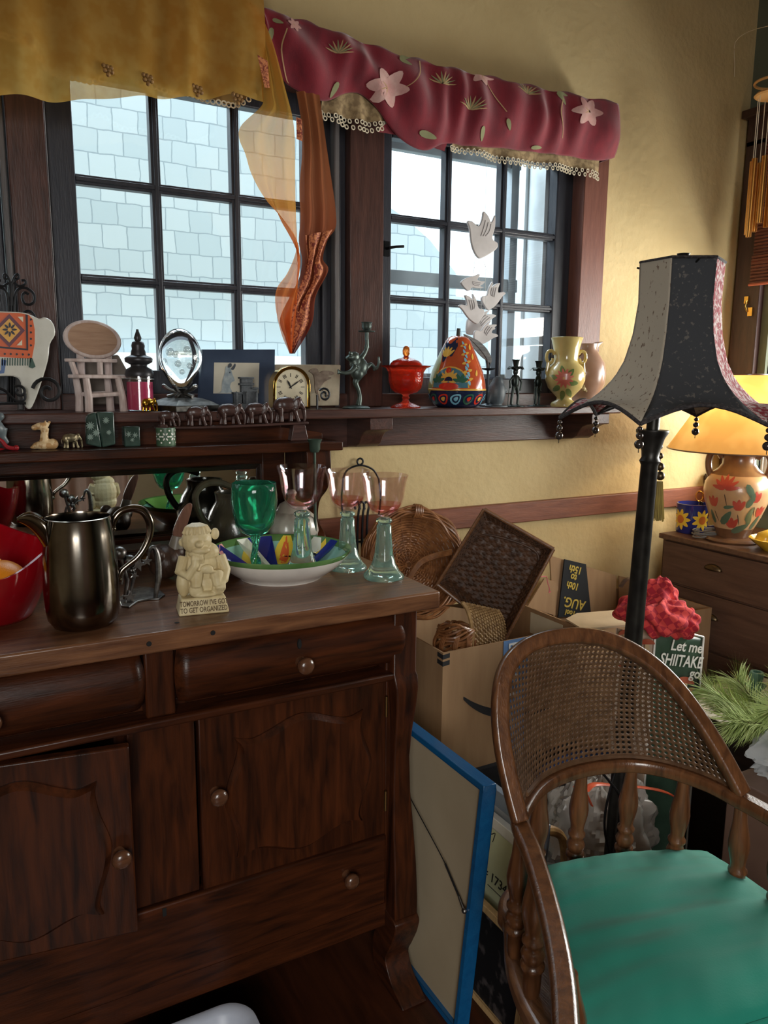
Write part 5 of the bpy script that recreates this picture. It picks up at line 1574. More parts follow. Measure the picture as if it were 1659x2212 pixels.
def cloth_shape(mi, px, py, pts):
    b.mi = mi
    out = []
    n = len(pts); cx, cy = px + sum(p[0] for p in pts) / n, py + sum(p[1] for p in pts) / n
    vs = []
    for q in (0.02, .5, 1):
        for p in pts:
            x, y = lerp(cx, px + p[0], q), lerp(cy, py + p[1], q)
            u = min(.999, max(.001, (x - 562) / 772)); yt, yb = pl(TOPL, x), pl(SB, x)
            t = min(.985, max(.02, (y - yt) / max(1, yb - yt))); vs.append(redv(u, .12 + .88 * t, .0022))
    fs = [(k * n + i, k * n + (i + 1) % n, (k + 1) * n + (i + 1) % n, (k + 1) * n + i) for k in range(2) for i in range(n)] + [tuple(range(n))]
    b.add(vs, fs)
def lily(px, py, r, a0=0):
    global b
    b = MB()
    for k in range(6):
        cloth_shape(0, px, py, petal(0, 0, r, r * .60, a0 + k * PI / 3, 12))
    for k in range(6):
        cloth_shape(2, px, py, petal(0, 0, r * .4, r * .06, a0 + .5 + k * PI / 3, 8))
    b.build('printed_lily', fmats, rv)
lily(832, 192, 44, .2); lily(1262, 244, 34, .1); lily(1042, 160, 28, .4); lily(632, 58, 18, .3)
b = MB()
for px, py, a, L_ in ((858, 130, -.4, 40), (858, 130, .5, 30), (585, 62, 1.8, 44), (730, 178, 2.0, 36), (905, 285, .4, 40), (1038, 275, 1.4, 30), (1088, 260, 1.3, 26), (1200, 200, 1.0, 34), (1200, 200, .3, 26), (585, 45, .6, 24), (1150, 318, 0, 24)):
    cloth_shape(1, px, py, petal(0, 0, L_, L_ * .32, a, 12))
for px, py in ((725, 120), (950, 185), (1010, 240), (1135, 205)):
    for k in range(9):
        cloth_shape(1 if k % 2 else 2, px, py, petal(0, 0, 30, 3.2, -2.6 + k * .33, 8))
for pts in ([(610, 70), (604, 110), (622, 170), (640, 190)], [(905, 130), (900, 160), (880, 185), (862, 195)], [(1040, 170), (1060, 200), (1085, 245)], [(1210, 215), (1200, 250), (1210, 300)]):
    q = smooth_path([V((x, y, 0)) for x, y in pts], 5)
    for p0, p1 in zip(q, q[1:]):
        cloth_shape(2, p0.x, p0.y, [(0, 0), (2.4, .6), (p1.x - p0.x + 2.4, p1.y - p0.y + .6), (p1.x - p0.x, p1.y - p0.y)])
b.build('printed_leaves', fmats, rv)
m_band = mat('brown_print_band', S(128, 106, 76), .85, c2=S(166, 142, 104), scale=60, lo=.42, hi=.58)
def lace(lo_px, hi_px, Yl, n):
    b = MB(); drape(b, hi_px, lo_px, Yl, 1, 1, 0, 1)
    b = MB(); A = smooth_path([V((x, y, 0)) for x, y in hi_px], 8); B = smooth_path([V((x, y, 0)) for x, y in lo_px], 8)
    def fn(u, v):
        f = u * (len(A) - 1); i = min(int(f), len(A) - 2); a = A[i].lerp(A[i + 1], f - i); c = B[i].lerp(B[i + 1], f - i); q = a.lerp(c, v * .78)
        p = at(q.x, q.y, Yl); p.y += .008 * math.sin(u * 26) * v; return p
    b.surf(fn, 60, 6); b.build('printed_band', m_band, rv)
    b = MB()
    for k in range(n):
        for row in range(2):
            u = (k + .5 * row) / n
            if u > 1: continue
            f = u * (len(A) - 1); i = min(int(f), len(A) - 2); a = A[i].lerp(A[i + 1], f - i); c = B[i].lerp(B[i + 1], f - i); q = a.lerp(c, .84 + .17 * row)
            p = at(q.x, q.y, Yl); p.y += .008 * math.sin(u * 26) - .001
            b.tube(spiral(p, X, Z, .0048, .0048, 0, 2 * PI, 9), .0016, 5, caps=False)
    b.build('lace_edge', m_lace, rv)
lace([(692, 248), (740, 268), (790, 280), (830, 276), (856, 252)], [(696, 212), (740, 196), (790, 196), (830, 214), (858, 235)], 1.845, 18)
lace([(975, 322), (1040, 336), (1100, 352), (1180, 362), (1240, 372), (1295, 386)], [(980, 296), (1040, 300), (1100, 308), (1180, 316), (1240, 322), (1296, 330)], 1.850, 34)
b = MB(); drape(b, [(815, 285), (860, 292), (900, 308), (962, 326)], [(852, 250), (890, 262), (920, 290), (965, 300)], 1.84, 8, 12, .004, 1); b.build('back_fold', m_redc, rv)
b = MB(); b.box((.675, 1.845, 2.10), (1.78, 1.949, 2.118)); b.build('board', m_trim_x, rv)

# ================================================================== RIGHT CORNER: CHEST, LAMPS
m_chest_y = wood('brown_chest_wood', S(82, 58, 46), S(104, 76, 60), .5, 'y', 6)
m_chest_x = wood('brown_chest_top', S(88, 62, 48), S(112, 82, 62), .4, 'x', 6)
ZC, XC = .80, 2.12
ch = thing('chest_of_drawers', 'brown wooden chest of drawers against the right wall', 'chest of drawers', (2.32, 1.35, 0))
b = MB(); b.box((XC + .012, .86, .02), (2.522, 1.837, ZC - .018)); b.build('carcass', m_chest_y, ch, bevel=.003)
b = MB(); b.box((XC - .006, .85, ZC - .018), (2.526, 1.842, ZC)); b.build('top', m_chest_x, ch, bevel=.003)
for z0, z1 in ((.637, .776), (.445, .630), (.245, .438), (.05, .238)):
    b = MB(); b.box((XC, .875, z0), (XC + .02, 1.822, z1)); d = b.build('drawer', m_chest_y, ch, bevel=.002)
    for y in (1.615, 1.08):
        b = MB(); c = V((XC, y, z0 + (z1 - z0) * .6))
        b.surf(lambda u, v: c + V((-.016 * math.sin(PI * u) ** .6 * math.sin(PI * v * .5 + .05), lerp(-.034, .034, u), .020 * math.cos(PI * v * .5) * math.sin(PI * u) ** .5 - .004)), 16, 6)
        b.build('handle', mat('dull_brass_pull', S(96, 80, 58), .4, .9), d, solid=.0015)

P = V((2.236, 1.640, ZC)); s = sc(P) * 1.0
tl_ = thing('table_lamp', 'painted terracotta urn table lamp with parchment shade on the chest', 'lamp', P)
m_urn = mat('urn_clay', S(196, 162, 122), .3, c2=S(178, 140, 100), coat=.3, scale=10)
m_urnd = mat('urn_brown', S(120, 84, 58), .3, c2=S(98, 70, 50), coat=.3)
up_ = pr([(0, 10), (33, 10), (34, 16), (40, 30), (52, 56), (62, 84), (66, 108), (64, 126), (54, 144), (40, 156), (33, 166), (32, 184), (36, 196), (34, 198), (0, 198)], s)
b = MB(); b.mi = 1; b.lathe(up_[:4], P, 48); b.mi = 0; b.lathe(up_[3:9], P, 48); b.mi = 1; b.lathe(up_[8:], P, 48)
ac = face_cam(P)
um = [m_urn, m_urnd, mat('urn_red', S(176, 72, 58), .3, coat=.3), mat('urn_green', S(84, 104, 84), .3, coat=.3), mat('urn_dark', S(76, 58, 50), .35)]
def ud(mi, du, h, pts, off=.0008):
    b.mi = mi; decal(b, up_, P, ac + du, h * s, [(x * s, y * s) for x, y in pts], off)
for k in range(7):
    ud(2, -.35, 118, petal(0, 0, 30, 9, .15 + k * .47, 10), .0009 + .0002 * k)
for du, h in ((-.75, 78), (.1, 74), (.62, 92), (-.1, 34), (.95, 60)):
    for k in range(3):
        ud(2, du, h, petal(0, 0, 24, 11, PI / 2 - .5 + .5 * k, 10), .0009)
for du, h, a, L_ in ((-.38, 78, .2, 22), (-.55, 40, .9, 40), (-.1, 24, .5, 40), (.45, 50, 1.3, 34), (.6, 40, 1.7, 32), (.35, 80, 1.1, 34), (.3, 130, -1.1, 40), (.85, 30, 1.3, 34), (-.9, 40, 1.6, 30)):
    ud(3, du, h, petal(0, 0, L_, L_ * .34, a, 10), .0013)
for du, h in ((.1, 66), (-.75, 70), (.62, 84), (-.35, 108)):
    ud(4, du, h, petal(0, 0, 26, 2, -PI / 2 + .2, 8), .0007)
b.build('urn', um, tl_, sharp=60)
b = MB(); b.lathe(pr([(0, 0), (55, 0), (58, 4), (54, 9), (36, 10), (0, 10)], s), P, 48); b.build('base_plate', m_urnd, tl_)
vr = V((math.cos(-math.atan2(P.x, P.y)), math.sin(-math.atan2(P.x, P.y)), 0))
for sg in (-1, 1):
    b = MB(); f = lambda u, h: P + vr * (sg * u * s) + Z * (h * s)
    b.tube(smooth_path([f(33, 178), f(42, 190), (f(54, 188)), f(60, 172), f(58, 150), f(50, 132), f(46, 138)], 5), 7 * s, 10); b.build('handle', m_urnd, tl_)
m_parch = sheer('parchment', S(224, 186, 122), .0, .66, c2=S(204, 162, 98), scale=9)
b = MB(); b.lathe(pr([(146, 196), (100, 270), (48, 352)], s), P, 64); b.build('shade', m_parch, tl_)
b = MB(); b.tube(spiral(P + Z * (196 * s), X, Y3, 146 * s, 146 * s, 0, 2 * PI, 64), 1.6 * s, 6); b.tube(spiral(P + Z * (352 * s), X, Y3, 48 * s, 48 * s, 0, 2 * PI, 40), 1.6 * s, 6); b.build('shade_rim', m_urnd, tl_)
b = MB(); b.lathe(pr([(0, 198), (10, 198), (10, 230), (0, 230)], s), P, 16); b.build('socket', m_brass, tl_)
ld_ = bpy.data.lights.new('lamp_bulb', 'POINT'); ld_.energy, ld_.color, ld_.shadow_soft_size = 2.4, (1, .78, .48), .03
lo_ = bpy.data.objects.new('lamp_bulb', ld_); col.objects.link(lo_); lo_.location = P + Z * (265 * s)

# sunflower mug with scissors
P = V((2.232, 1.805, ZC)); s = sc(P)
mg = thing('mug', 'blue mug painted with sunflowers on the far end of the chest', 'mug', P)
mp_ = pr([(0, 2), (30, 0), (32, 3), (33, 62), (31, 63), (30, 6), (0, 5)], s)
b = MB(); b.mi = 0; b.lathe(mp_, P, 40); ac = face_cam(P)
for du in (-.75, .7):
    for k in range(9):
        b.mi = 1; decal(b, mp_, P, ac + du, 30 * s, [(x * s, y * s) for x, y in petal(5 * math.cos(k * .7), 5 * math.sin(k * .7), 18, 9, k * .7, 10)], .0008)
    b.mi = 2; decal(b, mp_, P, ac + du, 30 * s, [(9 * s * math.cos(t * PI / 8), 9 * s * math.sin(t * PI / 8)) for t in range(16)], .0016)
b.build('cup', [mat('cobalt_glaze', S(40, 46, 110), .15, coat=.5), mat('sunflower_yellow', S(226, 186, 60), .2), mat('sunflower_centre', S(196, 108, 44), .3)], mg, sharp=60)
b = MB(); b.tube(smooth_path([P + vr * (32 * s) + Z * 48 * s, P + vr * (50 * s) + Z * 46 * s, P + vr * (52 * s) + Z * 20 * s, P + vr * (32 * s) + Z * 12 * s], 5), 4 * s, 10); b.build('handle', MATS['cobalt_glaze'], mg)
t = thing('scissors', 'gold-handled scissors standing in the blue sunflower mug', 'scissors', P + V((0, 0, .012)))
b = MB(); q = lambda u, h, d=0: P + vr * (u * s) + Z * (h * s) + V((0, d * s, 0))
b.tube([q(4, 8), q(14, 66)], [.003, .004], 8); b.tube([q(10, 8), q(18, 66)], [.003, .004], 8); b.build('blade', m_pewter, t)
for u, h in ((12, 78), (27, 80)):
    b = MB(); c = q(u, h); b.tube([c + vr * (7 * s * math.cos(a)) + Z * (11 * s * math.sin(a)) for a in [i * PI / 10 for i in range(20)]], .0028, 8, closed=True); b.build('handle', m_brass, t)
b = MB(); b.tube([q(24, 12), q(36, 74), q(46, 88)], [.004, .012, .008], 10); solo(b, 'red_pen', mat('red_plastic', S(196, 34, 40), .3), 'red plastic handle poking out of the sunflower mug', 'pen', q(24, 12))
P = V((2.215, 1.475, ZC)); s = sc(P)
b = MB(); b.lathe(pr([(0, 4), (22, 0), (24, 2), (44, 18), (52, 26), (50, 27), (40, 18), (20, 6), (0, 8)], s), P, 48, rad=lambda a, z: 1 + .02 * math.sin(14 * a) * (z > .02))
b.lathe(pr([(40, 22), (34, 36), (16, 44), (5, 46), (4, 52), (0, 53)], s), P, 40)
solo(b, 'yellow_dish', mat('bright_yellow_glaze', S(222, 184, 58), .2, c2=S(206, 164, 48), coat=.4), 'yellow lidded dish on the chest right of the table lamp', 'dish', P, sharp=50)
b = MB()
pts = []
for i in range(60):
    a = i * .5; pts.append(V((2.215 + (.062 + .010 * math.sin(i * 1.3)) * math.cos(a), 1.715 + .042 * math.sin(a), ZC + .003 + .0022 * i / 6)))
b.tube(smooth_path(pts, 3), .0022, 6)
solo(b, 'lamp_cord', mat('grey_cord', S(120, 116, 110), .5), 'coiled grey cord lying between mug and table lamp', 'cord', V((2.215, 1.715, ZC)))

# floor lamp
PB, PT = V((1.245, 1.158, 0)), V((1.266, 1.138, 1.222))
ax_ = (PT - PB).normalized()
fl_ = thing('floor_lamp', 'dark floor lamp with a scalloped patchwork bell shade and bead drops', 'lamp', PB)
m_bronze = mat('dark_lamp_bronze', S(44, 42, 40), .4, .7, c2=S(62, 60, 56), scale=30)
b = MB(); L_ = (PT - PB).length
MA = ax_.to_track_quat('Z', 'Y').to_matrix().to_4x4()
b.lathe([(0, 0), (.13, 0), (.132, .01), (.11, .025), (.05, .04), (.025, .07), (.021, .1), (.0195, .5), (.0175, L_ - .075), (.0215, L_ - .066), (.0175, L_ - .058), (.019, L_ - .045), (.026, L_ - .018), (.033, L_ - .006), (.033, L_ - .001), (.013, L_), (.0125, L_ + .12), (0, L_ + .12)], PB, 28, MA, rad=lambda a, z: 1 + (.06 * math.cos(4 * a) if .1 < z < L_ - .08 else 0)); b.build('pole', m_bronze, fl_, sharp=40)
SC = PT + V((.036, -.016, 0)); zt, zb = 1.557, 1.243
spr = [(0, .230), (.05, .205), (.11, .174), (.18, .146), (.27, .121), (.38, .103), (.55, .089), (.75, .082), (1.0, .084)]
def srad(t):
    for (t0, r0), (t1, r1) in zip(spr, spr[1:]):
        if t <= t1: return lerp(r0, r1, (t - t0) / (t1 - t0))
    return spr[-1][1]
TH0 = -PI / 2 - math.atan2(SC.x, SC.y)  # towards the camera
c_ang = [TH0 + math.radians(d) for d in (-13.5 + 60 * k for k in range(6))]
sm = [mat('speckled_cream_cloth', S(170, 160, 144), .85, c2=S(112, 94, 80), scale=150, lo=.62, hi=.66, stretch=(1, 1, .5)), mat('dark_floral_cloth', S(58, 60, 64), .85, c2=S(98, 94, 90), scale=110, lo=.60, hi=.66), mat('red_white_knit', S(206, 190, 188), .95, c2=S(150, 54, 64), scale=110, lo=.44, hi=.52, bump=.8, bscale=120)]
pm = {5: 0, 0: 1, 1: 2, 2: 0, 3: 1, 4: 2}
def shade_p(k, u, v):
    r = srad(v); a0, a1 = c_ang[k], c_ang[(k + 1) % 6] + (2 * PI if k == 5 else 0)
    p0, p1 = V((math.cos(a0), math.sin(a0), 0)) * r, V((math.cos(a1), math.sin(a1), 0)) * r
    p = p0.lerp(p1, u); mid = math.sin(PI * u)
    p *= 1 - .03 * mid * (v < .6)
    z = lerp(zb, zt, v) + .036 * mid * max(0, 1 - v / .12) ** 1.0
    return SC * 1 + V((p.x, p.y, z - SC.z))
for k in range(6):
    b = MB(); b.surf(lambda u, v: shade_p(k, u, v), 16, 24); b.build('shade_panel', sm[pm[k]], fl_, solid=.0015, sharp=80)
b = MB()
for k in range(6):
    b.tube([shade_p(k, i / 12, 0) for i in range(13)], .0042, 6)
b.build('shade_braid', mat('dark_braid', S(70, 64, 64), .9, c2=S(40, 38, 40), scale=200, bump=.6, bscale=300), fl_)
b = MB(); b.tube([shade_p(k, .5 * i, 1) for k in range(6) for i in range(2)], .003, 6, closed=True); b.build('top_braid', MATS['dark_braid'], fl_)
b = MB()
for k in range(3):
    a = k * 2 * PI / 3; b.tube([V((SC.x, SC.y, 1.53)), V((SC.x + .09 * math.cos(a), SC.y + .09 * math.sin(a), 1.552))], .002, 6)
b.tube([PT + ax_ * .1, V((SC.x, SC.y, 1.53))], .004, 8); b.lathe([(0, 1.53), (.012, 1.545), (.007, 1.556), (.022, 1.560), (.016, 1.566), (.010, 1.568), (.013, 1.574), (0, 1.575)], V((SC.x, SC.y, 0)), 16)
b.build('finial', m_bronze, fl_)
m_bead = mat('dark_beads', S(60, 52, 48), .15, .3, coat=.6)
for k in range(6):
    p = shade_p(k, 0, 0); b = MB(); z = p.z - .004
    for r in (.005, .0065, .0085):
        z -= r; b.ell(V((p.x, p.y, z)), r, nu=14, nv=10); z -= r + .001
    b.tube([p, V((p.x, p.y, z - .006))], .0008, 5)
    b.build('bead_drop', m_bead, fl_)
t = thing('tassel', 'olive gold key tassel with beads hanging on the floor lamp pole', 'tassel', at(1427, 960, 1.165))
b = MB(); YTs = 1.165
for y, r in ((965, .006), (985, .007), (1008, .009), (1028, .010)):
    b.ell(at(1426, y, YTs), r, nu=12, nv=8)
b.tube([at(1424, 940, YTs), at(1426, 1030, YTs)], .002, 6); b.build('cord', MATS['dull_brass_pull'], t)
b = MB()
for i in range(40):
    a = i * 2.4; r = .012 * math.sqrt(i / 40); c = at(1425, 1040, YTs); d = at(1422, 1122, YTs)
    b.tube([c + V((r * .5 * math.cos(a), r * .5 * math.sin(a), 0)), d + V((r * math.cos(a), r * math.sin(a), .004 * math.sin(i * 5)))], .0014, 4)
b.build('fringe', mat('olive_gold_thread', S(150, 128, 56), .7, c2=S(120, 100, 44)), t)

# bamboo blind, chimes, thread
bl = thing('bamboo_blind', 'red-brown woven bamboo blind folded up on the right window', 'blind', V((2.50, 1.15, 1.66)))
m_bam = mat('bamboo_slats', S(112, 62, 46), .6, c2=S(84, 44, 34), scale=30, stretch=(1, .2, 8))
m_bam2 = mat('bamboo_edge', S(160, 84, 62), .6)
for z0, z1, x in ((1.66, 1.76, 2.490), (1.735, 1.87, 2.497), (1.84, 1.98, 2.504), (1.95, 2.20, 2.511)):
    b = MB(); n = int((z1 - z0) / .011)
    for i in range(n):
        z = z0 + (i + .5) * (z1 - z0) / n; b.tube([V((x, .36, z)), V((x, 1.845, z))], .0052, 6)
    f = b.build('bamboo_fold', m_bam, bl); b = MB(); b.tube([V((x - .004, .36, z0)), V((x - .004, 1.847, z0))], .005, 6); b.build('edge_strip', m_bam2, f)
XW = 2.2
wc = thing('wind_chime', 'brass tube wind chime hanging by the right window', 'wind chime', ax(1659, 190, XW))
c = ax(1672, 205, XW)
m_chime = mat('chime_brass', S(196, 140, 72), .3, 1.)
b = MB(); b.lathe([(0, -.004), (.05, -.004), (.055, 0), (.05, .006), (0, .007)], c, 32); b.tube(spiral(c + Z * .035, X, Y3, .055, .055, 0, 2 * PI, 30), .004, 8); b.tube([c, c + Z * .5], .0012, 5); b.build('ring', mat('pale_chime_wood', S(196, 150, 92), .5), wc)
for i in range(8):
    a = i * PI / 4 + .4; q = c + V((.043 * math.cos(a), .043 * math.sin(a), -.18)); L2 = .19 + .012 * (i % 4)
    b = MB(); b.tube([q, q - Z * L2], .0085, 12); b.build('tube', m_chime, wc)
    b = MB(); b.tube([q, q + Z * .18], .0012, 5); b.build('cord', m_lace, wc)
b = MB(); b.tube(smooth_path([ax(1665, 55, 2.40), ax(1618, 68, 2.42), ax(1588, 92, 2.44), ax(1587, 140, 2.44), ax(1586, 166, 2.44)], 3), .0011, 5)
solo(b, 'loose_thread', m_lace, 'pale loose thread dangling high near the room corner', 'thread', ax(1586, 166, 2.44))

# ================================================================== BOXES AND BASKETS BEHIND
m_card = mat('cardboard', S(158, 126, 92), .8, c2=S(146, 114, 82), scale=6, stretch=(6, 6, 1))
m_card_in = mat('cardboard_inside', S(140, 108, 78), .85)
BX0, BX1, BY0, BY1, BZ0, BZ1 = 1.010, 1.458, 1.520, 1.835, .318, .652
b = MB(); b.box((1.0, 1.515, 0), (1.47, 1.86, .318)); solo(b, 'black_crate', mat('black_fabric', S(26, 25, 28), .85), 'black fabric crate under the smile-printed cardboard box', 'crate', V((1.23, 1.69, 0)), bevel=.008)
bx = thing('cardboard_box', 'open brown cardboard box with black smile arc, full of baskets', 'box', V(((BX0 + BX1) / 2, 1.68, BZ0)))
b = MB(); t_ = .005
for lo, hi in (((BX0, BY0, BZ0), (BX1, BY0 + t_, BZ1)), ((BX0, BY1 - t_, BZ0), (BX1, BY1, BZ1)), ((BX0, BY0 + t_, BZ0), (BX0 + t_, BY1 - t_, BZ1)), ((BX1 - t_, BY0 + t_, BZ0), (BX1, BY1 - t_, BZ1)), ((BX0 + t_, BY0 + t_, BZ0), (BX1 - t_, BY1 - t_, BZ0 + t_))):
    b.box(lo, hi)
b.build('carton', m_card, bx)
m_prt = mat('black_print', S(34, 34, 36), .7)
b = MB()
arc = smooth_path([V((x, y, 0)) for x, y in ((1001, 1508), (1020, 1522), (1045, 1534), (1075, 1541), (1110, 1545), (1150, 1540), (1190, 1528))], 5)
lo_a = [(p.x, p.y + 9 * math.sin(PI * min(1, .12 + .88 * i / (len(arc) - 1)))) for i, p in enumerate(arc)]
up_a = [(p.x, p.y - 9 * math.sin(PI * min(1, .12 + .88 * i / (len(arc) - 1)))) for i, p in enumerate(arc)]
pts = [at(x, y, BY0 - .0006) for x, y in up_a] + [at(x, y, BY0 - .0006) for x, y in reversed(lo_a)]
n = len(up_a); b.add(pts, [(i, i + 1, 2 * n - 2 - i, 2 * n - 1 - i) for i in range(n - 1)])
b.build('smile_print', m_prt, bx)
b = MB()
for y0, y1 in ((1416, 1426), (1431, 1441)):
    b.add([at(x, y, BY0 - .0006) for x, y in ((952, y0), (952, y1))] and [V((BX0 - .0006, BY0 + .025, at(945, y0, BY0).z)), V((BX0 - .0006, BY0 + .025, at(945, y1, BY0).z)), V((BX0 - .0006, BY0 - .0006, at(952, y1, BY0).z)), V((BX0 - .0006, BY0 - .0006, at(952, y0, BY0).z)), V((BX0 + .02, BY0 - .0006, at(952, y1 - 2, BY0).z)), V((BX0 + .02, BY0 - .0006, at(952, y0 - 2, BY0).z))], [(0, 1, 2, 3), (3, 2, 4, 5)])
b.build('tape_print', m_prt, bx)
b = MB(); x0, x1 = at(1088, 1380, BY0).x, at(1128, 1372, BY0).x
b.box((x0, BY0 - .001, BZ0), (x1 + .02, BY0 - .0002, BZ1 + .0005)); strip_ = b.build('blue_strip', mat('blue_print', S(92, 128, 178), .7), bx)
for ch_, z in (('B', BZ1 - .018), ('K', BZ1 - .062), ('R', BZ1 - .106), ('A', BZ1 - .15)):
    text(ch_, .042, frame_m(V((x0 + .03, BY0 - .0012, z)), V((0, 0, -1)), X), mat('white_print', S(214, 214, 214), .7), strip_, bold=.0008)
b = MB(); b.box((BX1 - .0062, BY0 + .06, BZ1 - .075), (BX1 - .0052, BY0 + .20, BZ1 - .012)); lb = b.build('paper_label', mat('label_paper', S(206, 196, 170), .7), bx)

m_wick = mat('brown_wicker', S(148, 98, 58), .45, c2=S(110, 68, 38), scale=50, coat=.2)
m_wick2 = mat('dark_wicker', S(86, 56, 36), .5, c2=S(58, 38, 26), scale=60)
m_wick3 = mat('straw_wicker', S(160, 128, 84), .55, c2=S(128, 98, 62), scale=60)
# round tray basket, leaning on the wall side, opening to the room
c0 = at(898, 1215, 1.80); nrm = V((-.10, -.93, .35)).normalized(); e1 = V((0, 0, 1)).cross(nrm).normalized() * -1; e2 = nrm.cross(e1).normalized()
if e2.z < 0: e2 = -e2
rb = thing('round_basket', 'round brown wicker tray basket with thick plaited rim, tallest in the box', 'basket', c0 - e2 * .14)
b = MB(); RB = .148
for k in range(10):
    rr = RB + (k % 5 - 2) * .0055; dd = (k // 5) * .010 - .004
    b.tube([c0 + (e1 * math.cos(a) + e2 * math.sin(a)) * (rr + .003 * math.sin(9 * a + k * 1.25)) + nrm * (dd + .003 * math.cos(9 * a + k)) for a in [i * PI / 48 for i in range(96)]], .0034, 6, closed=True)
b.build('rim', m_wick, rb)
b = MB()
for k in range(21):
    r = RB * (1 - k / 22.); dep = .045 * (1 - (r / RB) ** 2) + .006
    N_ = 40
    b.tube([c0 + (e1 * math.cos(a) + e2 * math.sin(a)) * r - nrm * (dep + .0022 * math.cos(PI * (i + k))) for i, a in enumerate([j * 2 * PI / N_ for j in range(N_)])], .0034, 5, closed=True)
for i in range(20):
    a = (i + .5) * PI / 10
    b.tube([c0 + (e1 * math.cos(a) + e2 * math.sin(a)) * r - nrm * (.045 * (1 - (r / RB) ** 2) + .006) for r in (RB, RB * .7, RB * .4, RB * .05)], .0025, 5)
b.surf(lambda u, v: c0 + (e1 * math.cos(2 * PI * u) + e2 * math.sin(2 * PI * u)) * RB * v - nrm * (.047 * (1 - v * v) + .010), 40, 8, cu=True)
b.build('woven_body', m_wick, rb)
b = MB()
for a in (1.75,):
    for j in range(5):
        p = c0 + (e1 * math.cos(a + (j - 2) * .035) + e2 * math.sin(a + (j - 2) * .035)) * RB; o_ = (e1 * math.cos(a) + e2 * math.sin(a))
        b.tube([p + o_ * .019 * math.cos(q) + nrm * .015 * math.sin(q) for q in [i * PI / 8 for i in range(16)]], .0028, 6, closed=True)
b.build('binding', m_wick, rb)
b = MB()
for k in range(4):
    b.tube(smooth_path([at(880 + 2 * k, 1248 + 2 * k, 1.70), at(905 + k, 1212 + 3 * k, 1.69), at(935, 1198 + 3 * k, 1.69), at(975, 1188 + 3 * k, 1.70)], 5), .0032, 6)
b.build('handle', m_wick, rb)

# rectangular basket, tipped up
_c = at(1070, 1235, 1.60); _n = (_c - EYE).normalized()
Ct = [on(x, y, _c, _n + V((.05, 0, .12))) for x, y in ((945, 1262), (1046, 1100), (1196, 1186), (1092, 1380))]
nb = (Ct[1] - Ct[0]).cross(Ct[3] - Ct[0]).normalized()
if nb.y > 0: nb = -nb
cb = sum(Ct, V()) / 4
tb_ = thing('rectangular_basket', 'dark rectangular basket tipped up on its corner in the box', 'basket', Ct[3])
DEP = .062
Cb = [cb + (p - cb) * .84 - nb * DEP for p in Ct]
b = MB()
for i in range(4):
    for k in (-1, 1):
        b.tube([Ct[i] + nb * .004 * k, Ct[(i + 1) % 4] + nb * .004 * k], .0048, 8)
b.build('rim', wood('bamboo_rim', S(92, 58, 36), S(128, 88, 56), .35, 'x', 20), tb_)
b = MB()
def quad(q, u, v): return q[0].lerp(q[3], u).lerp(q[1].lerp(q[2], u), v)
NW = 15
for i in range(NW):
    u = (i + .5) / NW
    b.sweep([quad(Cb, u, j / 30) + nb * (.0016 * math.cos(PI * (j + i))) for j in range(31)], [(-.0072, -.0005), (.0072, -.0005), (.0072, .0005), (-.0072, .0005)], nb)
for i in range(8):
    v = (i + .5) / 8
    b.sweep([quad(Cb, j / 30, v) - nb * (.0016 * math.cos(PI * (j * .5 + i))) for j in range(31)], [(-.006, -.0005), (.006, -.0005), (.006, .0005), (-.006, .0005)], nb)
b.build('woven_base', m_wick2, tb_)
b = MB()
for i in range(4):
    A0, A1, B0, B1 = Ct[i], Ct[(i + 1) % 4], Cb[i], Cb[(i + 1) % 4]
    out_n = (A1 - A0).cross(B0 - A0).normalized()
    for j in range(7):
        t0 = (j + .6) / 7.2
        b.tube([A0.lerp(B0, t0).lerp(A1.lerp(B1, t0), k / 24) + out_n * .0016 * math.cos(PI * (k + j)) for k in range(25)], .0036, 5)
    for k in range(11):
        f = (k + .5) / 11; b.tube([A0.lerp(A1, f), B0.lerp(B1, f)], .003, 5)
b.build('woven_side', m_wick2, tb_)
b = MB(); hp = [Cb[0].lerp(Cb[1], .6), cb - nb * (DEP - .004) + (Ct[1] - cb) * .55, cb - nb * (DEP - .006) + (Ct[2] - cb) * .72, cb - nb * (DEP - .004) + (Ct[2] - cb).lerp(Ct[3] - cb, .45) * .9]
b.tube(smooth_path(hp, 10), .003, 8); b.build('handle', m_wick2, tb_)
b = MB(); b.tube(smooth_path([at(x, y, 1.612) for x, y in ((1168, 1246), (1180, 1246), (1183, 1258), (1187, 1272), (1186, 1280), (1190, 1277))], 4), .0012, 5); b.build('pink_tie', mat('pink_cord', S(206, 98, 112), .7), tb_)
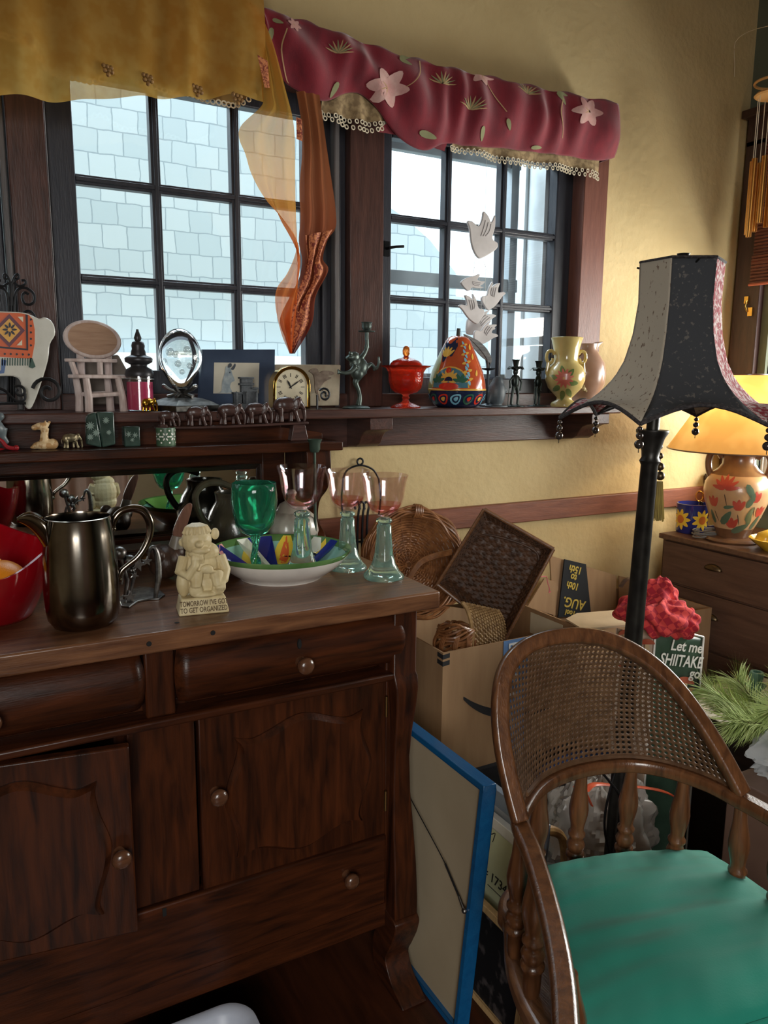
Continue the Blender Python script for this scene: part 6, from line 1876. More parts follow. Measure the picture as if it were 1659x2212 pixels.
# small straw basket lying on its side
sbk = thing('straw_basket', 'small straw-coloured wicker basket lying on its side in the box', 'basket', at(1040, 1392, 1.56))
b = MB(); A0, A1 = at(1012, 1398, 1.575), at(1088, 1382, 1.60)
axd = V((.25, 1, .12)).normalized()
cen = at(1030, 1385, 1.60)
for k in range(14):
    fr_ = k / 13; L0 = smooth_path([at(x + (k - 6) * .0, y, 1.56) for x, y in ((lerp(1002, 1076, fr_), lerp(1302, 1318, fr_)), (lerp(1014, 1086, fr_), lerp(1318, 1336, fr_)), (lerp(1022, 1091, fr_), lerp(1350, 1362, fr_)), (lerp(1026, 1093, fr_), lerp(1394, 1384, fr_)))], 8)
    b.tube([p + V((0, .0025 * math.cos(PI * (i + k)), 0)) for i, p in enumerate(L0)], .0036, 5)
for i in range(12):
    f = (i + .5) / 12
    def row(fr_):
        Lp = smooth_path([at(x, y, 1.562) for x, y in ((lerp(1002, 1076, fr_), lerp(1302, 1318, fr_)), (lerp(1014, 1086, fr_), lerp(1318, 1336, fr_)), (lerp(1022, 1091, fr_), lerp(1350, 1362, fr_)), (lerp(1026, 1093, fr_), lerp(1394, 1384, fr_)))], 8)
        return Lp[min(len(Lp) - 1, int(f * len(Lp)))]
    b.tube([row(q / 10) for q in range(11)], .0026, 5)
b.surf(lambda u, v: (lambda p: p)(at(lerp(lerp(1003, 1026, v), lerp(1077, 1093, v), u) + 8 * math.sin(PI * v) * (1 - u), lerp(lerp(1303, 1394, v), lerp(1319, 1384, v), u), 1.568 + .05 * 0)), 8, 8)
b.surf(lambda u, v: at(lerp(1003, 1077, u), lerp(1303, 1319, u), 1.568).lerp(at(lerp(1003, 1077, u), lerp(1330, 1340, u), 1.568) + V((0, .1, 0)), v), 4, 6)
b.build('woven_body', m_wick3, sbk)
b = MB()
for k in range(2):
    b.tube(smooth_path([at(x, y, 1.557 - .002 * k) for x, y in ((1000 - k * 3, 1301), (1011 - k * 3, 1318), (1020 - k * 3, 1350), (1024 - k * 3, 1396))], 6), .004, 6)
b.build('rim', m_wick3, sbk)
# loose twig basket
tg = thing('twig_basket', 'loosely woven twig basket at the near corner of the box', 'basket', at(978, 1400, 1.585))
b = MB(); cT = at(982, 1388, 1.59); rr = .052
for k in range(9):
    tl2 = (k - 4) * .12
    b.tube([cT + V((rr * (1 - .05 * abs(k - 4)) * math.cos(a), .045 * math.sin(a), .012 + (k - 4) * .0065 + .006 * math.sin(3 * a + k) + .02 * math.cos(a + k * .3))) for a in [i * PI / 16 for i in range(32)]], .0038, 6, closed=True)
for k in range(9):
    a = k * 2 * PI / 9
    for j in (-1, 0, 1):
        aa = a + j * .08; b.tube(smooth_path([cT + V((rr * 1.0 * math.cos(aa), .046 * math.sin(aa), -.03)), cT + V((rr * 1.06 * math.cos(aa), .05 * math.sin(aa), .01)), cT + V((rr * .7 * math.cos(aa + .3), .035 * math.sin(aa + .3), .045)), cT + V((rr * .2 * math.cos(aa + .5), .02 * math.sin(aa + .5), .05))], 4), .0032, 5)
b.build('woven_twigs', m_wick, tg)

# second carton with the banner
b2 = thing('large_carton', 'large open carton with torn flaps behind the floor lamp', 'box', V((1.75, 1.7, 0)))
b = MB()
for lo, hi in (((1.475, 1.555, 0), (2.05, 1.56, .615)), ((1.475, 1.86, 0), (2.05, 1.865, .615)), ((1.475, 1.56, 0), (1.48, 1.86, .615)), ((2.045, 1.56, 0), (2.05, 1.86, .615))):
    b.box(lo, hi)
b.build('carton', m_card, b2)
b = MB()
A = [at(x, y, 1.850) for x, y in ((1188, 1200), (1332, 1243))] + [at(1328, 1345, 1.850), at(1196, 1342, 1.850)]
b.prism(A, (0, .005, 0))
A = [at(x, y, 1.853) for x, y in ((1338, 1244), (1466, 1276), (1463, 1300), (1452, 1320), (1336, 1330))]; b.prism(A, (0, .005, 0))
A = [at(x, y, 1.80) for x, y in ((1176, 1250), (1198, 1256), (1206, 1268), (1206, 1275), (1200, 1278), (1200, 1330), (1140, 1310))]; b.prism(A, (0, .005, 0))
b.build('upright_flap', m_card, b2)
b = MB(); A = [az(x, y, .655) for x, y in ((1222, 1340), (1246, 1328), (1368, 1318), (1372, 1352), (1258, 1362))]; b.prism(A, (0, 0, .005)); b.build('folded_flap', mat('lit_cardboard', S(196, 176, 144), .8), b2)  # light lying on this flap is put into a paler copy of the cardboard
bn = thing('banner', 'black cloth banner hanging upside down on the carton flap', 'banner', at(1240, 1334, 1.84))
b = MB(); A = [at(x, y, 1.842) for x, y in ((1220, 1208), (1266, 1219), (1277, 1328), (1206, 1334))]; b.prism(A, (0, .004, 0)); b.build('cloth', mat('black_banner_cloth', S(30, 32, 36), .85), bn)
m_bt = mat('gold_lettering', S(186, 160, 70), .7)
ur, ud_ = (at(1266, 1221, 1.84) - at(1220, 1209, 1.84)).normalized(), None
for tx, px, py, sz in (('15th', 1243, 1230, 22), ('to', 1239, 1247, 22), ('10th', 1237, 1265, 21), ('AUG.', 1240, 1303, 30), ('Tool', 1232, 1324, 17)):
    c = at(px, py, 1.8412); s_ = sc(c)
    text(tx, sz * s_, frame_m(c, -ur, V((0, 0, -1))), m_bt, bn, sx=.95, bold=.0008)

# shopping bag
zb_ = .655
A0, B0, C0 = az(1331, 1357, .645), az(1417, 1350, .695), az(1520, 1376, .645)
D0 = A0 + (C0 - B0)
bg = thing('shopping_bag', 'dark green shopping bag with mushroom print and white lettering', 'bag', V(((A0.x + C0.x) / 2, (A0.y + C0.y) / 2, .0)))
def wallf(p, q, m, nm, bulge=.008):
    b = MB(); nn = (q - p).cross(Z).normalized()
    def fn(u, v):
        w = p.lerp(q, u); z = lerp(.0, w.z, v)
        return V((w.x, w.y, z)) + nn * (bulge * math.sin(PI * u) * math.sin(PI * min(1, v * 1.02)) + .0035 * math.sin(9 * v + 4 * u)) - Z * (.010 * math.sin(PI * u) * (v > .98))
    b.surf(fn, 18, 22); return b.build(nm, m, bg, solid=.002), fn
m_bgreen = mat('dark_green_vinyl', S(56, 76, 62), .3, c2=S(66, 88, 72), coat=.2)
m_bside = mat('pale_print_vinyl', S(206, 186, 166), .35)
side, sfn = wallf(B0, A0, m_bside, 'side'); front, ffn = wallf(C0, B0, m_bgreen, 'front'); back, bfn = wallf(D0, A0, m_bside, 'back'); s2, _f = wallf(C0, D0, m_bside, 'side')
for p, q in ((A0, B0), (B0, C0)):
    pass
b = MB()
for p in (B0, C0):
    b.tube([V((p.x, p.y, .0)), p], .0028, 6)
b.tube([C0, B0], .0025, 6); b.build('white_piping', m_white, bg)
nn = (B0 - C0).cross(Z).normalized()
if nn.dot(EYE - B0) < 0: nn = -nn
mx_ = (C0 - B0).normalized()
def bagtext(tx, px, py, size, bold=.0006, sx=1.0):
    c = on(px, py, B0 + nn * .013, nn); s_ = sc(c)
    text(tx, size * s_, frame_m(c, mx_ + Z * .10, Z), m_white, front, sx=sx, align='LEFT', bold=bold)
bagtext('Let me', 1450, 1394, 33, sx=.95); bagtext('SHIITAKE', 1426, 1424, 37, sx=.78); bagtext('go', 1490, 1455, 30)
m_mush = [mat('mushroom_cap', S(176, 84, 62), .4, c2=S(196, 110, 84)), mat('mushroom_stem', S(216, 190, 150), .4)]
b = MB()
def mush(px, py, r, base, nv, rot=0):
    s_ = lambda dx, dy: on(px + dx * math.cos(rot) - dy * math.sin(rot), py + dx * math.sin(rot) + dy * math.cos(rot), base, nv)
    b.mi = 1; b.add([s_(-r * .25, 0), s_(r * .25, 0), s_(r * .32, r * .8), s_(-r * .32, r * .8)], [(0, 1, 2, 3)])
    b.mi = 0; n = 12; b.add([s_(r * math.cos(PI * i / n), -r * .7 * math.sin(PI * i / n) + r * .12 * (0 < i < n) * 0) for i in range(n + 1)], [tuple(range(n + 1))])
mush(1480, 1476, 20, B0 + nn * .0125, nn, .15); mush(1490, 1496, 14, B0 + nn * .0125, nn, -.6)
ns = (A0 - B0).cross(Z).normalized()
if ns.dot(EYE - A0) < 0: ns = -ns
for px, py, r in ((1350, 1370, 14), (1398, 1392, 17), (1372, 1420, 15), (1402, 1440, 15), (1350, 1400, 10), (1345, 1440, 14)):
    mush(px, py, r, B0 + ns * .0125, ns, .2 * math.sin(px))
b.build('mushroom_print', m_mush, bg)
b = MB()
nb2 = (D0 - A0).cross(Z).normalized()
hdl = smooth_path([at(1340, 1268, 1.50), at(1356, 1250, 1.50), at(1386, 1250, 1.50), at(1392, 1264, 1.5), at(1388, 1300, 1.5)], 5)
b.tube(hdl, .008, 8, flat=.3); b.build('handle', m_wick2, bg)

# red checked cloth stuffed in the bag
def checked():
    m = bpy.data.materials.new('red_checked_cloth'); m.use_nodes = True
    N, L = m.node_tree.nodes, m.node_tree.links
    bs = N['Principled BSDF']; bs.inputs['Roughness'].default_value = .9
    tc, ck_ = N.new('ShaderNodeTexCoord'), N.new('ShaderNodeTexChecker')
    mp = N.new('ShaderNodeMapping'); mp.inputs['Rotation'].default_value = (.3, .5, .6)
    ck_.inputs['Scale'].default_value = 60; ck_.inputs['Color1'].default_value = S(158, 28, 44); ck_.inputs['Color2'].default_value = S(200, 62, 58)
    L.new(tc.outputs['Object'], mp.inputs[0]); L.new(mp.outputs[0], ck_.inputs[0]); L.new(ck_.outputs[0], bs.inputs['Base Color'])
    return m
cc = (A0 + C0) / 2 + Z * .02
cl = thing('checked_cloth', 'red checked cloth stuffed into the top of the shopping bag', 'cloth', cc)
b = MB()
def blob(c, r, k, ph):
    def fn(u, v):
        a, th = 2 * PI * u, PI * v
        d = V((math.sin(th) * math.cos(a), math.sin(th) * math.sin(a), math.cos(th)))
        f = 1 + .14 * math.sin(3 * a + ph + 3 * th) + .10 * math.sin(7 * a - 5 * th + ph)+ .08 * mnoise.noise(d * 4 + V((ph, 0, 0)))
        return c + V((d.x * r[0], d.y * r[1], d.z * r[2])) * f
    b.surf(fn, 48, 24, cu=True)
blob(on(1375, 1318, cc, V((0, 1, 0))), (.06, .05, .034), 1, .3); blob(on(1432, 1334, cc + V((0, -.05, 0)), V((0, 1, 0))), (.085, .06, .045), 1, 1.7); blob(on(1424, 1290, cc, V((0, 1, 0))), (.05, .045, .05), 1, 4.1); blob(on(1470, 1345, cc + V((0, -.06, 0)), V((0, 1, 0))), (.045, .05, .04), 1, 2.2)
b.build('cloth', checked(), cl, vox=.004, smooth=3, sub=0)

# ================================================================== THE CHAIR
m_ch = wood('oak_chair_wood', S(70, 42, 25), S(110, 70, 42), .28, 'z', 10, .4)
m_chx = wood('oak_chair_seat', S(88, 58, 40), S(132, 92, 62), .35, 'y', 8, .2)
m_cane = mat('brown_cane', S(98, 70, 48), .5, c2=S(76, 52, 34), scale=60)
ZR, ZSEAT = .640, .420
chair = thing('cane_armchair', 'oak barrel armchair with arched cane back and turned spindles', 'chair', V((.88, .70, 0)))
armL = [az(x, y, ZR) for x, y in ((1224, 2300), (1222, 2212), (1216, 2130), (1204, 2050), (1181, 1950), (1151, 1850), (1123, 1778))]
back = [az(x, y, ZR) for x, y in ((1136, 1735), (1175, 1692), (1250, 1662), (1350, 1650), (1440, 1662), (1530, 1692), (1598, 1727))]
armR = [az(x, y, ZR) for x, y in ((1655, 1758), (1725, 1800), (1790, 1850))]
RAIL = smooth_path(armL + back + armR, 8)
sec = [(-.012, -.012), (.012, -.012), (.0145, -.004), (.0145, .006), (.011, .012), (-.011, .012), (-.0145, .006), (-.0145, -.004)]
b = MB(); b.sweep(RAIL, sec, Z); b.build('arm_rail', m_ch, chair, bevel=.003, sharp=50)
# bow planted on the arms, leaning back
FL, FR = az(1122, 1772, ZR + .012), az(1606, 1712, ZR + .012)
rdir = (FR - FL).normalized()
bdir = V((-rdir.y, rdir.x, 0)).normalized()
if bdir.y < 0: bdir = -bdir
tilt = math.radians(25)
tdir = (bdir * math.sin(tilt) + Z * math.cos(tilt)).normalized()
pn = rdir.cross(tdir).normalized()
BOWPX = [(1124, 1774), (1102, 1690), (1086, 1610), (1080, 1530), (1088, 1462), (1112, 1418), (1160, 1386), (1235, 1373), (1310, 1382), (1385, 1418), (1450, 1474), (1510, 1552), (1560, 1632), (1604, 1714)]
BOW = smooth_path([on(x, y, FL, pn) for x, y in BOWPX], 7)
b = MB(); b.sweep(BOW, [(-.010, -.011), (.010, -.011), (.013, -.007), (.013, .007), (.010, .011), (-.010, .011), (-.013, .007), (-.013, -.007)], pn); b.build('bow', m_ch, chair, bevel=.002, sharp=50)
# cane sheet ruled between the bow and the back rail
RB_ = smooth_path([FL] + back + [FR], 10)
def pick(Q, t):
    f = t * (len(Q) - 1); i = min(int(f), len(Q) - 2); return Q[i].lerp(Q[i + 1], f - i)
def arclen(Q):
    d = [0]
    for p, q in zip(Q, Q[1:]): d.append(d[-1] + (q - p).length)
    return d
dl_ = arclen(RB_)
def rail_at(t):
    L_ = t * dl_[-1]
    for i in range(len(dl_) - 1):
        if dl_[i + 1] >= L_: return RB_[i].lerp(RB_[i + 1], (L_ - dl_[i]) / max(1e-9, dl_[i + 1] - dl_[i]))
    return RB_[-1]
bow2 = [((p - FL).dot(rdir), (p - FL).dot(tdir)) for p in BOW]
WB = (FR - FL).length
ti = max(range(len(bow2)), key=lambda i: bow2[i][1])
def bow_at(t):
    """point of the bow above the fraction t of the rail"""
    n = len(BOW) - 1
    return pick(BOW, t)
def bow_h(xx):
    best = None
    for (x0, h0), (x1, h1), p, q in zip(bow2, bow2[1:], BOW, BOW[1:]):
        if min(x0, x1) <= xx <= max(x0, x1) and abs(x1 - x0) > 1e-9:
            h = lerp(h0, h1, (xx - x0) / (x1 - x0))
            if best is None or h > best[0]: best = (h, p.lerp(q, (xx - x0) / (x1 - x0)))
    return best
HMAX = max(h for _, h in bow2)
PIT = .0106
vs_cache = {}
b = MB()
NU, NV = int(dl_[-1] / PIT), int(HMAX / PIT) + 1
xmin, xmax = min(x for x, _ in bow2), max(x for x, _ in bow2)
def cane(u, h):
    """u along the rail 0..1, h height above the rail in the leaning direction; None outside the bow"""
    xx = lerp(xmin + .004, xmax - .004, u)
    bb = bow_h(xx)
    if bb is None: return None
    H = bb[0]; base = rail_at(u) + Z * .008
    if h > H: return None
    t = h / max(H, 1e-6)
    p = base.lerp(bb[1], t)
    return p + bdir * (.018 * math.sin(PI * t) * math.sin(PI * u))
oct8 = [(math.cos(PI / 8 + k * PI / 4), math.sin(PI / 8 + k * PI / 4)) for k in range(8)]
sq8 = [(1, .42), (.42, 1), (-.42, 1), (-1, .42), (-1, -.42), (-.42, -1), (.42, -1), (1, -.42)]
for i in range(NU):
    for j in range(NV):
        pts, ok = [], True
        for ring, k in ((sq8, .5), (oct8, .31)):
            for (a, c) in ring:
                p = cane(min(1, max(0, (i + .5 + a * k) / NU)), (j + .5 + c * k) * PIT)
                if p is None: ok = False; break
                pts.append(p)
            if not ok: break
        if ok:
            b.add(pts, [(q, (q + 1) % 8, 8 + (q + 1) % 8, 8 + q) for q in range(8)])
            cs_ = []
            for (a, c) in ((.5, .5), (-.5, .5), (-.5, -.5), (.5, -.5)):
                p = cane(min(1, max(0, (i + .5 + a) / NU)), (j + .5 + c) * PIT)
                cs_.append(p)
            for q, (e0_, e1_) in enumerate(((0, 1), (2, 3), (4, 5), (6, 7))):
                if cs_[q] is not None: b.add([pts[e0_], cs_[q], pts[e1_]], [(0, 1, 2)])
        else:
            # closed weave where the sheet meets the bow
            n = 4
            for a in range(n):
                for c in range(n):
                    q = [cane(min(1, max(0, (i + (a + da) / n) / NU)), (j + (c + dc_) / n) * PIT) for da, dc_ in ((0, 0), (1, 0), (1, 1), (0, 1))]
                    q = [p for p in q if p is not None]
                    if len(q) >= 3: b.add(q, [tuple(range(len(q)))])
b.build('cane_back', m_cane, chair, solid=.0016, sharp=30)
# beaded edge
b = MB(); b.tube([p - pn * 0 for p in BOW], .006, 6); b.tube([p + Z * .016 for p in smooth_path(back, 8)], .005, 6); b.build('cane_spline', m_cane, chair)
# saddle seat
cx_, cy_ = .892, .70
f_ = V((-.265, -.964, 0)); r_ = V((.964, -.265, 0))
def seat_r(a):
    return (.232 + .012 * math.cos(2 * a))
ring = []
L0 = [az(x, y, ZSEAT) for x, y in ((1088, 1985), (1092, 2060), (1115, 2140), (1160, 2225), (1225, 2330))]
seat_out = smooth_path(L0[::-1] + [V((.757, .95, ZSEAT)), V((.80, .985, ZSEAT)), V((.90, 1.0, ZSEAT)), V((1.01, .97, ZSEAT)), V((1.09, .90, ZSEAT)), V((1.13, .80, ZSEAT)), V((1.13, .68, ZSEAT)), V((1.08, .52, ZSEAT)), V((1.0, .42, ZSEAT)), V((.85, .40, ZSEAT)), V((.70, .45, ZSEAT))], 6, True)
b = MB(); b.prism(seat_out, (0, 0, -.034)); b.build('seat', m_chx, chair, bevel=.009, seg=3)
def spindle(p0, p1, k=1.):
    b = MB(); d = p1 - p0; L_ = d.length
    M = d.normalized().to_track_quat('Z', 'Y').to_matrix().to_4x4()
    pf = [(0, 0), (.010, 0), (.0115, .03), (.0125, .10), (.013, .20), (.0165, .225), (.0165, .25), (.0125, .27), (.0150, .30), (.0165, .335), (.0135, .37), (.0115, .40), (.0155, .425), (.0155, .445), (.0115, .47), (.0125, .52), (.0165, .62), (.0175, .68), (.0155, .76), (.0120, .86), (.0105, .95), (.0100, 1.0), (0, 1.0)]
    b.lathe([(r * k, z * L_) for r, z in pf], p0, 20, M); return b.build('spindle', m_ch, chair, sharp=60)
for (px, py), (qx, qy) in (((1112, 2062), (1126, 1800)), ((1147, 2148), (1160, 1862))):
    a_ = az(px, py, ZSEAT); c_ = az(qx, qy, ZR); spindle(a_ + Z * 0, c_ - Z * .008, 1.1)
spindle(V((.612, .60, ZSEAT)), az(1229, 2090, ZR) - Z * .008, 1.1)
for px, fx in ((1170, .01), (1258, .02), (1364, .02), (1478, .02)):
    tp = None
    for p in smooth_path(back, 12):
        v_ = p - EYE; xx = 829.5 + F * v_.dot(cr) / v_.dot(fwd)
        if tp is None or abs(xx - px) < tp[0]: tp = (abs(xx - px), p)
    p = tp[1]; cdir = (V((cx_, cy_, 0)) - V((p.x, p.y, 0))).normalized()
    spindle(V((p.x, p.y, ZSEAT)) + bdir * .012 + V((0, 0, -.002)), p - Z * .010)
p = az(1602, 1730, ZR); spindle(V((p.x + .012, p.y, ZSEAT)), p - Z * .01)
p = az(1690, 1782, ZR); spindle(V((p.x + .01, p.y, ZSEAT)), p - Z * .01)
for lx, ly, sx_, sy_ in ((.82, .86, -.03, .05), (1.03, .86, .06, .05), (.68, .52, -.06, -.05), (1.0, .48, .05, -.06)):
    b = MB(); b.tube([V((lx + sx_, ly + sy_, 0)), V((lx + sx_ * .6, ly + sy_ * .6, .16)), V((lx, ly, ZSEAT - .03))], [.014, .021, .017], 14); b.build('leg', m_ch, chair)
b = MB(); b.tube([V((.79, .90, .17)), V((.66, .52, .17))], .011, 10); b.tube([V((1.06, .89, .17)), V((1.03, .45, .17))], .011, 10); b.tube([V((.685, .71, .17)), V((1.045, .67, .17))], .011, 10); b.build('stretcher', m_ch, chair)

# cushion
ZQ = .478
Q = [az(1180, 1842, ZQ), az(1512, 1832, ZQ), az(1690, 2015, ZQ - .004), az(1790, 2260, ZQ), az(1560, 2330, ZQ), az(1246, 2290, ZQ)]
qc = V((.845, .70, 0))
CO = [V((.853, .915)), V((1.095, .812)), V((1.085, .555)), V((.61, .565))]
CO = [az(1160, 1862, ZQ).xy, az(1528, 1832, ZQ).xy, V((1.10, .49)), V((0, 0))]
CO[3] = CO[0] + (az(1186, 2130, ZQ).xy - CO[0]) * 1.55
pil = thing('seat_cushion', 'plump emerald green square cushion on the cane armchair', 'cushion', V((.86, .70, ZSEAT)))
m_cush = mat('emerald_velvet_cloth', S(15, 116, 98), .8, c2=S(20, 128, 108), scale=5, sheen=.12, bump=.12, bscale=350, bdist=.002)
def sq(u, v):
    e = lambda t: (abs(2 * t - 1) ** 1.0) * (1 if t > .5 else -1)
    a, c = e(u), e(v)
    # rounded corners, slightly pulled-in sides
    k = 1 - .03 * (1 - a * a) * c * c - .0
    a2 = a * (1 - .03 * (1 - c * c)); c2 = c * (1 - .03 * (1 - a * a))
    m_ = max(abs(a2), abs(c2)); l_ = math.hypot(a2, c2)
    if l_ > 1e-6:
        rr = m_ / l_; q = 1 - .07 * max(0, (1 - rr) / .293) * m_ ** 3
        a2, c2 = a2 * q, c2 * q
    U, W = (a2 + 1) / 2, (c2 + 1) / 2
    p = CO[0].lerp(CO[1], U).lerp(CO[3].lerp(CO[2], U), W)
    edge = (1 - a * a) * (1 - c * c)
    return p, edge, a, c
def pil_top(u, v):
    p, e, a, c = sq(u, v)
    w = max(0, e) ** .34
    h = .040 * w + (.006 * mnoise.noise(V((u * 4.2, v * 5.5, 1))) + .0035 * mnoise.noise(V((u * 3, v * 16, 4)))) * w
    rx = .0030 * math.sin(30 * a + 6 * c) * max(0, abs(c) - .55) * w + .0030 * math.sin(26 * c) * max(0, abs(a) - .6) * w
    return V((p.x, p.y, ZSEAT + .056 + h + rx))
def pil_bot(u, v):
    p, e, a, c = sq(u, v); return V((p.x, p.y, ZSEAT + .056 - .056 * max(0, e) ** .3))
b = MB(); b.surf(pil_top, 72, 72); b.surf(pil_bot, 72, 72); b.build('cover', m_cush, pil, sharp=180)
b = MB()
ring = [pil_top(t, 0) for t in [i / 30 for i in range(30)]] + [pil_top(1, t) for t in [i / 30 for i in range(30)]] + [pil_top(1 - t, 1) for t in [i / 30 for i in range(30)]] + [pil_top(0, 1 - t) for t in [i / 30 for i in range(30)]]
b.tube(ring, .0042, 8, closed=True); b.build('piping', m_cush, pil)

# ================================================================== FRAMES LEANING BETWEEN SIDEBOARD AND CHAIR
def leaning(nm, label, cat, x0, x1, y0, y1, z0, z1, w, t, m_fr, m_face, facing=-1, m_in=None):
    """rectangular frame whose face looks towards -x (or its back when facing=+1); bottom at x0, top at x1"""
    root = thing(nm, label, cat, V((x0, (y0 + y1) / 2, z0)))
    ex = V((0, -1, 0)); ez = (V((x1, 0, z1)) - V((x0, 0, z0))).normalized(); L_ = (V((x1, 0, z1)) - V((x0, 0, z0))).length
    en = ez.cross(ex).normalized()
    if en.x > 0: en = -en
    o = V((x0, y1, z0)); W = y1 - y0
    p = lambda u, v, n: o + ex * u + ez * v + en * n
    b = MB()
    for u0, v0, u1, v1 in ((0, 0, W, w), (0, L_ - w, W, L_), (0, w, w, L_ - w), (W - w, w, W, L_ - w)):
        c = [p(u0, v0, 0), p(u1, v0, 0), p(u1, v1, 0), p(u0, v1, 0)]
        b.prism(c, -en * t)
    fr = b.build('frame', m_fr, root, bevel=.0015)
    b = MB(); c = [p(w, w, -t * .35), p(W - w, w, -t * .35), p(W - w, L_ - w, -t * .35), p(w, L_ - w, -t * .35)]; b.prism(c, -en * .004); fc = b.build('backing' if m_in is None else 'print', m_face, root)
    return root, p, W, L_, fc
m_blue = wood('blue_frame_paint', S(14, 76, 124), S(20, 88, 136), .25, 'y', 6, .3)
m_back = mat('grey_backing_board', S(166, 150, 124), .85, c2=S(154, 138, 112), scale=4)
root, p, W, L_, fc = leaning('picture_frame', 'tall blue picture frame turned to show its wired grey back', 'picture frame', .797, .846, 1.120, 1.58, 0.0, .538, .012, .032, m_blue, m_back)
b = MB()
q0, q1 = p(.0 + .02, L_ * .86, .006), p(W - .02, L_ * .50, .004)
wire = smooth_path([p(.03, L_ * .88, .004), p(.22, L_ * .72, .004), p(W * .80, L_ * .60, .004), p(W - .030, L_ * .525, .004)], 6)
b.tube(wire, .0012, 5); b.tube([p(W * .8, L_ * .60, .004), p(W - .03, L_ * .525, .004)], .0022, 6); b.build('hanging_wire', m_iron, root)
b = MB(); b.tube([p(W - .034, L_ * .53, .004), p(W - .014, L_ * .50, .004)], .0032, 8); b.ell(p(W - .013, L_ * .497, .003), .006); b.build('wire_hook', m_pewter, root)
# grey frame at the back of the row
leaning('picture_frame', 'grey picture frame leaning behind the white printed frame', 'picture frame', .966, 1.005, 1.12, 1.38, .0, .405, .035, .02, mat('blue_grey_frame', S(118, 128, 140), .4), mat('grey_mat_board', S(176, 178, 180), .7), m_in=1)
b = MB(); b.box((.905, 1.10, 0), (.955, 1.50, .062)); solo(b, 'flat_black_case', mat('black_vinyl', S(20, 20, 22), .5), 'flat black case on the floor under the white printed frame', 'case', V((.93, 1.3, 0)), bevel=.004)
wf, p, W, L_, fc = leaning('framed_print', 'white framed pale green print with a number, beside the blue frame', 'picture', .925, .965, 1.115, 1.50, .062, .372, .022, .02, mat('chalky_white_frame', S(196, 196, 190), .6), mat('pale_green_print', S(186, 192, 160), .6), m_in=1)
ez = (p(0, 1, 0) - p(0, 0, 0)); en = (p(0, 0, 1) - p(0, 0, 0))
o_ = p(W - .138, L_ * .575, -.0062)
M_ = frame_m(o_, V((0, -1, 0)), ez)
text('= 1734', .029, M_, m_prt, fc, name='print_lettering', align='LEFT')
b = MB(); b.tube([p(W - .118, L_ * .505, -.0066), p(W - .035, L_ * .505, -.0066)], .0009, 5)
b.tube(spiral(p(W - .150, L_ * .77, -.0066), V((0, -1, 0)), ez, .018, .018, 0, 2 * PI, 24), .0011, 5); b.tube(spiral(p(W - .150, L_ * .79, -.0066), V((0, -1, 0)), ez, .008, .006, 0, 5, 16), .0011, 5); b.tube(smooth_path([p(W - .155, L_ * .82, -.0066), p(W - .142, L_ * .89, -.0066), p(W - .132, L_ * .86, -.0066), p(W - .118, L_ * .89, -.0066), p(W - .122, L_ * .82, -.0066)], 4), .0011, 5)
b.build('print_drawing', m_prt, fc)
leaning('framed_print', 'dark floral print in a thin raw wood frame by the chair foot', 'picture', .882, .906, 1.035, 1.40, .0, .215, .014, .016, wood('raw_pine_frame', S(176, 142, 96), S(196, 162, 114), .55, 'z', 12), mat('dark_floral_print', S(18, 17, 20), .6, c2=S(92, 84, 84), scale=28, lo=.58, hi=.75), m_in=1)

# ================================================================== FLOOR BEHIND THE CHAIR
# clear refuse bag with orange drawstring
m_plast = mat('cloudy_plastic', S(222, 216, 208), .22, c2=S(196, 190, 182), scale=10, alpha=.86)
m_plast2 = sheer('clear_film', S(226, 228, 228), .35, .4, c2=S(206, 208, 210), scale=12)
bgp = thing('plastic_bag', 'cloudy plastic rubbish bag with orange drawstring behind the chair', 'bag', V((1.35, 1.36, 0)))
def crumple(c, r, ph, k=1., flat=0.):
    def fn(u, v):
        a, th = 2 * PI * u, PI * v
        d = V((math.sin(th) * math.cos(a), math.sin(th) * math.sin(a), math.cos(th)))
        f = 1 + .22 * k * mnoise.noise(d * 3.1 + V((ph, 0, 0))) + .10 * k * abs(mnoise.noise(d * 9 + V((0, ph, 0)))) + .05 * k * mnoise.noise(d * 22 + V((0, 0, ph)))
        q = c + V((d.x * r[0], d.y * r[1], d.z * r[2])) * f
        if q.z < flat: q.z = flat + .002 * (1 + d.z)
        return q
    return fn
b = MB(); b.surf(crumple(V((1.375, 1.33, .15)), (.165, .12, .18), 2.0), 90, 60, cu=True); b.build('film', m_plast, bgp, sharp=30)
b = MB(); b.tube(smooth_path([at(x, y, 1.245) for x, y in ((1240, 1700), (1262, 1708), (1285, 1694), (1340, 1698), (1395, 1702), (1440, 1712), (1470, 1730))], 5), [.004, .010, .008, .007, .009, .006], 8, flat=.35); b.tube(smooth_path([at(x, y, 1.24) for x, y in ((1262, 1704), (1270, 1722), (1278, 1740))], 4), .006, 8, flat=.3); b.build('drawstring', mat('orange_plastic_tape', S(226, 98, 62), .35), bgp)
b = MB(); b.surf(crumple(V((1.38, 1.36, .15)), (.10, .09, .10), 6.0), 30, 20, cu=True); solo(b, 'bag_contents', mat('pale_rag', S(176, 166, 158), .9, c2=S(120, 112, 108), scale=16), 'pale rags inside the cloudy plastic rubbish bag', 'rag', V((1.38, 1.36, .06)), sharp=180)
b = MB(); b.surf(crumple(V((1.38, 1.42, .305)), (.12, .05, .035), 3.3), 40, 24, cu=True); solo(b, 'blue_cloth', mat('dark_blue_cloth', S(38, 58, 104), .9), 'dark blue cloth lying on top of the plastic rubbish bag', 'cloth', V((1.40, 1.42, .31)), sharp=180)
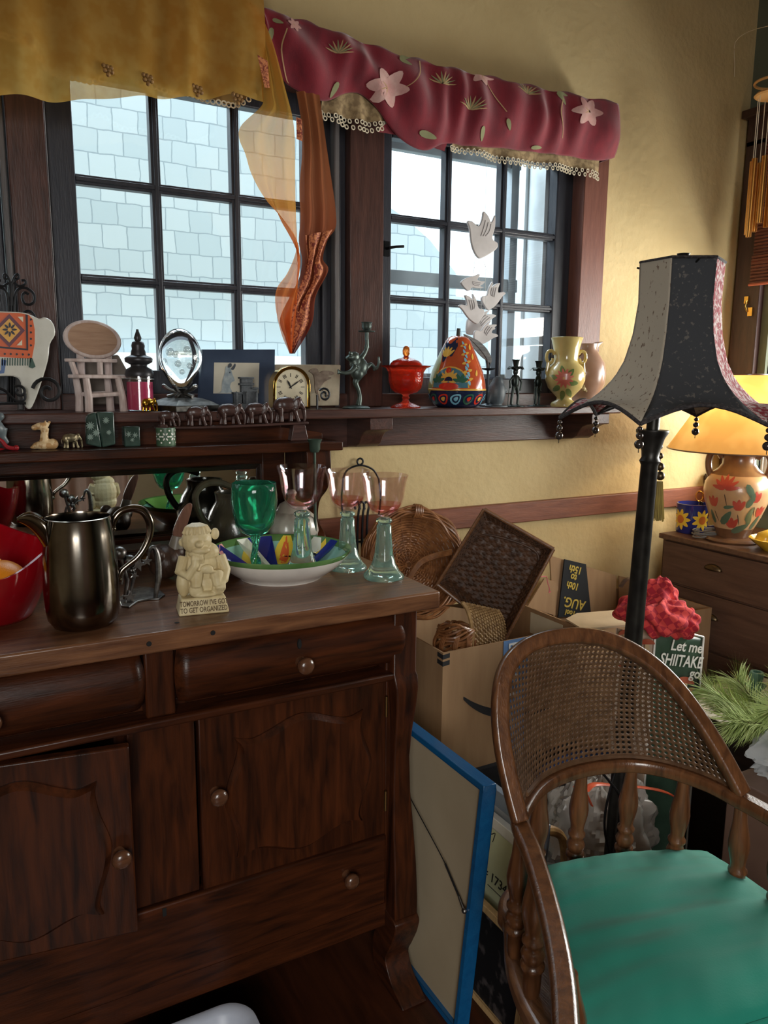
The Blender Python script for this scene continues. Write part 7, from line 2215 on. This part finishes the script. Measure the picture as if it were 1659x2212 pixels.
b = MB(); b.tube(smooth_path([at(x, y, 1.13) for x, y in ((1292, 1660), (1318, 1690), (1340, 1725), (1338, 1790), (1330, 1850))], 5), .0028, 6); b.tube(smooth_path([at(x, y, 1.14) for x, y in ((1335, 1650), (1312, 1730), (1306, 1790), (1318, 1850))], 5), .0028, 6)
solo(b, 'black_cable', m_iron, 'black lamp cable hanging along the floor lamp pole', 'cable', at(1318, 1850, 1.14))
# rattan handle basket
rt_ = thing('rattan_basket', 'rattan basket handle on the floor behind the chair spindles', 'basket', V((1.08, 1.20, 0)))
cR = at(1186, 1850, 1.20)
b = MB(); b.tube(smooth_path([at(x, y, 1.2) for x, y in ((1150, 1860), (1152, 1815), (1165, 1798), (1190, 1794), (1212, 1806), (1220, 1835), (1220, 1870))], 6), [.010, .011, .010, .012, .010, .011, .010], 10); b.build('handle', mat('yellow_rattan', S(176, 136, 82), .4, c2=S(120, 84, 48), scale=40), rt_)
b = MB()
for k in range(9):
    z = .004 + k * .016
    b.tube([V((cR.x + .062 * math.cos(a), 1.2 + .05 * math.sin(a), z + .002 * math.cos(8 * a + PI * k))) for a in [i * PI / 16 for i in range(32)]], .0085, 6, closed=True)
b.build('woven_body', m_wick, rt_)

# trunk on the right with plastic, pine and candle holder
m_trk = mat('brown_hardboard', S(110, 84, 70), .6, c2=S(96, 72, 60), scale=6)
b = MB(); b.box((1.462, .60, 0), (2.08, 1.03, .446)); solo(b, 'storage_box', m_trk, 'brown storage box at the right behind the chair', 'box', V((1.77, .81, 0)), bevel=.004)
b = MB(); b.box((1.73, 1.05, 0), (2.10, 1.42, .425)); solo(b, 'low_chest', wood('dark_trunk_wood', S(50, 36, 32), S(66, 48, 42), .5, 'y', 7), 'dark low wooden chest under the white paper and pine sprigs', 'chest', V((1.82, 1.23, 0)), bevel=.004)
b = MB(); b.surf(lambda u, v: V((lerp(1.705, 2.085, u), lerp(1.045, 1.42, v), .432 + .012 * abs(mnoise.noise(V((u * 5, v * 4, 2)))) + .004 * mnoise.noise(V((u * 16, v * 14, 5))))), 50, 40)
solo(b, 'paper_sheet', mat('white_tissue', S(222, 218, 206), .85), 'creased white paper sheet spread on the low dark chest', 'paper', V((1.8, 1.24, .43)), solid=.001, sharp=25)
b = MB(); b.surf(crumple(V((1.66, .93, .50)), (.20, .12, .055), 4.4, 1., .447), 90, 50, cu=True)
solo(b, 'clear_plastic_bag', m_plast2, 'crumpled clear white plastic bag on the brown storage box', 'bag', V((1.66, .93, .447)), sharp=30)
m_pine = mat('pine_needles', S(140, 162, 84), .6, c2=S(180, 194, 124), scale=20)
m_twig = mat('pine_twig', S(84, 68, 48), .8)
def sprig(P0, dirv, L_, n, label):
    t = thing('pine_sprig', label, 'pine branch', P0)
    d = V(dirv).normalized(); b = MB(); tip = P0 + d * L_
    b.tube([P0, P0 + d * L_ * .6, tip], [.004, .003, .0015], 6); b.build('twig', m_twig, t)
    b = MB()
    for i in range(n):
        f = R.random() ** .8; c = P0.lerp(tip, f)
        a = R.random() * 2 * PI; o1 = d.orthogonal().normalized(); o2 = d.cross(o1)
        dd = (d * (.65 + .5 * R.random()) + (o1 * math.cos(a) + o2 * math.sin(a)) * (.75 + .3 * R.random())).normalized(); l_ = .055 + .035 * R.random()
        side = dd.orthogonal().normalized() * .00085; m1 = c + dd * l_ * .6 - Z * .002; e = c + dd * l_ - Z * .006
        b.add([c + side, c - side, m1 - side, m1 + side, e], [(0, 1, 2, 3), (3, 2, 4)])
    b.build('needles', m_pine, t)
sprig(V((1.66, 1.06, .485)), (-.25, .75, .35), .17, 620, 'green pine sprig nearest the chair, pointing back to the shopping bag')
sprig(V((1.74, 1.03, .515)), (.45, .6, .22), .14, 620, 'green pine sprig standing up behind the clear plastic bag')
sprig(V((1.70, .99, .548)), (-.7, .12, .25), .13, 420, 'green pine sprig lying over the clear plastic bag')
sprig(V((1.72, 1.10, .475)), (.15, .85, .5), .15, 520, 'green pine sprig behind the others, tips against the low chest')
sprig(V((1.66, 1.03, .52)), (-.75, .35, .10), .13, 480, 'green pine sprig pointing left towards the chair bow')
sprig(V((1.80, .98, .545)), (.35, .25, .45), .12, 320, 'green pine sprig rightmost at the picture edge')
P = V((1.885, 1.27, .438)); s = sc(P)
b = MB(); b.lathe(pr([(0, 0), (20, 0), (22, 4), (14, 10), (10, 22), (12, 34), (20, 40), (20, 44), (11, 46), (13, 54), (15, 66), (13, 72), (8, 72), (7, 60), (0, 60)], s), P, 24, rad=lambda a, z: 1 + .05 * math.cos(8 * a))
solo(b, 'verdigris_candleholder', mat('verdigris', S(96, 136, 116), .55, c2=S(72, 110, 94), scale=50), 'pale green turned candleholder standing among the pine sprigs', 'candlestick', P, sharp=40)
b = MB(); b.tube([P + V((.02, -.08, .0)), P + V((.045, -.085, .055))], .0018, 6); b.ell(P + V((.047, -.086, .064)), .011)
solo(b, 'dried_seedhead', mat('brown_seedhead', S(92, 70, 54), .8), 'brown dried seed head on a thin stalk beside the pale green candleholder', 'dried flower', P + V((.02, -.08, .0)))

# white plastic tub at the bottom edge
P = V((.27, 1.10, 0))
tub = thing('plastic_tub', 'white plastic tub with rounded rim on the floor before the sideboard', 'tub', P)
def rr(hx, hy, r, z, n=8):
    out = []
    for cx, cy, a0 in ((hx - r, hy - r, 0), (-hx + r, hy - r, PI / 2), (-hx + r, -hy + r, PI), (hx - r, -hy + r, 1.5 * PI)):
        out += [P + V((cx + r * math.cos(a0 + i * PI / 2 / n), cy + r * math.sin(a0 + i * PI / 2 / n), z)) for i in range(n + 1)]
    return out
L_ = [rr(.095, .135, .04, 0), rr(.125, .165, .05, .125), rr(.138, .178, .055, .127), rr(.138, .178, .055, .135), rr(.130, .170, .052, .137), rr(.118, .158, .048, .130), rr(.09, .13, .04, .006)]
b = MB(); n = len(L_[0])
for q in L_: b.v += q
for k in range(len(L_) - 1):
    for i in range(n):
        j = (i + 1) % n; b.f.append([k * n + i, k * n + j, (k + 1) * n + j, (k + 1) * n + i]); b.m.append(0)
b.f.append(list(range(n))); b.m.append(0); b.f.append([6 * n + i for i in range(n)]); b.m.append(0)
b.build('tub', mat('white_plastic', S(176, 182, 196), .35), tub, sharp=50)
